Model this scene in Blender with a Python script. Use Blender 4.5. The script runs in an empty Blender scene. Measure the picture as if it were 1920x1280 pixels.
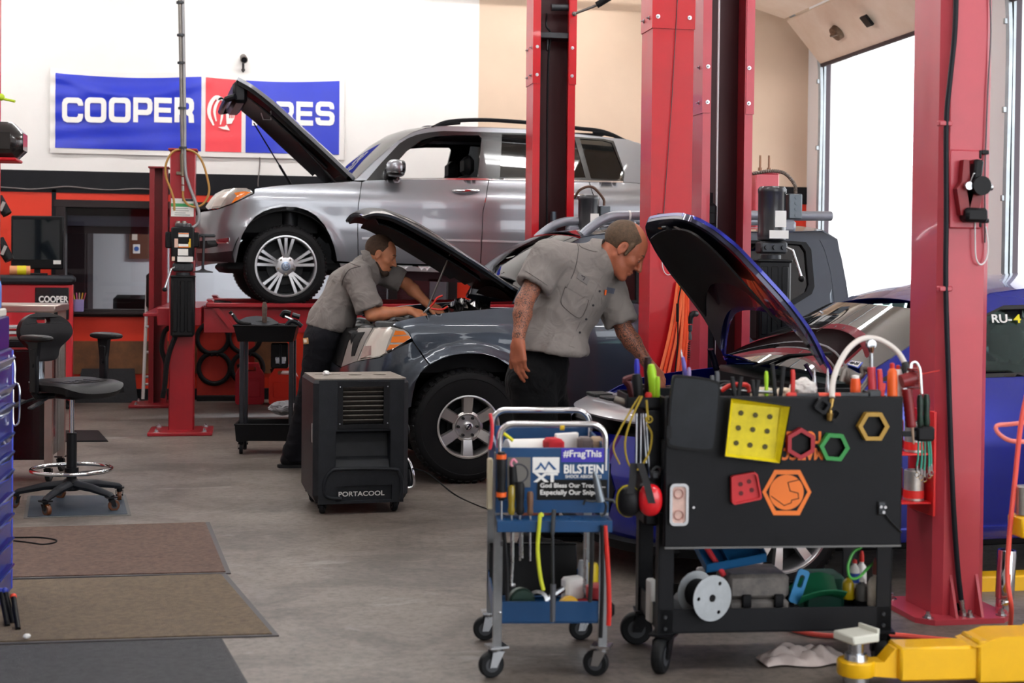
import bpy,bmesh,math,random
import numpy as np
from mathutils import Vector,Matrix,geometry
# ---------------------------------------------------------------- camera, sky, sun, exposure
SC=bpy.context.scene
COL=SC.collection
FPX=2650.0
YAW,PITCH,ROLL=math.radians(10.5),math.radians(1.0),math.radians(0.62)
CAMZ=1.47
SHIFT=(FPX*math.tan(PITCH)-140.0)/1920.0
_f0=Vector((math.sin(YAW),math.cos(YAW),0));_r0=Vector((math.cos(YAW),-math.sin(YAW),0));_u0=Vector((0,0,1))
FWD=(_f0*math.cos(PITCH)-_u0*math.sin(PITCH));_up=(_u0*math.cos(PITCH)+_f0*math.sin(PITCH))
RGT=_r0*math.cos(ROLL)+_up*math.sin(ROLL);UPV=_up*math.cos(ROLL)-_r0*math.sin(ROLL)
CAM=Vector((0,0,CAMZ))
cam_d=bpy.data.cameras.new('camera');cam=bpy.data.objects.new('camera',cam_d);COL.objects.link(cam)
cam_d.sensor_fit='HORIZONTAL';cam_d.sensor_width=36.0;cam_d.lens=FPX/1920.0*36.0
cam_d.shift_y=SHIFT;cam_d.clip_start=0.1;cam_d.clip_end=300
_m=Matrix.Identity(4)
for _i in range(3):
 _m[_i][0],_m[_i][1],_m[_i][2],_m[_i][3]=RGT[_i],UPV[_i],-FWD[_i],CAM[_i]
cam.matrix_world=_m
cam_d.dof.use_dof=True;cam_d.dof.focus_distance=8.9;cam_d.dof.aperture_fstop=3.2
SC.camera=cam
SC.view_settings.view_transform='Standard';SC.view_settings.look='None';SC.view_settings.gamma=1.0
SC.view_settings.use_curve_mapping=False
SC.view_settings.exposure=0.45
wd=bpy.data.worlds.new('overcast_sky');SC.world=wd;wd.use_nodes=True
_bg=wd.node_tree.nodes['Background'];_bg.inputs[0].default_value=(0.93,0.96,1.0,1);_bg.inputs[1].default_value=3.0
SC.cycles.max_bounces=8;SC.cycles.diffuse_bounces=4;SC.cycles.glossy_bounces=4;SC.cycles.transmission_bounces=6;SC.cycles.transparent_max_bounces=8
SC.cycles.use_denoising=True
SC.cycles.sample_clamp_indirect=8.0
# ---------------------------------------------------------------- sight lines of the camera (used to measure the place)
def ray(px,py):
 return(RGT*((px-960.0)/FPX)+UPV*((640.0-py)/FPX+SHIFT*1920.0/FPX)+FWD)
def onz(px,py,z=0.0):
 d=ray(px,py);return CAM+d*((z-CAMZ)/d.z)
def ony(px,py,y):
 d=ray(px,py);return CAM+d*(y/d.y)
def onx(px,py,x):
 d=ray(px,py);return CAM+d*(x/d.x)
def at(px,py,dep):
 return CAM+ray(px,py)*dep
def pix(p):
 v=Vector(p)-CAM;w=v.dot(FWD)
 return(960+FPX*v.dot(RGT)/w,640-FPX*(v.dot(UPV)/w)+SHIFT*1920.0)
 # ---------------------------------------------------------------- helpers
RND=random.Random(7)
def lin(c):
 return tuple((x/12.92 if x<=0.04045 else((x+0.055)/1.055)**2.4)for x in c)
def hexc(h):
 h=h.lstrip('#');return lin(tuple(int(h[i:i+2],16)/255 for i in(0,2,4)))
_M={}
def mat(name,col='#808080',rough=0.5,metal=0.0,coat=0.0,noise=0.0,nscale=8.0,bump=0.0,bscale=60.0,spec=0.5,alpha=1.0,trans=0.0,emit=0.0,sheen=0.0,ior=1.45,col2=None,rnoise=0.0):
 """a node material: base colour broken up by object-space noise, optional fine bump"""
 if name in _M:return _M[name]
 m=bpy.data.materials.new(name);m.use_nodes=True;_M[name]=m
 nt=m.node_tree;b=nt.nodes['Principled BSDF'];L=nt.links
 c=hexc(col)if isinstance(col,str)else col
 b.inputs['Base Color'].default_value=(*c,1);b.inputs['Roughness'].default_value=rough
 b.inputs['Metallic'].default_value=metal;b.inputs['Coat Weight'].default_value=coat
 b.inputs['Coat Roughness'].default_value=0.03
 if max(c)<0.03 and not metal and not coat:spec=min(spec,0.22)
 b.inputs['Specular IOR Level'].default_value=spec;b.inputs['IOR'].default_value=ior
 b.inputs['Transmission Weight'].default_value=trans;b.inputs['Alpha'].default_value=alpha
 b.inputs['Sheen Weight'].default_value=sheen
 if emit:b.inputs['Emission Color'].default_value=(*c,1);b.inputs['Emission Strength'].default_value=emit
 if noise or bump or col2 or rnoise:
  tc=nt.nodes.new('ShaderNodeTexCoord')
 if noise or col2 or rnoise:
  n=nt.nodes.new('ShaderNodeTexNoise');n.inputs['Scale'].default_value=nscale;n.inputs['Detail'].default_value=6;n.inputs['Roughness'].default_value=0.65
  L.new(tc.outputs['Object'],n.inputs['Vector'])
  if noise or col2:
   r=nt.nodes.new('ShaderNodeValToRGB');e=r.color_ramp.elements
   e[0].position,e[1].position=0.32,0.7
   c2=hexc(col2)if col2 else tuple(min(1,x*(1+noise))for x in c)
   c1=c if col2 else tuple(x*(1-noise)for x in c)
   e[0].color=(*c1,1);e[1].color=(*c2,1)
   L.new(n.outputs['Fac'],r.inputs[0]);L.new(r.outputs[0],b.inputs['Base Color'])
  if rnoise:
   q=nt.nodes.new('ShaderNodeMapRange');q.inputs['To Min'].default_value=max(0.02,rough-rnoise);q.inputs['To Max'].default_value=min(1,rough+rnoise)
   L.new(n.outputs['Fac'],q.inputs['Value']);L.new(q.outputs[0],b.inputs['Roughness'])
 if bump:
  n2=nt.nodes.new('ShaderNodeTexNoise');n2.inputs['Scale'].default_value=bscale;n2.inputs['Detail'].default_value=4
  L.new(tc.outputs['Object'],n2.inputs['Vector'])
  bp=nt.nodes.new('ShaderNodeBump');bp.inputs['Strength'].default_value=bump;bp.inputs['Distance'].default_value=0.01
  L.new(n2.outputs['Fac'],bp.inputs['Height']);L.new(bp.outputs[0],b.inputs['Normal'])
 return m
def V(*a):return Vector(a[0])if len(a)==1 else Vector(a)
def frame_z(d,up=None):
 """rotation whose z axis follows d"""
 z=Vector(d).normalized();u=Vector(up)if up is not None else(Vector((0,0,1))if abs(z.z)<0.95 else Vector((0,1,0)))
 x=u.cross(z)
 if x.length<1e-6:x=Vector((1,0,0)).cross(z)
 x.normalize();y=z.cross(x)
 return Matrix((x,y,z)).transposed()
class MB:
 """collects shapes into one mesh; M maps the builder's own space to the world"""
 def __init__(s,M=None):s.v,s.f,s.m,s.M,s.k=[],[],[],(M or Matrix.Identity(4)),0
 def add(s,vs,fs,k=None):
  o=len(s.v);s.v+=[s.M@Vector(p)for p in vs]
  s.f+=[tuple(i+o for i in f)for f in fs];s.m+=[s.k if k is None else k]*len(fs);return s
 def box(s,c,size,bev=0.0,R=None,k=None):
  hx,hy,hz=[x/2 for x in size];c=Vector(c);R=R or Matrix.Identity(3)
  bev=min(bev,0.49*min(size))
  if bev<=0:
   vs=[(x,y,z)for z in(-hz,hz)for y in(-hy,hy)for x in(-hx,hx)]
   fs=[(0,2,3,1),(4,5,7,6),(0,1,5,4),(2,6,7,3),(0,4,6,2),(1,3,7,5)]
  else:
   b=bev;vs=[];ix={}
   for sx in(-1,1):
    for sy in(-1,1):
     for sz in(-1,1):
      for ax in range(3):
       p=[sx*(hx-b),sy*(hy-b),sz*(hz-b)];p[ax]=(sx*hx,sy*hy,sz*hz)[ax]
       ix[(sx,sy,sz,ax)]=len(vs);vs.append(tuple(p))
   fs=[]
   for ax in range(3):
    o=[a for a in range(3)if a!=ax]
    for sg in(-1,1):
     q=[]
     for(a,b_)in((-1,-1),(1,-1),(1,1),(-1,1)):
      t=[0,0,0];t[ax]=sg;t[o[0]]=a;t[o[1]]=b_;q.append(ix[(*t,ax)])
     fs.append(tuple(q))
   for a0 in range(3):
    o=[a for a in range(3)if a!=a0]
    for s1 in(-1,1):
     for s2 in(-1,1):
      q=[]
      for(e,ax)in((-1,o[0]),(1,o[0]),(1,o[1]),(-1,o[1])):
       t=[0,0,0];t[a0]=e;t[o[0]]=s1;t[o[1]]=s2;q.append(ix[(*t,ax)])
      fs.append(tuple(q))
   for sx in(-1,1):
    for sy in(-1,1):
     for sz in(-1,1):fs.append(tuple(ix[(sx,sy,sz,a)]for a in range(3)))
  return s.add([c+R@Vector(p)for p in vs],fs,k)
 def bx(s,lo,hi,bev=0.0,k=None):
  return s.box([(a+b)/2 for a,b in zip(lo,hi)],[abs(b-a)for a,b in zip(lo,hi)],bev,None,k)
 def cyl(s,p0,p1,r0,r1=None,n=16,cap=True,k=None):
  return s.tube([p0,p1],[r0,r0 if r1 is None else r1],n,False,cap,k)
 def tube(s,pts,r,n=8,closed=False,cap=True,k=None,flat=None):
  pts=[Vector(p)for p in pts];N=len(pts);rr=r if isinstance(r,(list,tuple))else[r]*N
  T=[]
  for i in range(N):
   a=pts[(i-1)%N]if(closed or i>0)else pts[i];b=pts[(i+1)%N]if(closed or i<N-1)else pts[i]
   d=b-a;T.append(d.normalized()if d.length>1e-9 else Vector((0,0,1)))
  R=frame_z(T[0]);x=R.col[0].copy();vs=[]
  for i in range(N):
   x=(x-T[i]*x.dot(T[i]));x=x.normalized()if x.length>1e-6 else frame_z(T[i]).col[0].copy()
   y=T[i].cross(x)
   for j in range(n):
    a=2*math.pi*j/n
    vs.append(pts[i]+x*(math.cos(a)*rr[i])+y*(math.sin(a)*rr[i]*(flat or 1)))
  fs=[]
  for i in range(N if closed else N-1):
   for j in range(n):
    a,b=i*n+j,i*n+(j+1)%n;c,d=((i+1)%N)*n+(j+1)%n,((i+1)%N)*n+j
    fs.append((a,b,c,d))
  if cap and not closed:fs+=[tuple(range(n-1,-1,-1)),tuple(range((N-1)*n,N*n))]
  return s.add(vs,fs,k)
 def lathe(s,prof,o,axis,n=32,k=None,closed=False):
  """prof: (radius, height) pairs turned round axis through o"""
  R=frame_z(axis);o=Vector(o);vs=[];P=len(prof)
  for(r,h)in prof:
   for j in range(n):
    a=2*math.pi*j/n;vs.append(o+R@Vector((r*math.cos(a),r*math.sin(a),h)))
  fs=[]
  for i in range(P if closed else P-1):
   for j in range(n):
    i2=(i+1)%P;fs.append((i*n+j,i*n+(j+1)%n,i2*n+(j+1)%n,i2*n+j))
  if not closed:
   if prof[0][0]>1e-5:fs.append(tuple(range(n-1,-1,-1)))
   if prof[-1][0]>1e-5:fs.append(tuple(range((P-1)*n,P*n)))
  return s.add(vs,fs,k)
 def ell(s,c,r,nu=20,nv=12,R=None,k=None,e=1.0):
  r=(r,r,r)if isinstance(r,(int,float))else r;R=R or Matrix.Identity(3);c=Vector(c);vs=[]
  sp=lambda x:math.copysign(abs(x)**e,x)
  for i in range(nv+1):
   t=math.pi*i/nv
   for j in range(nu):
    a=2*math.pi*j/nu
    vs.append(c+R@Vector((r[0]*sp(math.sin(t))*sp(math.cos(a)),r[1]*sp(math.sin(t))*sp(math.sin(a)),r[2]*sp(math.cos(t)))))
  fs=[(i*nu+j,(i+1)*nu+j,(i+1)*nu+(j+1)%nu,i*nu+(j+1)%nu)for i in range(nv)for j in range(nu)]
  return s.add(vs,fs,k)
 def prism(s,poly,O,U,W,th,holes=(),k=None):
  """polygon (2-D) in the plane O + a*U + b*W, thickened by th along U x W, holes cut through"""
  O,U,W=Vector(O),Vector(U),Vector(W);N=U.cross(W).normalized()
  loops=[list(poly)]+[list(h)for h in holes]
  area=lambda L:sum(L[i][0]*L[(i+1)%len(L)][1]-L[(i+1)%len(L)][0]*L[i][1]for i in range(len(L)))
  if area(loops[0])<0:loops[0].reverse()
  for h in loops[1:]:
   if area(h)>0:h.reverse()
  flat=[p for l in loops for p in l];n=len(flat)
  tri=geometry.tessellate_polygon([[Vector((p[0],p[1],0))for p in l]for l in loops])
  vs=[O+U*p[0]+W*p[1]for p in flat];vs+=[v+N*th for v in vs]
  fs=[]
  for t in tri:
   a,b,c=[flat[i]for i in t]
   cr=(b[0]-a[0])*(c[1]-a[1])-(b[1]-a[1])*(c[0]-a[0])
   t=tuple(t)if cr>0 else tuple(reversed(t))
   fs.append(tuple(i+n for i in t));fs.append(tuple(reversed(t)))
  o=0
  for l in loops:
   m=len(l)
   for i in range(m):fs.append((o+i,o+(i+1)%m,o+(i+1)%m+n,o+i+n))
   o+=m
  return s.add(vs,fs,k)
 def grid(s,P,k=None,closed_v=False):
  """P: rows of points joined into a quad sheet"""
  r,c=len(P),len(P[0]);vs=[p for row in P for p in row]
  fs=[(i*c+j,i*c+(j+1)%c,(i+1)*c+(j+1)%c,(i+1)*c+j)for i in range(r-1)for j in range(c if closed_v else c-1)]
  return s.add(vs,fs,k)
 def slab(s,P,th,k=None):
  """sheet P thickened along its normals by th"""
  A=np.array([[tuple(p)for p in row]for row in P]);du=np.gradient(A,axis=0);dv=np.gradient(A,axis=1)
  N=np.cross(du,dv);N/=(np.linalg.norm(N,axis=2,keepdims=True)+1e-9);B=A+N*th
  r,c=A.shape[:2];vs=[tuple(p)for p in A.reshape(-1,3)]+[tuple(p)for p in B.reshape(-1,3)];o=r*c
  fs=[]
  for i in range(r-1):
   for j in range(c-1):
    q=(i*c+j,i*c+j+1,(i+1)*c+j+1,(i+1)*c+j)
    fs.append(tuple(reversed(q)));fs.append(tuple(x+o for x in q))
  rim=[(i,0)for i in range(r)]+[(r-1,j)for j in range(1,c)]+[(i,c-1)for i in range(r-2,-1,-1)]+[(0,j)for j in range(c-2,0,-1)]
  for a,b in zip(rim,rim[1:]+rim[:1]):
   x,y=a[0]*c+a[1],b[0]*c+b[1];fs.append((x,y,y+o,x+o))
  return s.add(vs,fs,k)
WM={}
def setp(o,label=None,cat=None,group=None,kind=None):
 if label:o['label']=label
 if cat:o['category']=cat
 if group:o['group']=group
 if kind:o['kind']=kind
 return o
def thing(name,label,cat,loc=(0,0,0),rz=0.0,group=None):
 o=bpy.data.objects.new(name,None);COL.objects.link(o);o.empty_display_size=0.1
 m=Matrix.Translation(Vector(loc))@Matrix.Rotation(rz,4,'Z');o.matrix_world=m;WM[o.name]=m
 return setp(o,label,cat,group)
def link_mesh(name,me,parent=None):
 o=bpy.data.objects.new(name,me);COL.objects.link(o)
 WM[o.name]=WM[parent.name].copy()if parent else Matrix.Identity(4)
 if parent:o.parent=parent
 return o
def obj(name,mb,mats,parent=None,label=None,cat=None,group=None,kind=None,sharp=38,smooth=True,base=None):
 """one mesh object from a builder (whose points are in world space); top-level meshes get their origin at base"""
 me=bpy.data.meshes.new(name)
 inv=WM[parent.name].inverted()if parent else Matrix.Translation(-Vector(base))if base is not None else None
 vs=[inv@p for p in mb.v]if inv else mb.v
 me.from_pydata([tuple(p)for p in vs],[],mb.f);me.update()
 bm=bmesh.new();bm.from_mesh(me);bmesh.ops.recalc_face_normals(bm,faces=bm.faces);bm.to_mesh(me);bm.free()
 for m in(mats if isinstance(mats,(list,tuple))else[mats]):me.materials.append(m)
 me.polygons.foreach_set('material_index',mb.m)
 if smooth:
  me.polygons.foreach_set('use_smooth',[True]*len(me.polygons));me.set_sharp_from_angle(angle=math.radians(sharp))
 o=link_mesh(name,me,parent)
 if base is not None and not parent:o.location=base;WM[o.name]=Matrix.Translation(Vector(base))
 return setp(o,label,cat,group,kind)
def copy_thing(o,M,label=None,group=None):
 """copy of a thing and its parts, placed with world matrix M"""
 def rec(a,par):
  c=a.copy();COL.objects.link(c);c.parent=par
  WM[c.name]=M if par is None else WM[par.name]
  for ch in list(a.children):rec(ch,c)
  return c
 c=rec(o,None);c.matrix_world=M
 if label:c['label']=label
 if group:c['group']=group
 return c
def text_mesh(body,size,bold=0.0,sx=1.0,depth=0.0015,space=1.0,res=4):
 """lettering as mesh data in its own xy plane, centred"""
 cu=bpy.data.curves.new('lettering','FONT');cu.body=body;cu.size=size;cu.offset=bold*size;cu.extrude=depth
 cu.align_x='CENTER';cu.align_y='CENTER';cu.resolution_u=res;cu.space_character=space
 o=bpy.data.objects.new('lettering',cu);COL.objects.link(o)
 me=bpy.data.meshes.new_from_object(o.evaluated_get(bpy.context.evaluated_depsgraph_get()))
 bpy.data.objects.remove(o);bpy.data.curves.remove(cu)
 for v in me.vertices:v.co.x*=sx
 return me
def text(name,body,size,O,U,W,m,parent,bold=0.0,sx=1.0,depth=0.0015,space=1.0,fit=None):
 """lettering centred at O, reading along U with letter tops toward W; fit = wanted (width, height)"""
 me=text_mesh(body,size,bold,sx,depth,space)
 U=Vector(U).normalized();W=Vector(W);W=(W-U*W.dot(U)).normalized();N=U.cross(W)
 X=Matrix((U,W,N)).transposed().to_4x4();X.translation=Vector(O)
 if fit:
  co=[v.co for v in me.vertices];x0,x1=min(c.x for c in co),max(c.x for c in co);y0,y1=min(c.y for c in co),max(c.y for c in co)
  for c in co:
   c.x=(c.x-(x0+x1)/2)*fit[0]/max(1e-6,x1-x0)
   if fit[1]:c.y=(c.y-(y0+y1)/2)*fit[1]/max(1e-6,y1-y0)
 me.transform((WM[parent.name].inverted()if parent else Matrix.Identity(4))@X)
 me.materials.append(m);return link_mesh(name,me,parent)
def bez(P,n=24):
 """smooth open curve through points (Catmull-Rom)"""
 P=[Vector(p)for p in P];Q=[P[0]*2-P[1]]+P+[P[-1]*2-P[-2]];out=[]
 seg=len(P)-1
 for i in range(seg):
  a,b,c,d=Q[i:i+4];m=max(2,int(n/seg))
  for j in range(m):
   t=j/m;out.append(0.5*((2*b)+(c-a)*t+(2*a-5*b+4*c-d)*t*t+(3*b-a-3*c+d)*t**3))
 return out+[P[-1]]
def rrect(w,h,r,n=5,cx=0,cy=0):
 out=[]
 for(sx,sy,a0)in((1,1,0),(-1,1,90),(-1,-1,180),(1,-1,270)):
  for i in range(n+1):
   a=math.radians(a0+90*i/n);out.append((cx+sx*(w/2-r)+r*math.cos(a),cy+sy*(h/2-r)+r*math.sin(a)))
 return out
def circ(r,n=24,cx=0,cy=0,a0=0.0):return[(cx+r*math.cos(a0+2*math.pi*i/n),cy+r*math.sin(a0+2*math.pi*i/n))for i in range(n)]
def T(x,y,z):return Matrix.Translation((x,y,z))
def RZ(a):return Matrix.Rotation(math.radians(a),4,'Z')
def RX(a):return Matrix.Rotation(math.radians(a),4,'X')
def RY(a):return Matrix.Rotation(math.radians(a),4,'Y')
X3,Y3,Z3=Vector((1,0,0)),Vector((0,1,0)),Vector((0,0,1))
# ---------------------------------------------------------------- the building
def floor_mat():
 m=mat('floor_concrete','#8a817a',0.42);nt=m.node_tree;b=nt.nodes['Principled BSDF'];L=nt.links
 tc=nt.nodes.new('ShaderNodeTexCoord')
 def noise(sc,det,st=(1,1,1),dist=0.0):
  mp=nt.nodes.new('ShaderNodeMapping');mp.inputs['Scale'].default_value=st;L.new(tc.outputs['Object'],mp.inputs['Vector'])
  n=nt.nodes.new('ShaderNodeTexNoise');n.inputs['Scale'].default_value=sc;n.inputs['Detail'].default_value=det;n.inputs['Roughness'].default_value=0.7;n.inputs['Distortion'].default_value=dist
  L.new(mp.outputs[0],n.inputs['Vector']);return n
 def ramp(src,stops):
  r=nt.nodes.new('ShaderNodeValToRGB');e=r.color_ramp.elements
  while len(e)<len(stops):e.new(0.5)
  for el,(p,c)in zip(e,stops):el.position=p;el.color=(*c,1)
  L.new(src.outputs['Fac'],r.inputs[0]);return r
 def mix(a,b_,mode,f):
  x=nt.nodes.new('ShaderNodeMix');x.data_type='RGBA';x.blend_type=mode
  if isinstance(f,float):x.inputs[0].default_value=f
  else:L.new(f,x.inputs[0])
  L.new(a,x.inputs[6]);L.new(b_,x.inputs[7]);return x.outputs[2]
 base=ramp(noise(0.55,8),[(0.3,hexc('#5f5751')),(0.5,hexc('#746b64')),(0.72,hexc('#857c75'))])
 fine=ramp(noise(26,6),[(0.34,(0.45,)*3),(0.56,(1.06,)*3)])
 c=mix(base.outputs[0],fine.outputs[0],'MULTIPLY',0.7)
 streak=ramp(noise(1.7,8,(0.8,1.1,1),0.8),[(0.40,(0.5,0.48,0.47)),(0.56,(1.05,1.05,1.05))])
 c=mix(c,streak.outputs[0],'MULTIPLY',0.75)
 white=ramp(noise(1.6,9,(0.6,1.4,1),0.4),[(0.6,(0,0,0)),(0.74,(0.6,)*3)])
 pale=nt.nodes.new('ShaderNodeRGB');pale.outputs[0].default_value=(*hexc('#b9b4b0'),1)
 c=mix(c,pale.outputs[0],'MIX',white.outputs[0])
 spots=ramp(noise(42,3),[(0.3,(0.25,)*3),(0.36,(1,1,1))])
 c=mix(c,spots.outputs[0],'MULTIPLY',0.6)
 L.new(c,b.inputs['Base Color'])
 rr=nt.nodes.new('ShaderNodeMapRange');rr.inputs['To Min'].default_value=0.3;rr.inputs['To Max'].default_value=0.62
 L.new(noise(1.3,6).outputs['Fac'],rr.inputs['Value']);L.new(rr.outputs[0],b.inputs['Roughness'])
 bp=nt.nodes.new('ShaderNodeBump');bp.inputs['Strength'].default_value=0.12;bp.inputs['Distance'].default_value=0.01
 L.new(noise(14,8).outputs['Fac'],bp.inputs['Height']);L.new(bp.outputs[0],b.inputs['Normal'])
 return m
def glass(name,tint=(0.9,0.95,0.95),refl=0.12,rough=0.0):
 """thin pane: clear or tinted see-through with a mirror sheen"""
 if name in _M:return _M[name]
 m=bpy.data.materials.new(name);m.use_nodes=True;_M[name]=m;nt=m.node_tree;nt.nodes.clear();L=nt.links
 o=nt.nodes.new('ShaderNodeOutputMaterial');t=nt.nodes.new('ShaderNodeBsdfTransparent');g=nt.nodes.new('ShaderNodeBsdfGlossy')
 t.inputs[0].default_value=(*tint,1);g.inputs['Roughness'].default_value=rough
 lw=nt.nodes.new('ShaderNodeFresnel');lw.inputs[0].default_value=1.5
 ad=nt.nodes.new('ShaderNodeMath');ad.operation='ADD';ad.inputs[1].default_value=refl;L.new(lw.outputs[0],ad.inputs[0])
 mx=nt.nodes.new('ShaderNodeMixShader');L.new(ad.outputs[0],mx.inputs[0]);L.new(t.outputs[0],mx.inputs[1]);L.new(g.outputs[0],mx.inputs[2]);L.new(mx.outputs[0],o.inputs[0])
 return m
YW,XR,XL,ZC=15.62,6.38,-8.0,5.0
S='structure'
WHITE=mat('wall_white_paint','#efebe7',0.75,noise=0.03,nscale=1.5)
BEIGE=mat('wall_beige_paint','#d2b9a2',0.75,noise=0.04,nscale=1.2)
BLACKP=mat('wall_black_paint','#141419',0.5,noise=0.2,nscale=3)
ORANGE=mat('wall_orange_paint','#d63216',0.5,noise=0.06,nscale=2)
obj('floor',MB().bx((XL-0.3,-7,-0.3),(XR+0.32,YW+0.3,0)),floor_mat(),kind=S)
obj('ground_outside',MB().bx((XR+0.34,-30,-0.3),(70,45,-0.02)),mat('outside_concrete','#cfcac2',0.8,noise=0.06,nscale=0.5),kind=S)
obj('ceiling',MB().bx((XL-0.3,-4.3,ZC),(XR+0.3,YW+0.3,ZC+0.2)),mat('ceiling_white','#eeebe6',0.8),kind=S)
obj('wall_light_block',MB().bx((XL-0.3,-4.3,0),(1.5,-4.0,ZC)),WHITE,kind=S)  # unseen partial wall added behind the camera to cut frontal light
obj('wall_left',MB().bx((XL-0.3,-4.3,0),(XL,YW+0.3,ZC)),WHITE,kind=S)
# back wall: white upper part, beige stretch, black band, orange lower part round the office window
WX0,WX1,WZ0,WZ1=-1.98,2.22,0.95,2.07
w=MB();t=0.16
w.k=0;w.bx((XL,YW,2.435),(2.49,YW+t,ZC))
w.k=1;w.bx((2.49,YW,2.435),(XR,YW+t,ZC))
w.k=2;w.bx((XL,YW-0.012,2.235),(XR,YW+t,2.435))
w.k=3;w.bx((XL,YW,0),(WX0,YW+t,2.235));w.bx((WX1,YW,0),(XR,YW+t,2.235))
w.bx((WX0,YW,WZ1),(WX1,YW+t,2.235));w.bx((WX0,YW,0),(WX1,YW+t,WZ0))
obj('wall_back',w,[WHITE,BEIGE,BLACKP,ORANGE],kind=S)
DARKTRIM=mat('dark_bronze_trim','#2a2324',0.45)
w=MB()
for a,b in(((WX0-0.07,WZ1-0.02),(WX1+0.07,WZ1+0.06)),((WX0-0.07,WZ0-0.06),(WX1+0.07,WZ0+0.02))):w.bx((a[0],YW-0.03,a[1]),(b[0],YW+t,b[1]),0.006)
for x in(WX0,WX1,1.55):w.bx((x-0.05,YW-0.028,WZ0-0.04),(x+0.05,YW+t-0.01,WZ1+0.04),0.006)
wn=obj('window_1',w,DARKTRIM,kind=S)
obj('pane',MB().bx((WX0+0.05,YW+0.06,WZ0+0.02),(WX1-0.05,YW+0.068,WZ1-0.02)),glass('office_glass',(0.75,0.77,0.79),-0.02),wn)
obj('sill',MB().bx((WX0-0.1,YW-0.09,WZ0-0.035),(WX1+0.1,YW+0.02,WZ0-0.005),0.005),DARKTRIM,wn)
w=MB()
for x in(-2.05,):w.bx((x-0.022,YW-0.01,0.62),(x+0.022,YW+0.02,2.235))
w.bx((XL,YW-0.01,2.205),(2.3,YW+0.02,2.236))
obj('trim_1',w,BLACKP,kind=S)
obj('trim_2',MB().bx((-2.1,YW-0.02,0.28),(0.4,YW+0.01,0.63)),mat('scorched_plywood','#7d5230',0.7,col2='#3f2a1c',nscale=3.5),kind=S)
obj('baseboard_back',MB().bx((XL,YW-0.035,0),(XR,YW+0.01,0.12),0.004),mat('black_rubber_skirting','#17181b',0.6),kind=S)
# office behind the glass
OW=mat('office_wall','#b9bcc0',0.8);OD=mat('office_dark','#241a1d',0.7)
for n_,a,b in(('wall_office_back',(-2.4,18.2,0),(3.0,18.3,2.7)),('ceiling_office',(-2.4,YW+t,2.6),(3.0,18.3,2.7)),('wall_office_right',(2.9,YW+t,0),(3.0,18.2,2.6)),('wall_office_left',(-2.5,YW+t,0),(-2.4,18.3,2.7)),('floor_office',(-2.4,YW+t,-0.05),(3.0,18.3,0.01))):obj(n_,MB().bx(a,b),OW,kind=S)
w=MB();w.bx((-2.0,YW+0.2,1.78),(2.2,YW+0.24,2.2));obj('trim_3',w,mat('maroon_valance','#33191d',0.7),kind=S)
obj('trim_4',MB().bx((-1.95,YW+0.17,1.86),(0.6,YW+0.2,1.97)),mat('pale_valance_strip','#5d5666',0.6),kind=S)
tube=thing('ceiling_light','fluorescent strip light on the ceiling of the office behind the window','light',(0.2,17.0,2.6))
obj('diffuser',MB().bx((-0.4,16.9,2.53),(0.9,17.1,2.58),0.01),mat('office_tube','#ffffff',emit=90),tube)
obj('housing',MB().bx((-0.45,16.88,2.56),(0.95,17.12,2.6),0.01),mat('white_enamel','#e8e8e6',0.4),tube)
# right wall with two roller openings, raised sectional doors, tracks
D1A,D1B,D2A,D2B,DH=15.13,11.75,11.1,7.4,3.95
w=MB();X1=XR+0.3
for a,b in((D1A,YW),(D2A,D1B),(2.0,D2B)):w.bx((XR,a,0),(X1,b,ZC))
for a,b in((D1B,D1A),(D2B,D2A)):w.bx((XR,a,DH),(X1,b,ZC))
obj('wall_right',w,mat('wall_right_white','#f6f5f7',0.75),kind=S)
GALV=mat('galvanised_steel','#9aa0a4',0.4,0.85,noise=0.12,nscale=6)
DOORP=mat('door_cream_paint','#dcc8b2',0.65,col2='#efe3d4',nscale=1.3)
BLK=mat('black_plastic','#0f0f11',0.45,bump=0.05)
def raised_door(n,ya,yb):
 P=[]
 A0=(XR-0.04,3.80);R=0.62
 secs=[((XR-0.05,3.80),(XR-0.47,4.28)),((XR-0.49,4.30),(XR-1.05,4.46)),((XR-1.07,4.46),(XR-1.65,4.47)),((XR-1.67,4.47),(XR-2.25,4.48))]
 d=obj('door_%d'%n,door_panel(secs[0],ya,yb),DOORP,kind=S)
 for s_ in secs[1:]:obj('door_panel',door_panel(s_,ya,yb),DOORP,d)
 obj('weather_strip',MB().box((XR-0.05,(ya+yb)/2,3.785),(0.05,ya-yb-0.06,0.05),0.012),mat('rubber_strip','#453a3c',0.8),d)
 tr=MB()
 for y in(ya-0.02,yb+0.02):
  tr.tube(bez([(XR-0.06,y,0.02),(XR-0.06,y,2.0),(XR-0.06,y,3.7),(XR-0.2,y,4.1),(XR-0.55,y,4.4),(XR-1.2,y,4.5),(XR-4.3,y,4.53)],36),0.032,6)
  tr.bx((XR-0.03,y-0.03,0),(XR-0.006,y+0.05,3.9))
  for k in range(5):tr.box((XR-0.06,y,0.6+k*0.75),(0.09,0.03,0.05),0.004)
 obj('track',tr,GALV,d)
 h=MB();h.cyl((XR-0.24,ya-0.95,4.02),(XR-0.30,ya-0.95,3.97),0.09,0.08,18);h.box((XR-0.3,ya-0.95,3.97),(0.04,0.16,0.03),0.005)
 obj('handle',h,mat('worn_steel','#6b5a4c',0.5,0.7,noise=0.4,nscale=20),d)
 obj('lock_plate',MB().box((XR-0.3,ya-1.75,3.98),(0.13,0.14,0.03),0.006,Matrix.Rotation(math.radians(48),3,'Y')),BLK,d)
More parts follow.
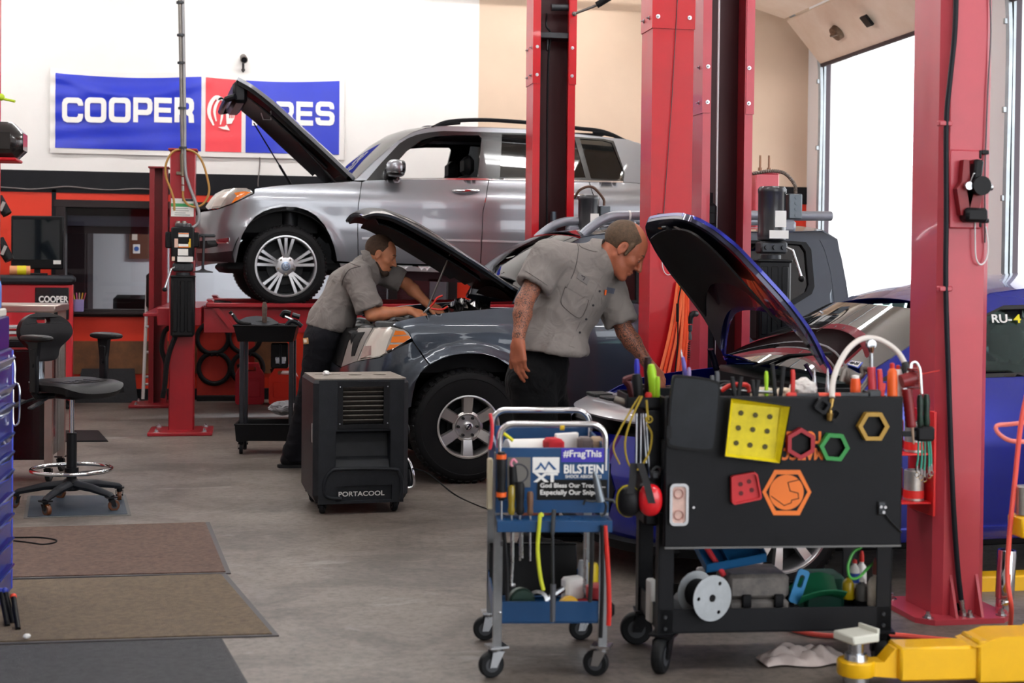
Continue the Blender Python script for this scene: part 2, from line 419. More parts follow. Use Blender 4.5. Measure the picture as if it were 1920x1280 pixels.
def door_panel(seg,ya,yb):
 a,b=Vector((seg[0][0],0,seg[0][1])),Vector((seg[1][0],0,seg[1][1]));L_=(b-a).length
 Rm=Matrix(((b-a).normalized(),Vector((0,1,0)),(b-a).normalized().cross(Vector((0,1,0))))).transposed()
 c=(a+b)/2;c.y=(ya+yb)/2;m=MB();m.box(c,(L_-0.01,ya-yb-0.06,0.045),0.01,Rm)
 n=5
 for i in range(n):
  y=yb+0.12+(ya-yb-0.24)*(i+0.5)/n;q=c.copy();q.y=y
  m.box(q-Rm@Vector((0,0,0.024)),(L_*0.62,(ya-yb)/n-0.1,0.012),0.005,Rm)
 return m
raised_door(1,D1A,D1B);raised_door(2,D2A,D2B)
w=MB()
for y in(D1A,D2A):w.bx((XR-0.02,y-0.03,0),(XR+0.06,y+0.015,DH),0.004)
obj('trim_5',w,mat('dark_door_stop','#4a4048',0.6),kind=S)
# strip lights hung under the ceiling
TUBE=mat('light_tube','#ffffff',emit=42);ENAM=mat('white_enamel','#e8e8e6',0.4)
for i,(x,y)in enumerate(((-3.2,7.0),(-3.2,10.5),(-3.2,14.0),(0.4,3.5),(0.4,7.0),(0.4,10.5),(0.4,14.0),(4.0,3.5),(4.0,7.0),(4.0,10.5),(3.6,14.0))):
 t_=thing('strip_light','long twin tube strip light under the ceiling over the lift bays','light',(x,y,4.72),group='ceiling strip lights')
 obj('housing',MB().bx((x-1.2,y-0.09,4.74),(x+1.2,y+0.09,4.82),0.02).cyl((x-0.9,y,4.82),(x-0.9,y,ZC),0.008,None,6).cyl((x+0.9,y,4.82),(x+0.9,y,ZC),0.008,None,6),ENAM,t_)
 for dy in(-0.05,0.05):obj('tube',MB().cyl((x-1.17,y+dy,4.715),(x+1.17,y+dy,4.715),0.018,None,10),TUBE,t_)
 # banner
def wp(px,py,off=0.0):p=ony(px,py,YW);return Vector((p.x,YW-off,p.z))
bn=thing('banner','long blue and red tyre shop banner pinned high on the white wall','banner',(0,YW-0.03,2.6))
BX0,BX1,BZ0,BZ1=-2.09,1.0,2.62,3.53
def bfold(x,z):
 u,v=(x-BX0)/(BX1-BX0),(z-BZ0)/(BZ1-BZ0)
 d=0.012*math.sin(9*v+14*u*(1-v)+2)*(1-u)*v+0.006*math.sin(30*v-8*u)*math.exp(-3*u)+0.005*math.sin(26*u+3*v)+0.014*math.exp(-((v-0.93+0.22*math.sin(math.pi*min(1,u/0.55)))/0.06)**2)*(u<0.55)
 return YW-0.034-d
def bz(x,z):
 u,v=(x-BX0)/(BX1-BX0),(z-BZ0)/(BZ1-BZ0);s_=0.035*abs(math.sin(math.pi*u*2.0))*(0.5+v*0.5)
 return z-s_*v+0.02*(u-0.5)*v
def bpatch(x0,x1,z0,z1,nx,nz,off):
 P=[]
 for j in range(nz+1):
  z=z0+(z1-z0)*j/nz;P.append([Vector((x0+(x1-x0)*i/nx,bfold(x0+(x1-x0)*i/nx,z)-off,bz(x0+(x1-x0)*i/nx,z)))for i in range(nx+1)])
 return P
obj('cloth',MB().slab(bpatch(BX0,BX1,BZ0,BZ1,120,30,0),0.004),mat('banner_white_vinyl','#e9e4e0',0.5),bn)
BLUE=mat('banner_blue_vinyl','#1c2fb4',0.35,noise=0.06,nscale=3);RED=mat('banner_red_vinyl','#e8404a',0.4)
m_=0.055;xa,xb=-0.525,-0.495;xc,xd=-0.085,-0.055
obj('blue_field',MB().slab(bpatch(BX0+m_,-0.53,BZ0+m_,BZ1-m_,60,24,0.006),0.002),BLUE,bn)
obj('red_field',MB().slab(bpatch(-0.485,-0.105,BZ0+m_,BZ1-m_,20,24,0.006),0.002),RED,bn)
obj('blue_field',MB().slab(bpatch(-0.06,BX1-m_,BZ0+m_,BZ1-m_,44,24,0.006),0.002),BLUE,bn)
# block lettering drawn as strokes so that it has the wide rounded look of the photograph
def glyph(ch):
 """outline + holes in a 1 x 1 cell"""
 t=0.24;ty=0.22
 O=rrect(1,1,0.24,5,0.5,0.5);I=rrect(1-2*t,1-2*ty,0.07,4,0.5,0.5)
 if ch=='O':return[(O,[I])]
 if ch=='C':
  return[([(1,.68),(1,.78),(.93,.93),(.78,1),(.22,1),(.07,.93),(0,.78),(0,.22),(.07,.07),(.22,0),(.78,0),(.93,.07),(1,.22),(1,.36),(.76,.36),(.76,.28),(.7,.22),(.3,.22),(.24,.28),(.24,.72),(.3,.78),(.7,.78),(.76,.72),(.76,.68)],[])]
 if ch=='P':return[([(0,0),(.25,0),(.25,.3),(.76,.3),(.92,.36),(1,.5),(1,.8),(.93,.94),(.78,1),(0,1)],[[(.25,.51),(.69,.51),(.75,.57),(.75,.73),(.69,.79),(.25,.79)]])]
 if ch=='E':return[([(0,0),(1,0),(1,.22),(.25,.22),(.25,.4),(.94,.4),(.94,.6),(.25,.6),(.25,.78),(.98,.78),(.98,1),(0,1)],[])]
 if ch=='R':return[([(0,0),(.25,0),(.25,.31),(.62,.31),(.71,.26),(.73,0),(1,0),(.98,.3),(.9,.41),(.99,.55),(.99,.8),(.92,.94),(.78,1),(0,1)],[[(.25,.52),(.68,.52),(.74,.58),(.74,.73),(.68,.79),(.25,.79)]])]
 if ch=='T':return[([(.37,0),(.63,0),(.63,.78),(1,.78),(1,1),(0,1),(0,.78),(.37,.78)],[])]
 if ch=='I':return[([(.1,0),(.9,0),(.9,1),(.1,1)],[])]
 if ch=='S':return[([(0,.32),(0,.2),(.07,.06),(.22,0),(.78,0),(.93,.06),(1,.2),(1,.42),(.92,.54),(.78,.6),(.3,.61),(.25,.65),(.25,.74),(.3,.79),(.7,.79),(.75,.74),(.75,.69),(.98,.69),(.98,.8),(.92,.94),(.78,1),(.22,1),(.08,.94),(.01,.8),(.01,.58),(.08,.46),(.22,.4),(.7,.39),(.75,.35),(.75,.26),(.7,.21),(.3,.21),(.25,.26),(.25,.32)],[])]
 return[]
LETW=mat('banner_letter_white','#f2eeea',0.5)
def word(wd_,px0,px1,pt,pb,pw):
 x=px0
 n=len(wd_)
 for ch,(a,b)in zip(wd_,pw):
  mb=MB()
  for poly,holes in glyph(ch):
   A,B=wp(a,pb),wp(b,pt);W_,H_=B.x-A.x,B.z-A.z
   yy=min(bfold(A.x+W_*u,A.z+H_*v)for u in(0,.5,1)for v in(0,.5,1))
   mb.prism([(p[0]*W_,p[1]*H_)for p in poly],(A.x,yy-0.0095,A.z),X3,Z3,0.001,[[(p[0]*W_,p[1]*H_)for p in h]for h in holes])
  obj('letter',mb,LETW,bn)
word('COOPER',0,0,184.5,230,[(117.5,157),(160,200.5),(205,246),(250.5,286.5),(289.5,323),(327.5,364.5)])
word('TIRES',0,0,192,235.5,[(459,496),(501,513),(518,551),(555,587),(591,627)])
# helmet emblem on the red field
def emb(px,py):q=wp(390+(px-1250)/3.2,py/3.2);return(q.x,q.z)
em=MB()
def estroke(P,w_):
 P=[Vector((*emb(*p),0))for p in P];P=bez(P,18);L_,R_=[],[]
 for i,p in enumerate(P):
  d=(P[min(i+1,len(P)-1)]-P[max(i-1,0)]).normalized();n_=Vector((-d.y,d.x,0));ww=w_*(0.35+0.65*math.sin(math.pi*(i+0.6)/(len(P)+0.2)))
  L_.append(p+n_*ww);R_.append(p-n_*ww)
 em.prism([(p.x,p.y)for p in L_+R_[::-1]],(0,YW-0.059,0),X3,Z3,0.001)
estroke([(1345,600),(1300,585),(1265,630),(1258,690),(1285,755)],0.021)
estroke([(1335,585),(1305,620),(1290,670),(1300,730)],0.015)
estroke([(1355,590),(1395,630),(1405,665),(1360,672)],0.019)
estroke([(1300,600),(1340,600),(1385,640)],0.015)
estroke([(1320,660),(1335,690),(1325,750)],0.013)
em.prism([emb(*p)for p in((1358,680),(1412,672),(1408,715),(1392,745),(1362,748))],(0,YW-0.059,0),X3,Z3,0.001,[[emb(*p)for p in((1378+d,692),(1384+d,692),(1383+d,712),(1377+d,712))]for d in(0,10,20)])
em.prism([emb(*p)for p in((1310,765),(1350,762),(1362,750),(1382,785),(1340,778))],(0,YW-0.059,0),X3,Z3,0.001)
obj('emblem',em,LETW,bn)
# small camera on the white wall above the banner
p=wp(456,130);c_=thing('security_camera','small grey bullet camera on the white wall over the banner','camera',(p.x,YW,p.z))
m_=MB();m_.cyl((p.x,YW-0.03,p.z+0.0),(p.x,YW-0.03,p.z-0.02),0.02);m_.tube([(p.x,YW,p.z-0.02),(p.x,YW-0.06,p.z-0.02),(p.x,YW-0.07,p.z+0.06)],0.013,8)
obj('bracket',m_,mat('dark_grey_metal','#3c3a3a',0.5,0.4),c_)
obj('camera_body',MB().cyl((p.x,YW-0.01,p.z+0.13),(p.x+0.01,YW-0.17,p.z+0.08),0.036,0.04,16),mat('camera_grey','#6d655f',0.5),c_)
obj('lens',MB().cyl((p.x+0.0101,YW-0.171,p.z+0.0795),(p.x+0.011,YW-0.178,p.z+0.077),0.03,None,16),mat('lens_black','#08080a',0.15),c_)
# thin loose cable along the foot of the black band
P=[wp(x,y,0.03)for x,y in((0,351),(30,353),(60,355),(100,352),(130,350),(180,355),(215,356),(260,354),(300,357))]
setp(obj('wall_cable',MB().tube(bez(P,40),0.008,6),mat('grey_cable','#6b6462',0.6)),'thin grey cable drooping along the foot of the black wall band','cable')
P=[wp(x,y,0.03)for x,y in((487,295),(487,310),(484,340),(484,350))]
setp(obj('wall_cable',MB().tube(bez(P,16),0.006,6),mat('grey_cable','#6b6462',0.6)),'short thin wire hanging below the red field of the banner','cable')
# ---------------------------------------------------------------- two-post lifts, four-post lift, power units
LRED=mat('lift_red_paint','#b5101c',0.34,coat=0.1,spec=.35,noise=0.1,nscale=2.5,rnoise=0.12)
LRED_LIT=mat('lift_red_lit','#b83f4c',0.38,coat=0.2,noise=0.09,nscale=2.0,rnoise=0.1)  # lift red made pinkish in the colour, standing in for bright light
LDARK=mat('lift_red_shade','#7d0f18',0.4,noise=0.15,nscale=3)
STEEL=mat('bright_steel','#b9bcc0',0.28,1.0,rnoise=0.1)
CHROME=mat('chrome','#dcdde0',0.08,1.0)
GUN=mat('dark_cast_metal','#3a3c3f',0.45,0.6,noise=0.2,nscale=10)
RUB=mat('black_rubber','#0e0e10',0.6,bump=0.05)
BLKP=mat('black_paint','#131316',0.42,noise=0.12,nscale=5)
GREYP=mat('dark_grey_plastic','#26282d',0.45,bump=0.04)
STICK=mat('white_sticker','#e9e7e2',0.5)
BRASS=mat('brass','#a98a4e',0.3,0.9)
YELL=mat('yellow_paint','#f6bd0c',0.35,coat=0.3,noise=0.06,nscale=4)
def bolt(mb,p,d,r=0.012,h=0.012):
 p,d=Vector(p),Vector(d).normalized();mb.cyl(p,p+d*h,r,None,6);mb.cyl(p-d*0.001,p+d*0.004,r*1.5,None,12);mb.cyl(p+d*h,p+d*(h+0.012),r*0.55,None,8)
def channel(x0,x1,y0,y1,z0,z1,face,lip=0.06,t=0.012,cham=0.0):
 """folded C-section; face = -1: mouth toward -Y, +1: mouth toward +Y"""
 m=MB();ym,yb=(y0,y1)if face<0 else(y1,y0);s_=1 if face<0 else-1
 out=[(x0+lip,ym),(x0,ym),(x0,yb-s_*cham),(x0+cham,yb),(x1-cham,yb),(x1,yb-s_*cham),(x1,ym),(x1-lip,ym)]
 inn=[(x1-lip,ym+s_*t),(x1-t,ym+s_*t),(x1-t,yb-s_*(cham+t)),(x1-cham-t,yb-s_*t),(x0+cham+t,yb-s_*t),(x0+t,yb-s_*(cham+t)),(x0+t,ym+s_*t),(x0+lip,ym+s_*t)]
 m.prism(out+inn,(0,0,z0),X3,Y3,z1-z0)
 return m
def lift_column(label,x0,x1,y0,y1,h,face,m,ext,lip=0.06,cham=0.0,plate=0.1):
 cx=(x0+x1)/2;cy=(y0+y1)/2
 r=thing('lift_column',label,'lift',(cx,cy,0))
 obj('post',channel(x0,x1,y0,y1,0.02,h,face,lip,0.012,cham),m,r)
 e=0.006;sl=channel(x0-e,x1+e,y0-e,y1+e,ext,h+0.05,face,lip,0.016,cham);sv=obj('extension_sleeve',sl,m,r)
 b=MB();yf=y0-e if face<0 else y0-e
 for z in(ext+0.07,ext+0.3):
  for x in((x0+0.03,x1-0.03)):bolt(b,(x,yf,z),(0,-1,0),0.009,0.008)
  for y in(y0+0.06,y1-0.06):bolt(b,(x0-e,y,z),(-1,0,0),0.009,0.008)
 obj('bolt',b,STEEL,sv)
 px_,py_=plate,plate*0.8
 bp=MB();oc=[(x0-px_+.06,y0-py_),(x1+px_-.06,y0-py_),(x1+px_,y0-py_+.06),(x1+px_,y1+py_),(x0-px_,y1+py_),(x0-px_,y0-py_+.06)]
 bp.prism(oc,(0,0,0.0),X3,Y3,0.022);obj('base_plate',bp,m,r)
 g=MB()
 for x in(x0+(x1-x0)*0.3,x0+(x1-x0)*0.8):g.prism([(0,0),(0,0.17),(-py_*0.75,0)],(x-0.006,y0,0.022),Y3,Z3,0.012)
 obj('gusset',g,m,r)
 for x,y in((x0-px_*.5,y0-py_*.45),(cx+0.02,y0-py_*.5),(x1+px_*.5,y0-py_*.45),(x0-px_*.5,y1+py_*.4),(x1+px_*.5,y1+py_*.4)):
  a=MB();bolt(a,(x,y,0.022),(0,0,1),0.015,0.016);obj('anchor_bolt',a,STEEL,r)
 return r
HOSEB=mat('black_hose','#1d2027',0.4)
# --- column nearest the camera
X0,X1_,Y0,Y1=2.845,3.078,5.50,5.77
c1=lift_column('pale red lift column with a black hose down its face, beside the black tool cart',X0,X1_,Y0,Y1,3.9,1,LRED_LIT,2.9,cham=0.035)
fy=Y0
def f1(px,py,off=0.0):q=ony(px,py,fy);return Vector((q.x,fy-off,q.z))
P=[f1(x,y,0.02)for x,y in((1789,-40),(1786,60),(1777,150),(1770,232),(1770,400),(1769,540),(1774,700),(1779,850),(1784,960),(1791,1060),(1798,1125))]
obj('hydraulic_hose',MB().tube(bez(P,40),0.011,10),HOSEB,c1)
q=f1(1799,1140,0.025);obj('hose_fitting',MB().cyl(f1(1797.5,1122,0.021),q,0.013,0.011,10).cyl(q,q+Vector((0.005,0,-0.05)),0.016,None,6),STEEL,c1)
m_=MB()
for y in(232,541):q=f1(1768,y,0.014);m_.box(q,(0.06,0.03,0.022),0.004)
obj('hose_clip',m_,LRED_LIT,c1)
q=f1(1794,1147,0.0);obj('access_hole',MB().box(q+Vector((0,-0.001,0)),(0.035,0.006,0.075),0.001),mat('hole_black','#050506',0.9),c1)
P=[f1(x,y,0.012)for x,y in((1852,-40),(1855,60),(1850,160),(1845,290),(1844,340),(1844,420),(1844,455))]
cb=obj('release_cable',MB().tube(bez(P,30),0.0035,6),mat('cable_grey','#5f5b60',0.5),c1)
P=[f1(x,y,0.02)for x,y in((1844,425),(1848,460),(1845,485),(1835,496),(1826,485),(1824,455),(1824,400),(1826,360))]
obj('cable_loop',MB().tube(bez(P,30),0.0035,6),mat('cable_white','#e2dfe2',0.4),c1)
m_=MB()
for y in(286,414):q=f1(1843,y,0.012);m_.box(q,(0.035,0.02,0.018),0.003);m_.box(q+Vector((-0.02,0,-0.01)),(0.012,0.016,0.035),0.003)
obj('cable_clip',m_,BLKP,c1)
lk=obj('safety_latch',MB().box(f1(1808,355,0.008),(0.15,0.016,0.33),0.006),LRED_LIT,c1)
m_=MB()
for cx_,s_ in((1799,1),(1817,-1)):
 q=f1(cx_,355,0.02)
 m_.prism([(-0.012,0.12),(0.012,0.12),(0.018,0.03),(0.035,-0.02),(0.012,-0.11),(-0.02,-0.11),(-0.04,0.0),(-0.018,0.03)],q+Vector((0,0.0,0)),X3,Z3,0.035)
obj('latch_arm',m_,LDARK,lk)
q=f1(1822,350,0.03);m_=MB();m_.box(q+Vector((-0.01,-0.02,0.05)),(0.04,0.05,0.12),0.008,Matrix.Rotation(0.12,3,'Y'));m_.cyl(q+Vector((0,0.01,0)),q+Vector((0,-0.06,0)),0.04,None,20);q2=f1(1815,404,0.03)
m_.box(q2+Vector((0,-0.02,0)),(0.1,0.07,0.06),0.012);obj('solenoid',m_,BLKP,lk)
m_=MB();q=f1(1800,350,0.03);m_.cyl(q,q+Vector((0,-0.05,0)),0.017,None,12);q=f1(1840,352,0.02);m_.cyl(q+Vector((-0.03,-0.03,0)),q+Vector((0.02,-0.03,0)),0.014,None,12);m_.tube([f1(1803,345,0.07),f1(1810,327,0.07),f1(1822,327,0.07),f1(1828,342,0.07)],0.003,6);obj('pivot_pin',m_,STEEL,lk)
# adapter rack on the side of that column
rk=MB();xa=X0-0.005
for z in(0.49,0.695):rk.bx((xa-0.17,5.515,z),(xa,5.70,z+0.008),0.002)
rk.bx((xa-0.012,5.50,0.44),(xa,5.72,0.88),0.002);rk.bx((xa-0.17,5.515,0.465),(xa-0.162,5.70,0.53),0.002)
obj('adapter_rack',rk,mat('bracket_red','#d11d1f',0.4),c1)
ADSIL=mat('adapter_silver','#c2c0bd',0.35,0.8,noise=0.15,nscale=14);ADRED=mat('adapter_red_band','#cf2a26',0.45)
def adapter(lab,x,y,z,r=0.042,h=0.13,grp=None,band=True):
 a=thing('lift_adapter',lab,'adapter',(x,y,z),group=grp)
 obj('tube',MB().lathe([(r*.8,0),(r,0.002),(r,h*.98),(r*.95,h),(r*.7,h),(r*.7,h*.6)],(x,y,z),(0,0,1),24),ADSIL,a)
 if band:obj('band',MB().lathe([(r*1.0,0.012),(r*1.04,0.012),(r*1.04,0.045),(r*1.0,0.045)],(x,y,z),(0,0,1),24),ADRED,a)
 return a
adapter('silver lift adapter with a red band, lower shelf of the column rack, nearer the camera',xa-0.062,5.575,0.498)
adapter('silver lift adapter with a red band, lower rack shelf, half hidden behind its neighbour',xa-0.12,5.655,0.498)
adapter('silver lift adapter with a red band, upper shelf of the column rack, nearer the camera',xa-0.062,5.575,0.703)
adapter('silver lift adapter with a red band, upper rack shelf, half hidden behind its neighbour',xa-0.12,5.655,0.703)
q=onz(1882,1155,0.0)
a=thing('lift_adapter','tall polished steel tube standing on the base plate of the pale red column','adapter',(q.x,q.y,0.022))
z0=0.022;obj('tube',MB().lathe([(0.034,0),(0.036,0.003),(0.036,0.05),(0.034,0.053),(0.037,0.056),(0.039,0.058),(0.039,0.26),(0.037,0.263),(0.03,0.263),(0.03,0.2)],(q.x,q.y,z0),(0.04,0,1),28),CHROME,a)
# --- column of the pick-up's lift, nearer side, closed back to the camera
mx0,mx1,my0=2.395,2.655,8.32
c2=lift_column('bright red lift column with orange air hoses hung on it, behind the raised blue bonnet',mx0,mx1,my0,my0+0.24,4.0,1,LRED,2.93,plate=0.12)
def f2(px,py,off=0.0):q=ony(px,py,my0);return Vector((q.x,my0-off,q.z))
obj('release_cable',MB().tube([f2(1271,-30,.01),f2(1258,200,.012),f2(1243,405,.012)],0.0025,6),mat('cable_dark','#43383a',0.5),c2)
m_=MB();m_.box(f2(1246,404,0.02),(0.1,0.04,0.022),0.004);m_.cyl(f2(1257,402,0.05),f2(1257,410,0.05),0.015);obj('hook_bracket',m_,GUN,c2)
obj('cable_loop',MB().tube(bez([f2(1238,480,.03),f2(1241,505,.03),f2(1249,515,.03),f2(1258,510,.03),f2(1262,495,.03)],20),0.003,6),mat('cable_white','#e2dfe2',0.4),c2)
ORH=mat('orange_hose','#f4562c',0.4);ORH2=mat('orange_hose_light','#ff7a4c',0.35)
hh=thing('air_hose','bundle of orange air hose hung from the bright red lift column','hose',tuple(f2(1262,700,.03)))
for i,(a,b,c_)in enumerate(((1272,1248,1229),(1276,1254,1237),(1280,1262,1245),(1284,1278,1268),(1280,1272,1263),(1287,1283,1277))):
 P=[f2(a-4,530,.03+.006*i),f2((a+b)/2,580,.045),f2(b,640,.05),f2(c_,720,.05),f2(c_-3,780,.05)]
 obj('hose_strand',MB().tube(bez(P,24),0.0105,8),ORH if i%2 else ORH2,hh)
P=[f2(1271,535,.07),f2(1264,570,.08),f2(1263,640,.085),f2(1258,700,.085),f2(1256,740,.085)]
tl=thing('test_lead','thin black cable with a yellow clip hanging from the raised blue bonnet','cable',tuple(P[-1]))
obj('lead',MB().tube(bez(P,24),0.0045,8).cyl(f2(1263,568,.082),f2(1262.5,602,.085),0.009,None,10),RUB,tl)
obj('clip',MB().cyl(f2(1274,528,.07),f2(1269,538,.07),0.011,0.008,10),mat('clip_yellow','#e8d020',0.4),tl)
fx,fy2=1305,my0
fit=thing('air_fitting','black swivel air fitting with a coiled spring on the edge of the bright red column','fitting',tuple(f2(1290,660,.02)))
obj('elbow',MB().tube(bez([f2(1305,588,.0),f2(1296,588,.04),f2(1290,594,.045),f2(1289,606,.045)],14),0.019,10),BLK,fit)
obj('coupler',MB().lathe([(0.011,0),(0.015,0.0),(0.015,0.03),(0.011,0.035),(0.011,0.05),(0.017,0.055),(0.017,0.09)],f2(1288,636,.045),(0.02,0,1),12),GUN,fit)
sp=[f2(1286,640,.045)+Vector((0.014*math.cos(i*.8),0.014*math.sin(i*.8),-0.0017*i))for i in range(64)]
obj('spring',MB().tube(sp,0.003,5),BLKP,fit)
# --- far column of the blue car's lift, mouth toward the camera
hx0,hx1,hy0=2.875,3.215,8.80
c3=lift_column('pink-red open lift column with twin steel cables, next to the grey motor unit',hx0,hx1,hy0,hy0+0.28,4.0,-1,LRED_LIT,2.48,lip=0.055,plate=0.1)
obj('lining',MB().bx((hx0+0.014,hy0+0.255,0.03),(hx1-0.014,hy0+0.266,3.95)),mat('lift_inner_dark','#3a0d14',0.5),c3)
for px_ in(1361,1381):a=at(px_,200,8.95);obj('lift_cable',MB().cyl((a.x,hy0+0.13,0.3),(a.x,hy0+0.13,3.95),0.0075,None,8),mat('cable_bright','#e6e4e6',.45,.3),c3)
m_=MB();a=at(1362,430,8.9);m_.bx((a.x-0.07,hy0+0.06,0.7),(a.x+0.06,hy0+0.2,1.9),0.02);m_.cyl((a.x,hy0+0.12,1.9),(a.x,hy0+0.12,1.97),0.045,None,16);m_.box((a.x+0.005,hy0+0.05,1.8),(0.07,0.03,0.08),0.01)
obj('carriage',m_,BLKP,c3)
# --- far column of the pick-up's lift
tx0,tx1,ty0=2.275,2.63,11.42
c4=lift_column('deep red open lift column standing between the silver off-roader and the pick-up',tx0,tx1,ty0,ty0+0.28,4.2,-1,LRED,2.98,lip=0.06,plate=0.1)
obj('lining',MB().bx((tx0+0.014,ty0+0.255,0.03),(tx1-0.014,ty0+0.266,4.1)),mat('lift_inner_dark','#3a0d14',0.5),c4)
def f4(px,py,off=0.0):q=ony(px,py,ty0);return Vector((q.x,ty0-off,q.z))
obj('hydraulic_hose',MB().tube(bez([f4(1032,20,-.15),f4(1029,45,-.1),f4(1037,60,-.1),f4(1033,110,-.1),f4(1031,200,-.1),f4(1030,420,-.1)],24),0.009,8),BLKP,c4)
obj('piston_tube',MB().cyl(f4(1043,396,-.1),f4(1043,560,-.1),0.028,None,18),mat('piston_steel','#6a7884',0.3,0.8),c4)
m_=MB();m_.bx((tx0+0.02,ty0+0.03,3.36),(tx1-0.02,ty0+0.2,3.41),0.006);m_.cyl(f4(1036,12,-.05),f4(1072,12,-.05),0.03,None,12);m_.box(f4(1033,79,-.12),(0.03,0.03,0.11),0.004)
obj('top_pulley',m_,GUN,c4)
# hanging shut-off bar beside it
a,b,c_=f4(1074,28,.05),f4(1112,15,.12),f4(1160,-14,.2)
sb=thing('shutoff_bar','dark padded overhead shut-off bar at the top of the deep red column','bar',tuple(a))
obj('rod',MB().cyl(a,b,0.011,None,10).ell(a,0.02,10,8),mat('bar_rod','#6f6a66',0.4,0.6),sb);obj('pad',MB().cyl(b,c_,0.027,0.03,12),RUB,sb)
def power_unit(label,o,s=1.0,rz=0.0,tank=(0.215,0.17,0.5),motor_r=0.085,lev=1):
 """electric motor over a valve block over a ribbed oil tank; o = top centre of the tank's back edge"""
 M_=T(*o)@RZ(rz)@Matrix.Scale(s,4);r=thing('power_unit',label,'motor',o)
 tw,td,th=tank
 m=MB(M_);m.box((0,-td/2,-th/2),(tw,td,th),0.018)
 for x in(-tw*.3,0,tw*.3):m.box((x,-td-0.002,-th/2),(tw*.2,0.012,th*.84),0.006)
 m.box((0,-td/2,-0.006),(tw*1.05,td*1.05,0.022),0.008);obj('tank',m,BLK,r)
 m=MB(M_);m.cyl((0,-0.085,0),(0,-0.085,0.03),0.06,None,20);m.box((0,-0.09,0.075),(0.17,0.13,0.075),0.012)
 for x in(-0.05,0.0,0.055):m.cyl((x,-0.155,0.075),(x,-0.175,0.075),0.014,None,10)
 m.lathe([(0.05,0.11),(0.085,0.125),(0.085,0.14),(0.06,0.145)],M_.inverted()@M_@Vector((0,-0.09,0)),(0,0,1),20);obj('valve_block',m,GUN,r)
 m=MB(M_);m.lathe([(motor_r,0.14),(motor_r*1.02,0.15),(motor_r*1.02,0.17),(motor_r,0.175),(motor_r,0.41),(motor_r*1.03,0.415),(motor_r*1.03,0.435),(motor_r*.9,0.45),(0.0,0.452)],(0,-0.09,0),(0,0,1),28)
 obj('motor',m,mat('motor_black','#26262a',0.3,coat=0.3),r)
 m=MB(M_);m.prism([(-0.035,0.2),(0.035,0.2),(0.035,0.3),(-0.035,0.3)],(0.03,-0.09-motor_r*1.0-0.003,0),X3,Z3,-0.003);m.box((0.02,-0.09-motor_r-0.004,0.155),(0.12,0.004,0.05));obj('data_plate',m,STICK,r)
 m=MB(M_);x=lev*(motor_r*.9);m.tube([(x,-0.16,0.075),(x+lev*.03,-0.18,0.06),(x+lev*.08,-0.2,-0.1)],0.009,8);L_=obj('lever',m,STEEL,r)
 obj('knob',MB(M_).ell((x+lev*.083,-0.2,-0.115),0.02,14,10),BLK,L_)
 return r,M_
 # unit on the far column of the blue car's lift
q=at(1438,487,8.82);pu,M_=power_unit('grey-black lift motor unit with lever, on the pink-red column before the pick-up cab',(q.x,q.y,q.z),1.0,-4)
jb=MB(M_);jb.box((0.135,-0.09,0.33),(0.085,0.1,0.155),0.006)
for z in(0.275,0.315,0.35,0.385):jb.cyl((0.14,-0.14,z),(0.14,-0.144,z),0.012,None,14)
obj('junction_box',jb,mat('junction_grey','#5b6268',0.4,0.4),pu)
cp=bez([M_@Vector(p)for p in((0.15,-0.09,0.41),(0.14,-0.09,0.47),(0.08,-0.08,0.535),(0.0,-0.05,0.55),(-0.1,0.0,0.535))],60)
obj('conduit',MB().tube(cp,[0.013 if i%2 else 0.010 for i in range(len(cp))],8),mat('flex_conduit','#6d6259',0.4,0.6),pu)
# unit on the far column of the pick-up's lift
q=at(1098,470,11.4);pu,M_=power_unit('small black lift motor with a looped cable behind the pick-up roof',(q.x,q.y,q.z),0.98,0)
jb=MB(M_);jb.box((0.13,-0.09,0.3),(0.085,0.1,0.13),0.006);obj('junction_box',jb,mat('junction_grey','#5b6268',0.4,0.4),pu)
obj('conduit',MB().tube(bez([M_@Vector(p)for p in((0.13,-0.09,0.37),(0.12,-0.09,0.43),(0.03,-0.08,0.52),(-0.06,-0.05,0.5),(-0.1,0,0.43))],30),0.011,8),mat('brown_cable','#54392c',0.5),pu)
# --- four-post lift under the silver off-roader
LRED_DIM=mat('lift_red_dimmed','#930d1b',0.36,coat=0.15,noise=0.1,nscale=2.5)  # lift red darkened in the colour for the dimmer light on this side
FP=[]
def four_post(label,x,y,w_,d_,h,face_mat,open_x=0):
 r=thing('lift_post',label,'lift',(x,y,0))
 if open_x:obj('post',channel(x-w_/2,x+w_/2,y-d_/2,y+d_/2,0.02,h,-1,0.05),face_mat,r)
 else:obj('post',MB().bx((x-w_/2,y-d_/2,0.02),(x+w_/2,y+d_/2,h),0.01),face_mat,r)
 obj('cap_plate',MB().bx((x-w_/2-0.015,y-d_/2-0.015,h),(x+w_/2+0.015,y+d_/2+0.015,h+0.018),0.004),face_mat,r)
 obj('base_plate',MB().bx((x-0.27,y-0.3,0),(x+0.27,y+0.2,0.03),0.006),face_mat,r)
 for dx in(-0.2,0.2):
  for dy in(-0.24,0.14):a=MB();bolt(a,(x+dx,y+dy,0.03),(0,0,1),0.016,0.018);obj('anchor_bolt',a,STEEL,r)
 return r
lx,ly=-0.578,12.60
p1=four_post('red lift post with black pump unit and stickers, in front of the silver off-roader nose',lx,ly,0.215,0.2,2.44,LRED_DIM)
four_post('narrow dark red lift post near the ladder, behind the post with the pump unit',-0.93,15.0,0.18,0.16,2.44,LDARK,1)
p3=four_post('red lift post topped by two threaded rods, near the tall roller door',4.92,13.15,0.24,0.24,2.4,LRED_LIT)
m_=MB()
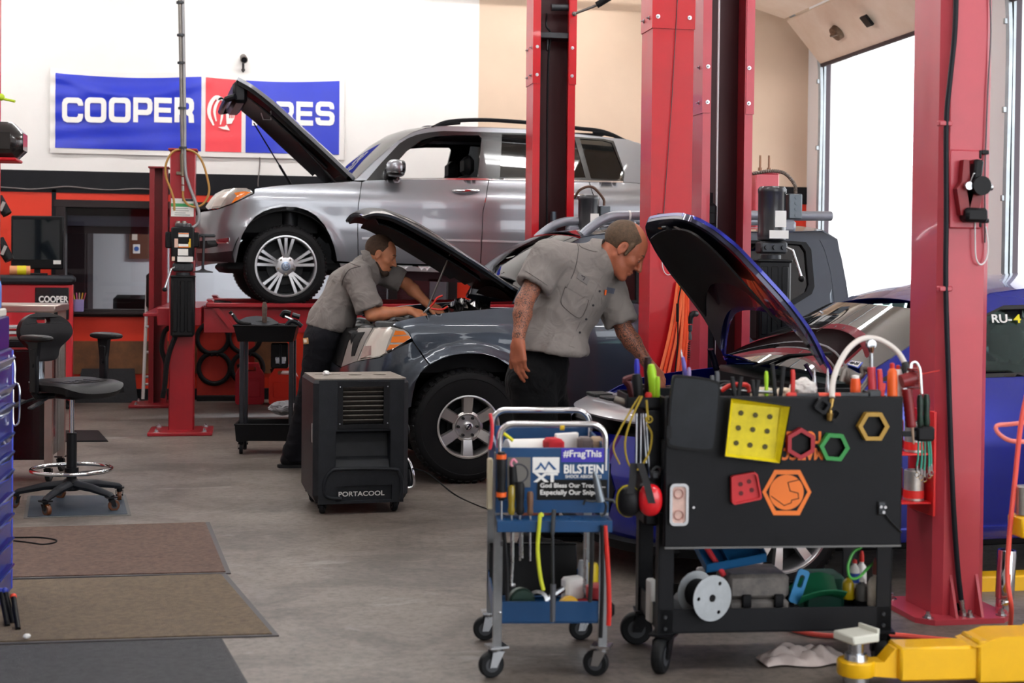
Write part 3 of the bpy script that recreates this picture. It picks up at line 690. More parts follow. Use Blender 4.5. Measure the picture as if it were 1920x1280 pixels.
for dx in(-0.05,0.04):m_.cyl((4.92+dx,13.1,2.41),(4.92+dx,13.1,2.58),0.011,None,10);m_.cyl((4.92+dx,13.1,2.42),(4.92+dx,13.1,2.46),0.022,None,6)
obj('threaded_rod',m_,mat('rusty_rod','#8c6a54',0.5,0.6),p3)
lf=thing('lift_runway','red lift runway carrying the wheels of the silver off-roader, side toward the camera','lift',(2,12.9,0.8))
def runway(r,y0,y1):
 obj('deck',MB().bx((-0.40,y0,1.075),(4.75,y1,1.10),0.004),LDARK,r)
 obj('side_beam',MB().bx((-0.40,y0+0.03,0.86),(4.75,y0+0.05,1.075),0.003),LRED_DIM,r)
 obj('side_beam',MB().bx((-0.40,y1-0.05,0.86),(4.75,y1-0.03,1.075),0.003),LRED_DIM,r)
 obj('edge_rail',MB().bx((-0.38,y0-0.025,1.085),(4.73,y0+0.01,1.125),0.008),LRED_DIM,r)
 obj('wheel_stop',MB().prism([(0,0),(0.05,0),(0.26,-0.25),(0.2,-0.25)],(-0.38,y1,1.15),X3,Z3,y1-y0),LRED_DIM,r)
runway(lf,12.72,13.22)
lf2=thing('lift_runway','red lift runway under the far wheels of the silver off-roader, by the office window','lift',(2,14.6,0.8));runway(lf2,14.42,14.9)
cbm=thing('lift_crossbeam','red lift cross beam joining the left pair of red posts','lift',(-0.6,13.8,0.9));cbm['label']='red cross beam of the lift between the pump post and the narrow dark post'
obj('beam',MB().bx((-0.80,12.72,0.92),(-0.42,14.92,1.08),0.01),LRED_DIM,cbm);obj('lip',MB().bx((-0.92,12.74,1.0),(-0.79,14.9,1.03),0.006),LRED_DIM,cbm)
# pump unit, stickers and hoses on the near left post
def fp(px,py,off=0.0):q=ony(px,py,ly-0.1);return Vector((q.x,ly-0.1-off,q.z))
q=fp(344,517);pu,M_=power_unit('black hydraulic pump unit with warning stickers on the red post',(q.x,ly-0.101,q.z),1.0,0,tank=(0.2,0.15,0.52),motor_r=0.07,lev=-1)
m_=MB();m_.box(fp(344,458,0.1),(0.19,0.16,0.29),0.012);m_.box(fp(318,450,0.08),(0.06,0.1,0.14),0.01);m_.box(fp(368,450,0.08),(0.06,0.1,0.13),0.01);obj('control_box',m_,BLK,pu)
for(x,y,w_,h_,c_)in((346,441,.085,.035,'white_sticker'),(347,451,.085,.035,'sticker_black'),(346,461,.085,.03,'white_sticker'),(345,473,.085,.055,'white_sticker'),(349,486,.13,.045,'white_sticker'),(332.5,456,.03,.075,'sticker_peach'),(357,456,.02,.075,'sticker_yellow'),(327,485,.025,.035,'sticker_peach')):
 obj('sticker',MB().box(fp(x,y,0.182),(w_,0.004,h_)),mat(c_,{'white_sticker':'#e9e7e2','sticker_black':'#141414','sticker_peach':'#dcb9a6','sticker_yellow':'#e2b42c'}[c_],0.5),pu)
for y in(438.5,463.5):obj('sticker_stripe',MB().box(fp(346,y,0.185),(0.085,0.002,0.008)),mat('sticker_orange','#e0761e',0.5),pu)
m_=MB()
for x in(335,346):a=fp(x,431,0.08);m_.lathe([(0.02,-.03),(0.02,0),(0.015,0),(0.015,0.03),(0.027,0.035),(0.027,0.06),(0.018,0.062),(0.018,0.075)],a,(0,0,1),12)
obj('hydraulic_fitting',m_,mat('nickel_fitting','#9d978f',0.35,0.8),pu)
st=obj('sign',MB().box(fp(342,389,0.004),(0.19,0.006,0.155)),STICK,p1)
obj('sign_band',MB().box(fp(342,384.5,0.008),(0.19,0.003,0.028)),mat('sign_green','#3f9a5c',0.5),st)
m_=MB();m_.box(fp(352,375,0.008),(0.09,0.003,0.022));obj('sign_band',m_,mat('sign_dark','#33323a',0.5),st)
m_=MB()
for k in range(4):m_.box(fp(338+k%2*4,391+k*4,0.008),(0.13-0.02*(k%3),0.002,0.006))
obj('sign_lines',m_,mat('sign_grey','#9a9a98',0.6),st)
# drop pipe with hoses from the ceiling
pp=thing('drop_pipe','grey air and power pipe hanging from the ceiling down to the red post','pipe',(-0.58,ly-0.16,2.4))
def fq(px,py,dy=0.0):q=ony(px,py,ly-0.17);return Vector((q.x,q.y-dy,q.z))
obj('pipe',MB().cyl(fq(335,-120),fq(342,290),0.015,None,12),mat('pipe_grey','#77726c',0.45,0.7,noise=0.2,nscale=12),pp)
obj('conduit',MB().tube(bez([fq(341,-120),fq(346,200),fq(347,310),fq(354,345),fq(367,380),fq(373,400),fq(370,420),fq(352,431)],40),0.014,10),mat('conduit_grey','#8b8a8c',0.4,0.4),pp)
for y in(5,66,118,203,277):obj('pipe_tie',MB().cyl(fq(338+y*.018,y-2),fq(338+y*.018,y+2),0.034,None,12),GUN,pp)
m_=MB();m_.cyl(fq(341,288),fq(342,330),0.018,0.016,10);m_.box(fq(336,325),(0.05,0.03,0.03),0.006);obj('valve',m_,mat('worn_brass_dark','#6d6253',0.45,0.7),pp)
obj('coupler',MB().cyl(fq(342.5,332),fq(343,346),0.013).cyl(fq(343,348),fq(343,358),0.014),mat('nickel_fitting','#9d978f',0.35,0.8),pp)
obj('tan_hose',MB().tube(bez([fq(343,358),fq(344,372),fq(353,384),fq(368,388),fq(383,380),fq(392,360),fq(389,335),fq(380,305),fq(366,286),fq(345,280),fq(325,284),fq(312,305),fq(311,330),fq(320,355),fq(326,375),fq(327,395)],80),0.0095,8),mat('tan_hose','#a5793a',0.45),pp)
# foot pump T-bar tool hanging beside the unit
tb=thing('t_handle','dark T-shaped lever tool hanging beside the pump unit on the red post','tool',tuple(fp(383,508,.1)))
m_=MB();m_.box(fp(388,442,0.1),(0.15,0.03,0.03),0.01);m_.cyl(fp(383,442,.1),fp(381,503,.1),0.012,None,10);m_.lathe([(0.008,0.03),(0.03,0.012),(0.085,0.0),(0.085,-0.008)],fp(381,509,.1),(0,0,1),16);m_.box(fp(372,442,0.1),(0.06,0.03,0.03),0.005)
obj('bar',m_,GUN,tb)
# black hoses from the pump unit to the floor
for i,P in enumerate((((331,625),(318,660),(312,690),(310,720),(305,745)),((316,615),(302,628),(297,660),(305,690),(302,735)))):
 setp(obj('floor_hose',MB().tube(bez([fp(x,y,0.04-0.5*i)for x,y in P],24),0.022,8),RUB),('thick black hose running down the side of the red post with the pump','thick black hose looping behind the red post with the pump')[i],'hose')
 # ---------------------------------------------------------------- vehicle bodies: curved side surface, panels cut from it
class Body:
 """local frame: s backward from the nose, t across (negative = side toward the camera), z up from the tyre contact.
    u runs along the flank (u = s) and wraps round the nose and the tail to the centre line"""
 def __init__(b,M,L,W,Lf,Lr,inset,nf=2.6,nr=3.0,lean_f=None,lean_r=None,arches=(),flare=0.02,taper=0.0):
  b.M,b.L,b.W=M,L,W;b.Mi=M.inverted();b.lean_f,b.lean_r=lean_f,lean_r;b.Lf,b.Lr=Lf,Lr;b.arch,b.flare=arches,flare
  th=np.linspace(0,math.pi/2,160)
  cf=np.stack([Lf*(1-np.cos(th)**(2/nf)),W*np.sin(th)**(2/nf)],1)
  cr=np.stack([L-Lr*(1-np.cos(th[::-1])**(2/nr)),W*np.sin(th[::-1])**(2/nr)],1)
  mid=np.stack([np.linspace(Lf,L-Lr,40)[1:-1],np.full(38,W)],1)
  if taper:mid[:,1]+=taper*np.sin(np.linspace(0,math.pi,40)[1:-1])
  P=np.concatenate([cf,mid,cr]);d=np.concatenate([[0],np.cumsum(np.linalg.norm(np.diff(P,axis=0),axis=1))])
  b.U=d-d[159]+Lf;b.P=P;b.u0,b.u1=b.U[0],b.U[-1]
  Tn=np.gradient(P,axis=0);N=np.stack([-Tn[:,1],Tn[:,0]],1);b.N=N/np.linalg.norm(N,axis=1,keepdims=True)
  zz=np.linspace(-0.2,2.2,600);v=np.interp(zz,[p[0]for p in inset],[p[1]for p in inset]);k=np.exp(-0.5*(np.arange(-20,21)*0.004/0.022)**2);k/=k.sum()
  b.zz,b.iv=zz,np.convolve(np.pad(v,20,'edge'),k,'valid')
  b._g=None
 def raw(b,u,z):
  u=np.asarray(u,float);z=np.asarray(z,float)
  s=np.interp(u,b.U,b.P[:,0]);w=np.interp(u,b.U,b.P[:,1]);ns=np.interp(u,b.U,b.N[:,0]);nw=np.interp(u,b.U,b.N[:,1])
  d=np.interp(z,b.zz,b.iv)
  for(as_,az,ar)in b.arch:
   r=np.hypot(s-as_,z-az);d=d-b.flare*np.exp(-((r-ar)/0.055)**2)*(z>az-0.25)
  s2=s-ns*d*0.8;w2=np.maximum(w-nw*d,0)
  if b.lean_f is not None:
   g=np.clip(1-s/(b.Lf*1.3),0,1);s2=s2+np.interp(z,[p[0]for p in b.lean_f],[p[1]for p in b.lean_f])*g**1.2
  if b.lean_r is not None:
   g=np.clip((s-(b.L-b.Lr*1.5))/(b.Lr*1.5),0,1);s2=s2-np.interp(z,[p[0]for p in b.lean_r],[p[1]for p in b.lean_r])*g
  return np.stack([s2,-w2,z+0*s2],-1)
 def nrm(b,u,z):
  e=1e-3;a=b.raw(np.asarray(u)+e,z)-b.raw(np.asarray(u)-e,z);c=b.raw(u,np.asarray(z)+e)-b.raw(u,np.asarray(z)-e)
  n=np.cross(a,c);return n/(np.linalg.norm(n,axis=-1,keepdims=True)+1e-12)
 def project(b,P):
  A=np.array(b.M);Q=P@A[:3,:3].T+A[:3,3]-np.array(CAM);w=Q@np.array(FWD)
  return np.stack([960+FPX*(Q@np.array(RGT))/w,640-FPX*(Q@np.array(UPV))/w+SHIFT*1920],-1)
 def uz(b,pts):
  """surface coordinates of the points seen at the given image positions"""
  if b._g is None:
   gu,gz=np.meshgrid(np.linspace(b.u0,b.u1,520),np.linspace(0.0,2.05,240),indexing='ij');b._g=(gu,gz,b.project(b.raw(gu,gz)))
   n=b.nrm(gu,gz);A=np.array(b.M);cw=(np.array(b.Mi@CAM)-b.raw(gu,gz));b._f=(n*cw).sum(-1)>0
  gu,gz,gp=b._g;out=[]
  for p in pts:
   d=((gp-np.array(p))**2).sum(-1);d=np.where(b._f,d,d+1e6);i=np.unravel_index(np.argmin(d),d.shape);u,z=gu[i],gz[i]
   for _ in range(3):
    e=2e-3;q=b.project(b.raw(u,z));J=np.stack([(b.project(b.raw(u+e,z))-q)/e,(b.project(b.raw(u,z+e))-q)/e],1)
    if abs(np.linalg.det(J))<300:break
    st=np.linalg.solve(J,np.array(p)-q)
    if np.abs(st).max()>0.05:break
    u,z=u+st[0],z+st[1]
   out.append((float(min(max(u,b.u0),b.u1)),float(z)))
  return out
 def side(b,px,py,t):
  """(s, z) where the sight line meets the upright plane at lateral position t"""
  o=b.Mi@CAM;d=(b.Mi.to_3x3()@ray(px,py));k=(t-o.y)/d.y;q=o+d*k;return(q.x,q.z)
 def panel(b,name,out,m,parent,holes=(),off=0.0,th=0.006,far=False,h=0.05,**kw):
  def dens(L):
   r=[]
   for i,p in enumerate(L):
    q=L[(i+1)%len(L)];n=max(1,int(math.dist(p,q)/h))
    r+=[(p[0]+(q[0]-p[0])*k/n,p[1]+(q[1]-p[1])*k/n)for k in range(n)]
   return r
  loops=[dens(out)]+[dens(x)for x in holes];vs,es=[],[]
  for l in loops:
   o=len(vs);vs+=l;es+=[(o+i,o+(i+1)%len(l))for i in range(len(l))]
  def inside(G):
   ok=np.zeros(len(G),bool)
   for l in loops:
    A=np.array(l);A2=np.roll(A,-1,0)
    for p,q in zip(A,A2):
     if p[1]==q[1]:continue
     xi=(q[0]-p[0])*(G[:,1]-p[1])/(q[1]-p[1])+p[0]
     ok^=((p[1]>G[:,1])!=(q[1]>G[:,1]))&(G[:,0]<xi)
   return ok
  B=np.array(vs);a,c=B.min(0),B.max(0);gx=np.arange(a[0]+h/2,c[0],h);gz=np.arange(a[1]+h/2,c[1],h)
  if len(gx)and len(gz):
   G=np.array([(x,z)for x in gx for z in gz]);ok=inside(G)
   dm=np.full(len(G),9.0)
   for p in B:dm=np.minimum(dm,np.hypot(G[:,0]-p[0],G[:,1]-p[1]))
   vs=vs+[tuple(g)for g in G[ok&(dm>h*0.4)]]
  r=geometry.delaunay_2d_cdt([Vector(v)for v in vs],es,[],0,1e-6)
  UV=np.array([tuple(v)for v in r[0]]);F=np.array([tuple(f)for f in r[2]]);F=[tuple(int(i)for i in f)for f in F[inside(UV[F].mean(1))]]
  P=b.raw(UV[:,0],UV[:,1]);N=b.nrm(UV[:,0],UV[:,1]);A=P+N*off;C=A-N*th
  ec={}
  F2=[]
  for f in F:
   p,q,s_=A[f[0]],A[f[1]],A[f[2]]
   F2.append(f if np.dot(np.cross(q-p,s_-p),N[f[0]])>0 else(f[0],f[2],f[1]))
  for f in F2:
   for i in range(3):ec[(f[i],f[(i+1)%3])]=1
  n=len(A);faces=list(F2);nl=[N[i]for f in F2 for i in f]
  for f in F2:faces.append(tuple(i+n for i in reversed(f)));nl+=[-N[i]for i in reversed(f)]
  for(i,j)in ec:
   if(j,i)not in ec:
    q=(j,i,i+n,j+n);faces.append(q);fn=np.cross(A[i]-A[j],C[i]-A[j]);fn=fn/(np.linalg.norm(fn)+1e-12);nl+=[fn]*4
  V_=np.concatenate([A,C]);NL=np.array(nl)
  if far:
   V_=V_*[1,-1,1];NL=NL*[1,-1,1];faces2=[];k=0;nn=[]
   for f in faces:faces2.append(tuple(reversed(f)));nn+=list(NL[k:k+len(f)][::-1]);k+=len(f)
   faces,NL=faces2,np.array(nn)
  X=WM[parent.name].inverted()@b.M if parent else b.M;X3_=np.array(X.to_3x3());V_=V_@X3_.T+np.array(X.translation);NL=NL@X3_.T
  me=bpy.data.meshes.new(name);me.from_pydata(V_.tolist(),[],faces);me.materials.append(m)
  me.polygons.foreach_set('use_smooth',[True]*len(me.polygons));me.normals_split_custom_set([tuple(x)for x in NL]);me.update()
  return setp(link_mesh(name,me,parent),**kw)
 def rows(b,R,n=14):
  """cross rows from near to far side: R = (u, z, crown, bow) with the edge taken from the flank surface"""
  G=[]
  for(u,z,cr,bow)in R:
   p=b.raw(u,z);w=-p[1]
   G.append([b.M@Vector((p[0]-bow*(1-(v*v)),w*v,z+cr*(1-v*v)))for v in np.linspace(-1,1,n)])
  return G
def wheel(b,par,c,r,wd,rim_r,style,steer=0.0,far=False,spin=0.0,label=None):
 """tyre with rim, hub and nuts; c = (s, z), outer face at lateral distance b.W - c[2]"""
 sg=1 if far else-1
 M_=b.M@T(c[0],sg*(b.W-c[2]),c[1])@RZ(steer)@(RZ(180)if far else Matrix())@RX(90)
 m=MB(M_);R=rim_r
 pr=[(R*.98,-wd),(R*1.02,-wd-.004),(r*.86,-wd-.006),(r*.955,-wd*.95),(r*.985,-wd*.86),(r,-wd*.7)]
 nb=4
 for i in range(nb):
  a=-wd*.7+wd*.4*i/nb;pr+=[(r,a),(r,a+wd*.085),(r*.978,a+wd*.087),(r*.978,a+wd*.1)]
 pr+=[(r,-wd*.3),(r*.985,-wd*.14),(r*.955,-wd*.05),(r*.90,.002),(r*.84,.006),(r*.83,.003),(R*1.1,.004),(R*1.04,.0),(R*.98,-.006),(R*.98,-wd)]
 m.lathe(pr,(0,0,0),(0,0,1),72,closed=False)
 nl=44 if style=='six' else 64
 for i in range(nl):
  a=2*math.pi*i/nl;Rm=Matrix.Rotation(a,3,'Z');m.box(Rm@Vector((r*.968,0,-wd*.12)),(r*.05,2*math.pi*r/nl*.6,wd*.17),0.003,Rm@Matrix.Rotation(math.radians(-28),3,'Y'))
 ty=obj('wheel',m,mat('tyre_rubber','#101012',0.65,noise=0.15,nscale=20,bump=0.06),par)
 if label:ty['label']=label
 ALU=mat('alloy_silver','#c3c3c6',0.28,0.9,coat=0.3);ALM=mat('alloy_machined','#cfccca',0.3,0.85);DRK=mat('wheel_shadow_metal','#2b2c2e',0.5,0.6)
 m=MB(M_);m.lathe([(R*1.03,.002),(R*1.035,.009),(R*.99,.010),(R*.955,.002),(R*.93,-.03),(R*.9,-wd*.8),(R*.96,-wd*.8),(R*1.0,-.01)],(0,0,0),(0,0,1),64,closed=True)
 def bar(a,r0,r1,w0,w1,z0,z1,th=.02,sk=0.0,k=0):
  Rm=Matrix.Rotation(a+spin,3,'Z');q=[]
  for(rr,ww,zz)in((r0,w0,z0),((r0+r1)/2,(w0+w1)/2,max(z0,z1)*.4+min(z0,z1)*.6+.006),(r1,w1,z1)):
   o=sk*(rr-r0)/(r1-r0)
   q.append([Rm@Vector((rr,o-ww/2,zz-th)),Rm@Vector((rr,o-ww*.38,zz)),Rm@Vector((rr,o+ww*.38,zz)),Rm@Vector((rr,o+ww/2,zz-th))])
  m.grid(q,k,closed_v=True);n0=len(m.v)-12
 z_in,z_out=-.022,-.004
 if style=='triple':
  for g in range(5):
   for d in(-1,0,1):bar(math.pi/2+g*2*math.pi/5+d*.14,R*.2,R*.97,R*.10,R*.135,z_in,z_out,.018,d*R*.115)
  m.lathe([(R*.36,z_in-.02),(R*.34,z_in),(R*.2,z_in+.008),(R*.0,z_in+.008)],(0,0,0),(0,0,1),40)
 elif style=='six':
  for g in range(6):bar(math.pi/6+g*math.pi/3,R*.38,R*.98,R*.36,R*.43,z_in-.004,z_out,.03)
  m.lathe([(R*.5,z_in-.03),(R*.5,z_in-.006),(R*.42,z_in),(R*.36,z_in-.012),(0,z_in-.012)],(0,0,0),(0,0,1),40)
 else:
  for g in range(5):
   for d in(-1,1):bar(math.pi/2+g*2*math.pi/5+d*.2,R*.16,R*.97,R*.16,R*.24,z_in,z_out,.022,d*R*.05)
  m.lathe([(R*.32,z_in-.02),(R*.3,z_in),(R*.18,z_in+.006),(0,z_in+.006)],(0,0,0),(0,0,1),40)
 rim=obj('rim',m,ALM if style=='six' else ALU,ty)
 m=MB(M_);m.lathe([(R*.9,-wd*.55),(R*.62,-wd*.55),(R*.62,-wd*.4),(0,-wd*.4)],(0,0,0),(0,0,1),40);obj('brake_disc',m,DRK,ty)
 nn=6 if style=='six' else 5;rr=R*(.31 if style=='six' else .26)
 for g in range(nn):
  a=g*2*math.pi/nn+(0 if style=='six' else math.pi/2+.63);m=MB(M_);m.cyl((rr*math.cos(a),rr*math.sin(a),z_in-.01),(rr*math.cos(a),rr*math.sin(a),z_in+.016),.0105,.009,10);obj('wheel_nut',m,DRK if style=='six' else mat('nut_bronze','#8a7f72',.35,.9),ty)
 m=MB(M_);m.lathe([(R*.16,z_in-.01),(R*.155,z_in+.014),(R*.12,z_in+.02),(0,z_in+.021)],(0,0,0),(0,0,1),28)
 hc=obj('hub_cap',m,ALU if style!='triple' else mat('hub_blue_grey','#8fa2bb',.25,.6),ty)
 m=MB(M_);zt=z_in+.0215;rr=R*.1
 if style=='triple':
  m.lathe([(rr*.85,zt-.001),(rr*.85,zt+.001),(rr,zt+.001),(rr,zt-.001)],(0,0,0),(0,0,1),28,closed=True)
  for g in range(3):a=math.pi/2+g*2*math.pi/3;m.prism([(math.cos(a)*rr,math.sin(a)*rr),(math.cos(a+2.0)*rr*.16,math.sin(a+2.0)*rr*.16),(math.cos(a-2.0)*rr*.16,math.sin(a-2.0)*rr*.16)],(0,0,zt-.0005),X3,Y3,.0015)
 elif style=='six':
  m.lathe([(rr*.8,zt-.001),(rr*.8,zt+.001),(rr,zt+.001),(rr,zt-.001)],(0,0,0),(0,0,1),28,closed=True);m.box((0,0,zt),(rr*2.2,rr*.4,.003),0,Matrix.Rotation(math.radians(55),3,'Z'))
 if style!='double':obj('emblem',m,CHROME,ty)
 return ty
def arch_liner(b,par,s,zc,r,dep=0.42,far=False):
 m=MB(b.M);sg=1 if far else-1;P=[]
 for i in range(19):
  a=math.radians(4+172*i/18);P.append([Vector((s+r*math.cos(a),sg*(b.W-0.012),zc+r*math.sin(a))),Vector((s+r*math.cos(a),sg*(b.W-dep),zc+r*math.sin(a)))])
 m.slab(P,0.008*sg)
 return obj('wheel_arch_liner',m,mat('liner_black','#0d0d0e',0.85),par)
def seat(M_,par,w=0.5,hr=True):
 m=MB(M_);m.box((0,0,0.1),(0.52,w,0.16),0.05);m.box((0.30,0,0.42),(0.14,w,0.62),0.05,Matrix.Rotation(math.radians(14),3,'Y'))
 s_=obj('seat',m,mat('seat_black','#121214',0.6),par)
 if hr:
  m=MB(M_);m.box((0.40,0,0.82),(0.1,0.27,0.19),0.045);m.cyl((0.37,-.06,.68),(0.39,-.06,.78),.008);m.cyl((0.37,.06,.68),(0.39,.06,.78),.008);obj('headrest',m,mat('seat_black','#121214',0.6),s_)
 return s_
def hood(b,par,C,Wd,crown,m_out,m_in,th=0.03,liner=None,nv=20,name='hood',edge=0.012,bow=0.0,lin=(.14,.8,.78)):
 """raised bonnet: C = (s, z) down the middle from hinge to tip, Wd = half widths, crown = rise of the middle"""
 n=30;k=np.linspace(0,1,len(C));kk=np.linspace(0,1,n)
 cs,cz=np.interp(kk,k,[p[0]for p in C]),np.interp(kk,k,[p[1]for p in C]);ww=np.interp(kk,k,Wd);cc=np.interp(kk,k,crown)
 ker=np.array([1,2,3,2,1])/9.0;sm=lambda a:np.concatenate([a[:2],np.convolve(a,ker,'valid'),a[-2:]])
 cs,cz,cc=sm(cs),sm(cz),sm(cc)
 ds,dz=np.gradient(cs),np.gradient(cz);l=np.hypot(ds,dz);ns,nz=dz/l,-ds/l
 def sheet(off,sc=1.0,i0=0,i1=n,drop=0.0):
  P=[]
  ar=np.arange(n)
  for i in range(i0,i1):
   row=[]
   for v in np.linspace(-1,1,nv):
    e=i+bow*(1-abs(v)**2.6)*(n-1-i);f=lambda a:float(np.interp(e,ar,a));c_=f(cc)*(1-abs(v)**2.4)+off
    row.append(b.M@Vector((f(cs)+f(ns)*c_,f(ww)*v*sc,f(cz)+f(nz)*c_)))
   P.append(row)
  return P
 m=MB();m.slab(sheet(0),-edge);h_=obj(name,m,m_out,par,sharp=50)
 m=MB();m.slab(sheet(-edge,0.95,1,n-1),-th);fr=obj('inner_frame',m,m_in,h_,sharp=50)
 if liner:
  m=MB();m.slab(sheet(-edge-th,lin[2],int(n*lin[0]),int(n*lin[1])),-0.010);obj('liner',m,liner,h_,sharp=50)
 return h_,(cs,cz,ns,nz,ww,cc)
 # ---------------------------------------------------------------- silver off-roader on the four-post lift
SIL=mat('silver_car_paint','#909298',0.3,0.75,coat=1.0)
SILL=mat('silver_sill','#c9cace',0.3,0.6,coat=0.6)
TRIMB=mat('gloss_black_trim','#101013',0.22,coat=0.4)
PLB=mat('matte_black_plastic','#141518',0.6)
CLEARG=glass('side_glass_clear',(0.93,0.95,0.95),0.0)
DARKG=glass('side_glass_tinted',(0.16,0.17,0.18),0.03)
WSG=glass('windscreen_glass',(0.8,0.86,0.85),0.05)
AMB=mat('amber_lens','#e2761c',0.2,coat=0.6);LENS=mat('headlamp_lens','#b9b4ad',0.12,0.5,coat=1.0);LENSW=mat('headlamp_white','#ddd5cb',0.2,0.2,coat=1.0)
ENG=mat('engine_black','#151517',0.5,noise=0.3,nscale=12);ENG2=mat('engine_grey','#5a5b5c',0.45,0.5,noise=0.3,nscale=14)
P0=at(536,499,12.55);R_=0.368;SW=0.84
M_=T(*P0)@RZ(4.0)@T(-SW,0.905,-R_)
sv=Body(M_,4.72,0.925,0.62,0.34,[(0,.10),(.28,.07),(.40,.03),(.55,.012),(.72,.0),(.80,.004),(.96,-.004),(1.02,.012),(1.08,.04),(1.13,.075),(1.68,.26),(1.8,.30)],nf=2.5,nr=3.2,lean_f=[(0,.10),(.35,.02),(.6,0),(.8,.04),(1.0,.14),(1.2,.3)],lean_r=[(0,.05),(.6,0),(1.1,.05),(1.7,.35)],arches=((SW,R_,.47),(SW+2.755,R_,.47)),flare=.018)
car=thing('car','silver off-road car raised on the red lift with its bonnet open','car',tuple(P0));U=sv.uz
arch=[(442,492),(447,466),(455,438),(465,421),(478,406),(494,396),(512,390),(533,387),(556,388),(576,394),(594,405),(608,421),(619,441),(627,463),(631,482)]
fender=U([(632,489)]+arch[::-1]+[(438,491)])+[(sv.u0,.32),(sv.u0,.62)]+U([(372,400),(380,397),(391,396),(411,392),(434,384),(457,373),(477,363),(478,354),(505,350),(535,347),(580,344.5),(620,343),(664,340),(677.5,341),(676,352),(671,384),(670,430),(670.5,466),(671,492)])
obj_f=sv.panel('front_wing',fender,SIL,car,h=0.035)
sv.panel('front_wing',fender,SIL,car,far=True,h=0.06)
fd=U([(672.5,492),(672,466),(671.5,430),(672.5,384),(677.5,352),(679,341.5),(687,338.5),(742,336.5),(830,337),(916,338),(912,360),(905,395),(900.5,487),(901,499),(800,495)])
rd=U([(902.5,499),(902,487),(906.5,395),(913.5,360),(917.5,338),(990,339),(1104,341),(1112,366),(1110,380),(1098,400),(1070,440),(1060,485),(1062,508),(990,504)])
d1=sv.panel('front_door',fd,SIL,car,h=0.045);d2=sv.panel('rear_door',rd,SIL,car,h=0.045)
q1=U([(1105.5,341),(1168,342),(1262,344)])+[(sv.u1,1.02),(sv.u1,.35)]+U([(1235,505),(1228,470),(1210,440),(1180,422),(1150,420),(1115,432),(1090,455),(1075,490),(1074,508),(1064,508),(1062,486),(1072,441),(1100,401),(1112,381),(1114,366)])
sv.panel('quarter_panel',q1,SIL,car,h=0.045)
full=[p for p in fd[0:1]]
low=[(0.9+.46,.36),(0.9+.46,1.06),(sv.u1,1.05),(sv.u1,.36),(SW+2.755+.47,.36),(SW+2.755+.4,.6),(SW+2.755,.84),(SW+2.755-.4,.6),(SW+2.755-.47,.36)]
sv.panel('body_side',low,SIL,car,far=True,h=0.06)
sill=U([(637,494),(800,499),(991,506),(1064,510),(1064,519),(991,516),(800,508),(640,503)])
sv.panel('sill_strip',sill,SILL,car,off=0.02,th=0.03)
for far in(False,True):sv.panel('rocker',U([(634,503),(800,509),(1070,519),(1070,538),(800,527),(636,518)]),mat('dark_plastic_red_reflection','#2a1c20',0.35),car,off=0.0,th=0.03,far=far)  # a dark red reflection is put into this plastic's colour
# greenhouse: silver cant rail, black frames with openings, glass
topl=U([(664,338),(700,303),(740,268),(771,249),(795,241),(815,238),(842,237.5),(905,239.5),(989,243),(1082,252),(1178,263),(1235,272)])
frame_top=U([(687,338),(715,305),(749,269),(765,259),(782,252.5),(805,248),(831,245.5),(905,247.5),(989,250),(1082,256.5),(1130,260),(1150,264)])
rail=topl+U([(1262,343)])+U([(1168,341),(1171,322),(1152,268)])+frame_top[::-1]
wf=U([(740,334),(743,304),(764,281),(790,263),(815,256),(850,253.5),(898,254),(903,259),(899,300),(896,332),(830,333.5),(770,334)])
wr=U([(937,333),(939,300),(941,251.5),(989,253.5),(1060,258),(1078,262),(1098,333),(1000,333)])
wq=U([(1087,260),(1130,263),(1147,268),(1169,322),(1169,337),(1108,335)])
fr_out=frame_top+U([(1152,268),(1171,322),(1169,340),(1100,339.5),(916,336),(830,335.5),(742,335.5)])
for far in(False,True):
 sv.panel('cant_rail',rail,SIL,car,far=far,h=0.05);sv.panel('window_frame',fr_out,TRIMB,car,holes=[wf,wr,wq],off=0.002,th=0.03,far=far,h=0.05)
 sv.panel('side_window',wr,DARKG,car,off=-0.008,th=0.004,far=far,h=0.08);sv.panel('side_window',wq,DARKG,car,off=-0.008,th=0.004,far=far,h=0.08)
sv.panel('belt_strip',U([(742,334),(830,334.5),(916,335),(1000,336),(1100,338.5),(1168,340),(1168,343),(1100,341.5),(1000,339),(916,338),(830,337.5),(742,337)]),CHROME,car,off=0.008,th=0.01)
sv.panel('door_moulding',U([(678,444.5),(760,446),(900,449.5),(900,453),(760,450),(678,448.5)]),SILL,d1,off=0.012,th=0.014)
sv.panel('door_moulding',U([(903.5,449.5),(985,452),(1062,455),(1062,459),(985,455.5),(903.5,453)]),SILL,d2,off=0.012,th=0.014)
h1=MB();a,c=[Vector(sv.raw(*p))for p in U([(849,358),(897,357)])]
h1.M=sv.M;n_=Vector((0,-1,0));h1.tube(bez([a+n_*.004,a*.75+c*.25+n_*.035,a*.3+c*.7+n_*.037,c+n_*.012],14),[.012,.016,.017,.018,.018,.018,.018,.018,.018,.017,.016,.015,.012,.01,.01,.01][:len(bez([a,a,a,a],14))],10)
obj('door_handle',h1,CHROME,d1)
h2=MB(sv.M);a,c=[Vector(sv.raw(*p))for p in U([(1056,366),(1092,367)])];h2.tube(bez([a,a*.75+c*.25+n_*.035,a*.3+c*.7+n_*.037,c+n_*.012],14),.016,10);obj('door_handle',h2,CHROME,d2)
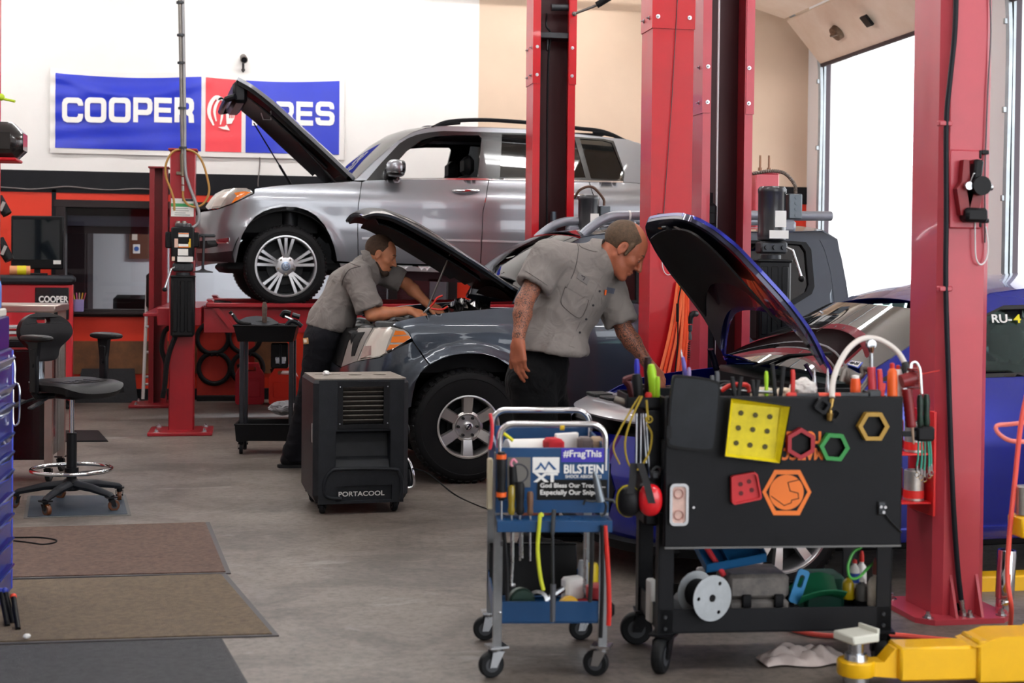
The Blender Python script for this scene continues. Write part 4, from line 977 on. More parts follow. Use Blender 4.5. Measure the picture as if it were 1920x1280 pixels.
# headlight
hl=sv.panel('headlight',U([(391,393),(386,388),(404,364),(421,355.5),(444,353),(462,353),(471,357),(474,362),(450,374),(430,383),(411,390)]),LENS,car,off=0.004,th=0.03,h=0.03)
sv.panel('turn_signal',U([(434,382),(444,368),(440,362),(459,359),(470,361),(450,373)]),AMB,hl,off=0.007,th=0.004)
sv.panel('lamp_glass',U([(398,388),(405,371),(421,361),(432,359),(424,372),(414,386)]),LENSW,hl,off=0.007,th=0.004)
sv.panel('lower_grille',U([(372,452),(412,450),(407,462),(385,466),(370,466)]),PLB,obj_f,off=0.004,th=0.02)
sv.panel('fog_trim',U([(404,449),(431,445),(429,456),(409,457)]),CHROME,obj_f,off=0.008,th=0.012)
sv.panel('bumper_lip',U([(370,474),(400,474),(436,470),(440,492),(405,490),(372,489)]),mat('dark_plastic_red_reflection','#2a1c20',0.35),obj_f,off=0.006,th=0.02)  # same painted-in red reflection on the lower bumper
# roof, windscreen, tail
NR=len(topl)
ridge=sv.rows([(u,z,.055,0.0)for(u,z)in topl[5:]],18);rf=obj('roof',MB().slab(ridge,0.006),SIL,car)
obj('windscreen',MB().slab(sv.rows([(u+.01,z,.02,.13)for(u,z)in topl[:6]],16),0.006),WSG,car)
tail=sv.rows([topl[-1]+(.05,0),(sv.L-.32,1.5,.04,-.06),(sv.L-.18,1.1,.02,-.12)],14);obj('tailgate',MB().slab(tail,0.01),DARKG,car)
for far in(1,-1):
 Pn=[Vector(sv.raw(*p))for p in U([(812,239),(843,239),(905,241),(989,245),(1082,254),(1135,259),(1178,265)])]
 Pt=[Vector((p.x,p.y+.045,p.z+dz))for p,dz in zip(Pn,(0,.058,.085,.082,.075,.065,0))]
 if far<0:Pt=[Vector((p.x,-p.y,p.z))for p in Pt]
 rl=obj('roof_rail',MB(sv.M).tube(bez(Pt,36),.019,8),PLB,car)
 for k in(1,5):
  f_=MB(sv.M);p=Pt[k];d_=-1 if k==5 else 1;f_.tube([p+Vector((-d_*.16,0,-.055)),p+Vector((d_*.02,0,-.008)),p+Vector((d_*.11,0,-.006))],[.006,.024,.016],8)
  obj('rail_foot',f_,PLB,rl)
  # bonnet
wh=0.70
tp=[sv.side(x,y,-wh)for x,y in((662,334),(610,284),(560,238),(510,190),(470,158),(445,143))]
bh,hd=hood(sv,car,[(p[0],p[1]-.02)for p in tp],[.72,.72,.71,.69,.66,.60],[.06,.07,.07,.06,.04,.01],SIL,mat('bonnet_underside','#101013',0.45),0.045,ENG,edge=0.03)
cs,cz,ns,nz,ww,cc=hd
g=MB(sv.M);g.bx((cs[-1]-.03,-.56,cz[-1]-.2),(cs[-1]+.10,.56,cz[-1]+.0),.03);g.tube([(cs[-1]-.01,-.6,cz[-1]-.15),(cs[-1]-.08,-.55,cz[-1]-.17),(cs[-1]-.09,0,cz[-1]-.18),(cs[-1]-.08,.55,cz[-1]-.17),(cs[-1]-.01,.6,cz[-1]-.15)],.03,8)
obj('grille_shell',g,BLKP,bh)
g=MB(sv.M)
for sgn,e in((-1,.34),(1,.62)):
 i=int(e*30);top_=Vector((cs[i]+ns[i]*-.08,sgn*.6,cz[i]+nz[i]*-.08));bot=Vector((cs[0]-.06-(0.28 if sgn>0 else 0.0),sgn*.66,cz[0]-.12));mid_=top_*.45+bot*.55
 g.tube([top_,mid_],.007,8);g.tube([mid_,bot],.013,8)
obj('gas_strut',g,BLKP,car)
g=MB(sv.M);a=Vector((cs[18]+ns[18]*-.1,-.5,cz[18]+nz[18]*-.1));g.tube([a+Vector(v)for v in((0,0,0),(.02,0,-.06),(.09,0,-.06),(.09,0,.02))],.006,6);obj('hood_latch',g,mat('latch_grey','#8b8788',.4,.6),bh)
# engine bay, cabin, underside
e=MB(sv.M);e.bx((.25,-.62,.62),(1.2,.62,.90),.05);e.bx((.5,-.4,.85),(1.05,.35,.99),.05);e.bx((.3,.4,.8),(.6,.6,1.0),.03);e.bx((1.02,-.68,.9),(1.3,.68,1.05),.03);obj('engine',e,ENG,car)
e=MB(sv.M);e.bx((.3,-.8,.3),(sv.L-.3,.8,.40),.04);e.bx((1.45,-.78,.40),(sv.L-.25,.78,.6),.04);obj('floor_pan',e,mat('underbody_black','#0e0e10',.8),car)
e=MB(sv.M);e.bx((1.3,-.70,.6),(1.75,.70,1.04),.08);e.bx((1.55,-.45,1.0),(1.8,-.2,1.1),.03);e.lathe([(.16,-.012),(.175,0),(.16,.012),(.15,0)],(1.9,-.34,1.02),(-1,0,.45),28,closed=True);obj('dashboard',e,PLB,car)
for t_ in(-.36,.36):seat(sv.M@T(2.2,t_,.52),car)
seat(sv.M@T(3.05,0,.55),car,1.25,False)
e=MB(sv.M)
for s_,z_ in((2.32,1.62),(3.3,1.62)):e.box((s_,0,z_),(.06,1.25,.05),.02)
e.bx((2.2,-.58,1.655),(3.9,.58,1.675));obj('headliner',e,mat('headliner_dark','#242225',.9),car)
# mirror
a=Vector(sv.raw(*U([(736,320)])[0]));g=MB(sv.M);g.ell(a+Vector((0.0,-.13,.02)),(.075,.125,.075),20,12,e=.75);mr=obj('side_mirror',g,SIL,car)
g=MB(sv.M);g.ell(a+Vector((0.005,-.125,-.032)),(.08,.125,.035),16,10,e=.8);g.tube([a+Vector((.02,-.05,-.05)),a+Vector((.05,.06,-.06))],.028,8);g.ell(a+Vector((.06,-.13,.02)),(.03,.11,.066),14,10,e=.7);obj('mirror_base',g,TRIMB,mr)
for k,zz in((0,.02),(1,-.005)):obj('signal_strip',MB(sv.M).tube([a+Vector((-.062,-.05,zz+.012)),a+Vector((-.074,-.14,zz+.01)),a+Vector((-.052,-.225,zz+.004))],.0045,6),mat('mirror_groove','#55565c',.4),mr)
# wheels
wheel(sv,car,(SW,R_,.015),R_,.235,.265,'triple');wheel(sv,car,(SW+2.755,R_,.015),R_,.235,.265,'triple')
wheel(sv,car,(SW,R_,.015),R_,.235,.265,'triple',far=True);wheel(sv,car,(SW+2.755,R_,.015),R_,.235,.265,'triple',far=True)
for f_ in(False,True):
 for s_ in(SW,SW+2.755):arch_liner(sv,car,s_,R_+.02,.47,far=f_)
g=MB(sv.M);g.cyl((SW,-.7,R_),(SW,.7,R_),.035);g.cyl((SW,-.66,R_),(SW+.1,-.56,.95),.05,.06);g.lathe([(.075,-.1+.03*i+(.012 if i%2 else 0))for i in range(7)],(SW+.06,-.6,.8),(0,0,1),14);obj('suspension',g,GUN,car)
# ---------------------------------------------------------------- dark grey pick-up with raised bonnet
GRY=mat('slate_car_paint','#3a414b',0.28,0.6,coat=1.0);GRYP=mat('grey_lamp_surround','#8f8a86',0.35,0.3)
P0=at(878,800,9.53);R_=0.387;SW=0.86
M_=T(*P0)@RZ(2.5)@T(-SW,0.92,-R_)
tk=Body(M_,5.22,0.925,0.55,0.15,[(0,.12),(.3,.05),(.45,.02),(.62,.0),(.85,.0),(1.0,.004),(1.08,.02),(1.14,.05),(1.2,.075),(1.74,.20),(1.8,.26)],nf=3.0,nr=5,lean_f=[(0,.06),(.5,0),(.75,.0),(.95,.06),(1.1,.14)],arches=((SW,R_,.49),(SW+3.2,R_,.49)),flare=.035)
car=thing('car','dark grey pick-up truck with its bonnet propped open behind the black cooler','car',(P0.x,P0.y,0));U=tk.uz
arch=[(771,760),(775,735),(780,716),(789,699),(804,684),(829,671.5),(850,665),(878,662),(907,663),(932,670),(955,685),(971,704),(981,728),(985,760)]
top=[(737,609),(743,603),(770,597),(797,591.5),(830,587),(870,583),(910,580),(954,576.5),(990,574)]
wing=U(top+[(1018,574),(1020,650),(1022,800),(986,800)]+arch[::-1][0:-3]+[(806,683),(790,660),(775,639),(772,632),(766,622),(758,616.5)])
nw=tk.panel('front_wing',wing,GRY,car,h=0.035);tk.panel('front_wing',wing,GRY,car,far=True,h=0.06)
bmp=U([(640,689.5),(670,678),(712,671),(722,665.5),(745,653),(773,640.5),(788,662),(803,683),(788,699),(779,716),(774,735),(770,762),(720,775)])+[(tk.u0,.42),(tk.u0,.80)]
tk.panel('front_bumper',bmp,GRY,car,off=.004,h=0.03);tk.panel('front_bumper',bmp,GRY,car,off=.004,far=True,h=0.05)
hl=tk.panel('headlight',U([(701,614.5),(735,613),(757,618),(765,623),(771,633.5),(722,663.5),(712,669),(671,676.5),(684,645)]),LENS,car,off=.003,th=.03,h=.03)
for far in(True,):tk.panel('headlight',U([(701,614.5),(735,613),(757,618),(765,623),(771,633.5),(722,663.5),(712,669),(671,676.5),(684,645)]),LENS,car,off=.003,th=.03,h=.05,far=True)
tk.panel('lamp_chamber',U([(704,617),(733,616),(737,620),(722,662),(712,667),(676,674),(688,645)]),LENSW,hl,off=.006,th=.004)
for q in([(742,620),(757,621),(763,627),(738,629)],[(736,631),(766,629),(770,633),(757,642),(733,642)],[(731,646),(751,645),(736,654),(725,657)]):
 tk.panel('turn_signal',U(q),AMB,hl,off=.008,th=.004)
tk.panel('lower_chamber',U([(684,649),(697,648),(697,665),(676,673)]),mat('lamp_rose','#a99089',.2,.3,coat=.8),hl,off=.008,th=.004)
gs=tk.panel('grille_surround',U([(673,615),(699,615),(670,677),(641,688),(655,640)]),GRYP,car,off=.004,th=.02)
tk.panel('grille_slot',U([(669,624),(685,623),(666,667),(660,668)]),mat('grille_black','#08080a',.6),gs,off=.008,th=.004)
gc=[(tk.u0,.80),(tk.u0,1.02)]+U([(671,615.5),(653,640),(645,665),(640,688)])
for far in(False,True):tk.panel('grille',gc,mat('grille_black','#08080a',.6),car,far=far,off=.002,th=.02,h=.04)
fdoor=U([(1021,574),(1110,572),(1203,571),(1206,650),(1206,800),(1024,800),(1022,650)]);d1=tk.panel('front_door',fdoor,GRY,car,h=.05)
rdoor=U([(1207,571),(1330,570),(1475,571),(1486,568),(1516,548),(1521,536),(1515,470),(1510,456),(1535,451),(1545,470),(1556,512),(1566,586),(1566,640),(1545,690),(1520,740),(1515,790),(1209,800),(1209,650)]);d2=tk.panel('rear_door',rdoor,GRY,car,h=.05)
cabq=U([(1537,449),(1568,450),(1577,482),(1588,538),(1591,556),(1583,577),(1581,640),(1568,640),(1568,586),(1558,512),(1547,470)]);tk.panel('cab_corner',cabq,GRY,car,h=.04)
u_b=U([(1583,577)])[0][0]+.03
bed=[(u_b,.45),(u_b,1.14),(tk.u1,1.14),(tk.u1,.5),(SW+3.2+.49,.4),(SW+3.2+.42,.63),(SW+3.2,.87),(SW+3.2-.42,.63),(SW+3.2-.49,.42)]
tk.panel('bed_side',bed,GRY,car,h=.06);tk.panel('bed_side',bed,GRY,car,far=True,h=.08)
tk.panel('cab_side',[(1.35,.42),(1.35,1.14),(u_b,1.14),(u_b,.45)],GRY,car,far=True,h=.08)
# cab upper
topl=U([(962,566),(975,537),(990,508),(1030,475),(1090,445),(1130,439),(1200,436),(1330,434),(1459,436),(1542,433.5),(1568,449)])
wfr=U([(1010,566),(1020,530),(1060,488),(1105,462),(1196,456),(1197,565)]);wrr=U([(1212,565),(1212,456),(1350,454),(1465,454),(1505,457),(1514,470),(1520,535),(1515,548),(1486,566)])
cab=topl+U([(1578,482),(1589,540),(1583,577),(1486,570.5),(1330,570.5),(1203,571),(1018,574),(990,574)])
for far in(False,True):
 tk.panel('cab_frame',cab,GRY,car,holes=[wfr,wrr],off=-.003,th=.04,far=far,h=.05)
 tk.panel('side_window',wfr,DARKG,car,off=-.014,th=.004,far=far,h=.1);tk.panel('side_window',wrr,DARKG,car,off=-.014,th=.004,far=far,h=.1)
ring=lambda a,k:[(sum(p[0]for p in a)/len(a)+(p[0]-sum(q[0]for q in a)/len(a))*k,sum(p[1]for p in a)/len(a)+(p[1]-sum(q[1]for q in a)/len(a))*k)for p in a]
tk.panel('window_seal',ring(wrr,1.07),PLB,car,holes=[ring(wrr,.96)],off=.006,th=.02);tk.panel('window_seal',ring(wfr,1.06),PLB,car,holes=[ring(wfr,.96)],off=.006,th=.02)
obj('roof',MB().slab(tk.rows([(u,z,.05,0.0)for(u,z)in topl[4:10]],18),0.006),GRY,car)
obj('windscreen',MB().slab(tk.rows([(u+.01,z,.03,.10)for(u,z)in topl[:5]],16),0.006),WSG,car)
e=topl[-1];obj('rear_window',MB().slab(tk.rows([(topl[-2][0],topl[-2][1],.05,0),e+(.0,0),(e[0]+.04,1.3,.0,-.03),(e[0]+.05,1.1,.0,-.03)],12),.01),GRY,car)
b=MB(tk.M);b.bx((u_b+.03,-.80,.55),(5.15,.80,.6));b.bx((5.12,-.86,.55),(5.2,.86,1.13),.02);b.bx((u_b,-.86,.55),(u_b+.04,.86,1.13),.01);obj('load_bed',b,PLB,car)
for far in(1,-1):
 Pp=[at(x,y,d_)for x,y,d_ in((1092,441,10.0),(1104,430,10.0),(1125,415,10.03),(1148,406,10.05),(1180,404,10.1),(1330,403,10.35),(1480,404.5,10.6),(1558,405,10.75))]
 Lp=[tk.Mi@p for p in Pp];w_=tk.W-.26;Lp=[Vector((p.x,far*-w_,p.z))for p in Lp]
 Lp=[]
 for x,y in((1092,441),(1104,430),(1125,415),(1148,406),(1180,404),(1330,403),(1480,404.5),(1558,405)):
  s_,z_=tk.side(x,y,-w_);Lp.append(Vector((s_,-w_*far,z_)))
 rl=obj('roof_rail',MB(tk.M).tube(bez(Lp,40),.035,12),mat('rail_grey_silver','#878a93',.35,.5),car)
 for k in(4,6):p=Lp[k];obj('rail_foot',MB(tk.M).box(p+Vector((-.03,0,-.075)),(.16,.07,.11),.03),mat('rail_grey_silver','#878a93',.35,.5),rl)
 if far==1:obj('joint_ring',MB(tk.M).cyl(Lp[4]+Vector((-.01,0,0)),Lp[4]+Vector((.005,0,0)),.037,None,14),mat('joint_pale','#dcdcda',.5),rl)
 # bonnet
wh=.70;tp=[tk.side(x,y,-wh)for x,y in((958,543),(914,513),(872,486),(817,452),(773,427),(735,407),(706,402),(688,408))]
bh,hd=hood(tk,car,tp,[.74,.74,.73,.72,.71,.68,.62,.54],[.05,.06,.07,.08,.08,.06,.05,.03],GRY,mat('bonnet_underside','#17171a',0.35),.04,ENG,edge=.018)
a,c=tk.side(846,472,-.42),tk.side(797,588,-.42);obj('prop_rod',MB(tk.M).tube([(a[0],-.42,a[1]),(c[0],-.42,c[1])],.007,8),mat('rod_grey','#77736f',.4,.7),car)
# engine bay
e=MB(tk.M);e.bx((.12,-.72,.70),(1.2,.74,.93),.04);e.bx((.10,-.62,.9),(.2,.62,1.02),.02);e.bx((.5,-.35,.9),(1.05,.3,1.06),.05);obj('engine',e,ENG,car)
e=MB(tk.M);rnd=random.Random(3)
for i in range(34):
 x,y,z=rnd.uniform(.2,1.15),rnd.uniform(-.62,.62),rnd.uniform(.95,1.07);e.box((x,y,z),(rnd.uniform(.04,.14),rnd.uniform(.04,.16),rnd.uniform(.03,.07)),.012,Matrix.Rotation(rnd.uniform(0,3),3,'Z'))
for i in range(10):
 x,y=rnd.uniform(.25,1.0),rnd.uniform(-.6,.6);e.tube(bez([(x,y,1.05),(x+.08,y+.05,1.1),(x+.2,y-.08,1.08),(x+.25,y+.1,1.03)],12),.012,6)
obj('engine_parts',e,ENG2,car)
e=MB(tk.M);e.bx((.55,-.84,1.06),(1.25,-.66,1.1),.02);e.bx((.55,.66,1.06),(1.25,.84,1.1),.02);e.bx((1.16,-.78,1.0),(1.35,.78,1.1),.02);obj('inner_wing',e,GRY,car)
e=MB(tk.M);e.bx((.25,-.78,.38),(5.1,.78,.5),.04);e.bx((1.45,-.8,.5),(u_b,.8,.62),.02);obj('floor_pan',e,mat('underbody_black','#0e0e10',.8),car)
e=MB(tk.M);e.bx((1.4,-.72,.7),(1.85,.72,1.14),.06);obj('dashboard',e,PLB,car)
for t_ in(-.36,.36):seat(tk.M@T(2.15,t_,.6),car)
seat(tk.M@T(2.9,0,.62),car,1.2,False)
wheel(tk,car,(SW,R_,.0),R_,.265,.208,'six');wheel(tk,car,(SW+3.2,R_,.0),R_,.265,.208,'six')
wheel(tk,car,(SW,R_,.0),R_,.265,.208,'six',far=True);wheel(tk,car,(SW+3.2,R_,.0),R_,.265,.208,'six',far=True)
for f_ in(False,True):
 for s_ in(SW,SW+3.2):arch_liner(tk,car,s_,R_+.02,.5,far=f_)
 # crumpled clear plastic over the cowl
pl=MB();rnd=random.Random(11);n1,n2=22,16;G=[]
for i in range(n1):
 row=[]
 for j in range(n2):
  u_,v_=i/(n1-1),j/(n2-1);p=tk.M@Vector((.82+.5*u_,-.15+.66*v_,1.12+.13*math.sin(math.pi*v_)*(0.45+.55*u_)*math.sin(math.pi*min(1,u_*1.2))))
  row.append(p+Vector((rnd.uniform(-.018,.018),rnd.uniform(-.018,.018),rnd.uniform(-.03,.03))))
 G.append(row)
pl.grid(G);pl.slab(G,.002)
setp(obj('plastic_sheet',pl,glass('crumpled_plastic',(.55,.55,.56),.22,.18),smooth=False),'crumpled clear plastic sheet lying on the engine of the dark grey pick-up','plastic sheet')
# pliers on the wing
p=ony(812,580,tk.M.translation.y+.25);pq=thing('pliers','red handled pliers held in the engine bay of the pick-up','pliers',tuple(at(810,580,9.75)))
q=lambda x,y:at(x,y,9.72);RH=mat('red_grip','#c8281f',.4)
obj('jaw',MB().tube([q(794,586),q(800,580),q(806,576)],[.004,.008,.007],8),STEEL,pq)
obj('grip',MB().tube(bez([q(806,576),q(813,568),q(820,558),q(830,554)],12),.007,8),RH,pq);obj('grip',MB().tube(bez([q(808,578),q(822,580),q(832,579),q(840,574)],12),.007,8),RH,pq)
# ---------------------------------------------------------------- blue car with raised bonnet behind the black cart
BLU=mat('blue_car_paint','#0b1a8c',0.2,0.55,coat=1.0);BLUD=mat('blue_bonnet_underside','#20203c',0.22,0.6,coat=.8)
P0=at(1468,978,6.45);R_=0.312;SW=0.77
M_=T(P0.x,P0.y,R_)@RZ(3.5)@T(-SW,0.865,-R_)
bc=Body(M_,4.5,0.875,0.72,0.6,[(0,.14),(.2,.05),(.3,.03),(.5,.006),(.66,.0),(.8,.01),(.88,.03),(.93,.055),(.97,.075),(1.38,.27),(1.46,.33)],nf=2.4,nr=2.6,lean_f=[(0,.08),(.25,.0),(.5,.02),(.7,.09),(.9,.25)],lean_r=[(0,.05),(.5,0),(.9,.06)],arches=((SW,R_,.37),(SW+2.6,R_,.37)),flare=.015)
car=thing('car','shiny blue car with its bonnet raised, behind the black tool cart','car',(P0.x,P0.y,0));U=bc.uz
def arc(s,r,a0,a1,n=14):return[(s+r*math.cos(math.radians(a0+(a1-a0)*i/n)),R_+r*math.sin(math.radians(a0+(a1-a0)*i/n)))for i in range(n+1)]
a_s=U([(1608,712)])[0];sd=a_s[0]+.02
top=[(.30,.74),(.45,.80),(.62,.845),(.85,.875),(1.1,.90),(1.35,.925),(sd,.945)]
wing=[(bc.u0+.0,.66),(.0,.68),(.18,.70)]+top+[(sd+.03,.6),(sd+.02,.2),(SW+.37,.2)]+arc(SW,.37,-12,192)+[(SW-.37,.2),(.1,.17),(bc.u0,.16)]
fw=bc.panel('front_wing',wing,BLU,car,h=.04);bc.panel('front_wing',wing,BLU,car,far=True,h=.06)
bc.panel('headlight',[(.02,.60),(.16,.70),(.38,.755),(.52,.775),(.40,.68),(.2,.585),(.06,.57)],LENSW,car,off=.006,th=.03,h=.03)
bc.panel('headlight',[(.02,.60),(.16,.70),(.38,.755),(.52,.775),(.40,.68),(.2,.585),(.06,.57)],LENSW,car,off=.006,th=.03,h=.03,far=True)
gr=[(bc.u0,.3),(bc.u0,.56),(-.16,.54),(-.1,.42),(-.16,.28)]
for far in(False,True):bc.panel('lower_grille',gr,PLB,car,off=.006,th=.02,far=far);bc.panel('bumper_lip',[(bc.u0,.15),(bc.u0,.20),(.1,.2),(.4,.2),(.4,.16),(.1,.155)],PLB,car,off=.03,th=.05,far=far)
zb=lambda s:.955+.02*(s-sd)
fdoor=[(sd+.006,.945),(sd+.5,zb(sd+.5)),(sd+1.12,zb(sd+1.12)),(sd+1.14,.55),(sd+1.1,.26),(sd+.03,.26),(sd+.036,.6)];d1=bc.panel('front_door',fdoor,BLU,car,h=.05)
rdoor=[(sd+1.13,zb(sd+1.12)),(sd+1.9,zb(sd+1.9)),(sd+1.86,.8),(sd+1.7,.62),(sd+1.6,.26),(sd+1.11,.26),(sd+1.15,.55)];bc.panel('rear_door',rdoor,BLU,car,h=.05)
qp=[(sd+1.91,zb(sd+1.9)),(bc.u1,.95),(bc.u1,.25),(SW+2.6+.37,.25)]+arc(SW+2.6,.37,-8,160)+[(sd+1.71,.61),(sd+1.87,.8)];bc.panel('quarter_panel',qp,BLU,car,h=.05)
far_s=[(sd+.006,.945),(sd+1.9,zb(sd+1.9)),(bc.u1,.95),(bc.u1,.25),(SW+2.6+.37,.25)]+arc(SW+2.6,.37,-8,188)+[(SW+2.6-.37,.25),(sd+.02,.25)];bc.panel('body_side',far_s,BLU,car,far=True,h=.07)
for far in(False,True):bc.panel('rocker',[(SW+.37,.2),(SW+.37,.26),(SW+2.6-.37,.26),(SW+2.6-.37,.2)],BLU,car,off=.012,th=.04,far=far);bc.panel('rocker_skirt',[(SW+.39,.16),(SW+.39,.2),(SW+2.6-.39,.2),(SW+2.6-.39,.16)],PLB,car,off=-.01,th=.04,far=far)
# roof line from the near pillar and the roof edge seen beside the column
ap=U([(1606,712),(1660,677),(1717,639)]);rf=U([(1790,590),(1856,551),(1919,543)])
s1,z1=rf[2];topl=ap+[rf[0],rf[1],rf[2],(s1+.5,z1+.02),(s1+.9,z1+.0),(s1+1.25,z1-.1),(s1+1.6,z1-.3)]
ws_=[(sd+.12,.965),(ap[1][0]+.1,ap[1][1]-.02),(ap[2][0]+.09,ap[2][1]-.03),(rf[0][0]+.06,rf[0][1]-.045),(rf[1][0]+.04,rf[1][1]-.07),(sd+1.08,z1-.085),(sd+1.1,.985)]
wr_=[(sd+1.18,.985),(sd+1.16,z1-.085),(s1+.5,z1-.075),(s1+.85,z1-.1),(s1+1.15,z1-.2),(s1+1.15,.995)]
cabp=topl+[(s1+1.7,.955),(sd+1.9,.955),(sd+.0,.94)]
for far in(False,True):
 bc.panel('cab_frame',cabp,BLU,car,holes=[ws_,wr_],off=0,th=.03,far=far,h=.05)
 bc.panel('side_window',ws_,glass('car_glass_green',(.62,.74,.72),-.03),car,off=-.01,th=.004,far=far,h=.08);bc.panel('side_window',wr_,glass('car_glass_green',(.62,.74,.72),-.03),car,off=-.01,th=.004,far=far,h=.08)
 bc.panel('window_seal',ring(ws_,1.08),TRIMB,car,holes=[ring(ws_,.96)],off=.004,th=.015,far=far)
obj('roof',MB().slab(bc.rows([(u,z,.06,0.0)for(u,z)in topl[3:8]],18),0.006),BLU,car)
obj('windscreen',MB().slab(bc.rows([(u+.01,z,.035,.22)for(u,z)in topl[:4]],18),0.006),glass('windscreen_green',(.66,.78,.74),.26),car)
obj('rear_window',MB().slab(bc.rows([(u,z,.05,-.05)for(u,z)in topl[7:10]],12),.006),DARKG,car)
obj('boot_lid',MB().slab(bc.rows([(s1+1.62,z1-.32,.03,-.05),(bc.L-.3,.96,.03,-.08),(bc.L-.12,.94,.02,-.12)],12),.01),BLU,car)
# bonnet
wh=[.655,.65,.64,.61,.565,.48,.37,.24];tp=[bc.side(x,y,-w)for(x,y),w in zip(((1557,702),(1521,625),(1477,567),(1423,509),(1382,465),(1340,431),(1306,412),(1279,405)),wh)]
bh,hd=hood(bc,car,tp,wh,[.05,.05,.05,.05,.045,.035,.02,.01],BLU,BLUD,.03,ENG,nv=30,edge=.016,bow=.2,lin=(.2,.74,.72))
cs,cz,ns,nz,ww,cc=hd
def hu(i,v,off):return Vector((cs[i]+ns[i]*(cc[i]*(1-abs(v)**2.4)-off),ww[i]*v,cz[i]+nz[i]*(cc[i]*(1-abs(v)**2.4)-off)))
m=MB(bc.M);p=[hu(24,-.16,.062),hu(26,-.16,.062),hu(26,.02,.062),hu(24,.02,.062)];m.tube(p,.007,6,closed=True);obj('latch_loop',m,BLKP,bh)
m=MB(bc.M);c_=[hu(25,-.42,.052),hu(25,-.30,.052),hu(23,-.30,.052),hu(23,-.42,.052)];m.add(c_,[(0,1,2,3)]);m.add([x+Vector((-.002,0,-.002))for x in c_],[(0,1,2,3)]);obj('warning_label',m,mat('label_pale','#b9b7b8',.5),bh)
m=MB(bc.M);c_=[hu(25,.22,.052),hu(25,.32,.052),hu(24,.32,.052),hu(24,.22,.052)];m.add(c_,[(0,1,2,3)]);m.add([x+Vector((-.002,0,-.002))for x in c_],[(0,1,2,3)]);obj('warning_label',m,mat('label_orange','#c77a2e',.5),bh)
for sg in(-1,1):
 a=Vector((cs[1]-.02,sg*.60,cz[1]-.03));b_=Vector((cs[0]+.02,sg*.66,.86));obj('hinge_arm',MB(bc.M).tube(bez([a+Vector((-.06,0,.03)),a+Vector((-.03,sg*.02,-.03)),a+Vector((-.0,sg*.03,-.1)),b_],16),.022,8,flat=.5),BLUD,car)
 # engine bay
e=MB(bc.M);e.bx((.2,-.70,.45),(1.3,.70,.70),.04);e.bx((.5,-.35,.66),(1.05,.25,.84),.04);e.bx((1.05,-.68,.72),(sd+.1,.68,.93),.03);obj('engine',e,ENG,car)
e=MB(bc.M);rnd=random.Random(5)
for i in range(40):e.box((rnd.uniform(.3,1.2),rnd.uniform(-.6,.6),rnd.uniform(.72,.84)),(rnd.uniform(.04,.14),rnd.uniform(.04,.14),rnd.uniform(.03,.08)),.012,Matrix.Rotation(rnd.uniform(0,3),3,'Z'))
for i in range(8):x,y=rnd.uniform(.4,1.0),rnd.uniform(-.5,.5);e.tube(bez([(x,y,.8),(x+.08,y+.05,.87),(x+.2,y-.08,.86),(x+.25,y+.1,.8)],12),.013,6)
obj('engine_parts',e,mat('engine_mid_grey','#39393b',.45,.4,noise=.3,nscale=14),car)
e=MB(bc.M)
P=[[Vector((s_,v*w_,z_))for v in np.linspace(-1,1,16)]for(s_,w_,z_)in((.14,.60,.735),(.20,.62,.765),(.30,.64,.775),(.36,.62,.76))]
for row in P:
 for q in row:q.x+=.16*(abs(q.y)/.62)**2.2-.05
e.slab(P,.012);obj('front_panel',e,mat('radiator_panel_silver','#b9b7bd',.3,.5,coat=.5),car)
for t_ in(-.4,-.12,.2,.44):obj('panel_vent',MB(bc.M).box((.30,t_,.79),(.10,.18,.02),.006),PLB,car)
e=MB(bc.M);e.bx((.25,-.74,.14),(4.3,.74,.24),.03);e.bx((1.5,-.74,.24),(4.2,.74,.4),.03);obj('floor_pan',e,mat('underbody_black','#0e0e10',.8),car)
e=MB(bc.M);e.bx((sd+.18,-.66,.5),(sd+.6,.66,.93),.06);e.lathe([(.15,-.012),(.165,0),(.15,.012),(.14,0)],(sd+.75,-.34,.9),(-1,0,.45),28,closed=True);obj('dashboard',e,PLB,car)
hp=bc.Mi@at(1895,635,6.9)
for t_ in(-.34,.34):seat(bc.M@T(hp.x-.18,t_,.28),car)
seat(bc.M@T(hp.x+.5,0,.3),car,1.1,False)
# registration sticker and wiper at the foot of the windscreen
p=ap[0];G=bc.rows([(u+.01,z,.035,.22)for(u,z)in topl[:2]],18)
a,b_=G[0][3]*.62+G[1][3]*.38,G[0][4]*.62+G[1][4]*.38;c_=G[0][3]*.35+G[1][3]*.65
n_=(b_-a).cross(c_-a).normalized();n_=n_ if n_.dot(CAM-a)>0 else-n_
def on_glass(px,py):
 d=ray(px,py);k=(a-CAM).dot(n_)/d.dot(n_);return CAM+d*k+n_*.006
Q=[on_glass(*p)for p in((1588,685),(1597,677.5),(1619,681),(1610,692))];m=MB();m.add(Q,[(0,1,2,3)]);m.add([q-n_*.002 for q in Q],[(0,1,2,3)]);st=obj('sticker',m,mat('sticker_blue','#3a55c8',.5),car)
Q2=[q*.84+sum(Q,Vector())/4*.16+n_*.002 for q in Q];m=MB();m.add(Q2,[(0,1,2,3)]);m.add([q-n_*.001 for q in Q2],[(0,1,2,3)]);obj('sticker_face',m,STICK,st)
U_=(Q[2]-Q[1]).normalized();text('lettering','05-25',.03,sum(Q,Vector())/4+n_*.004,U_,(Q[1]-Q[0]),mat('ink_dark','#2a2b38',.6),st,bold=.01,fit=((Q[2]-Q[1]).length*.72,(Q[1]-Q[0]).length*.5))
obj('wiper',MB().tube([on_glass(1412,690),on_glass(1480,668),on_glass(1560,664)],.008,6),PLB,car)
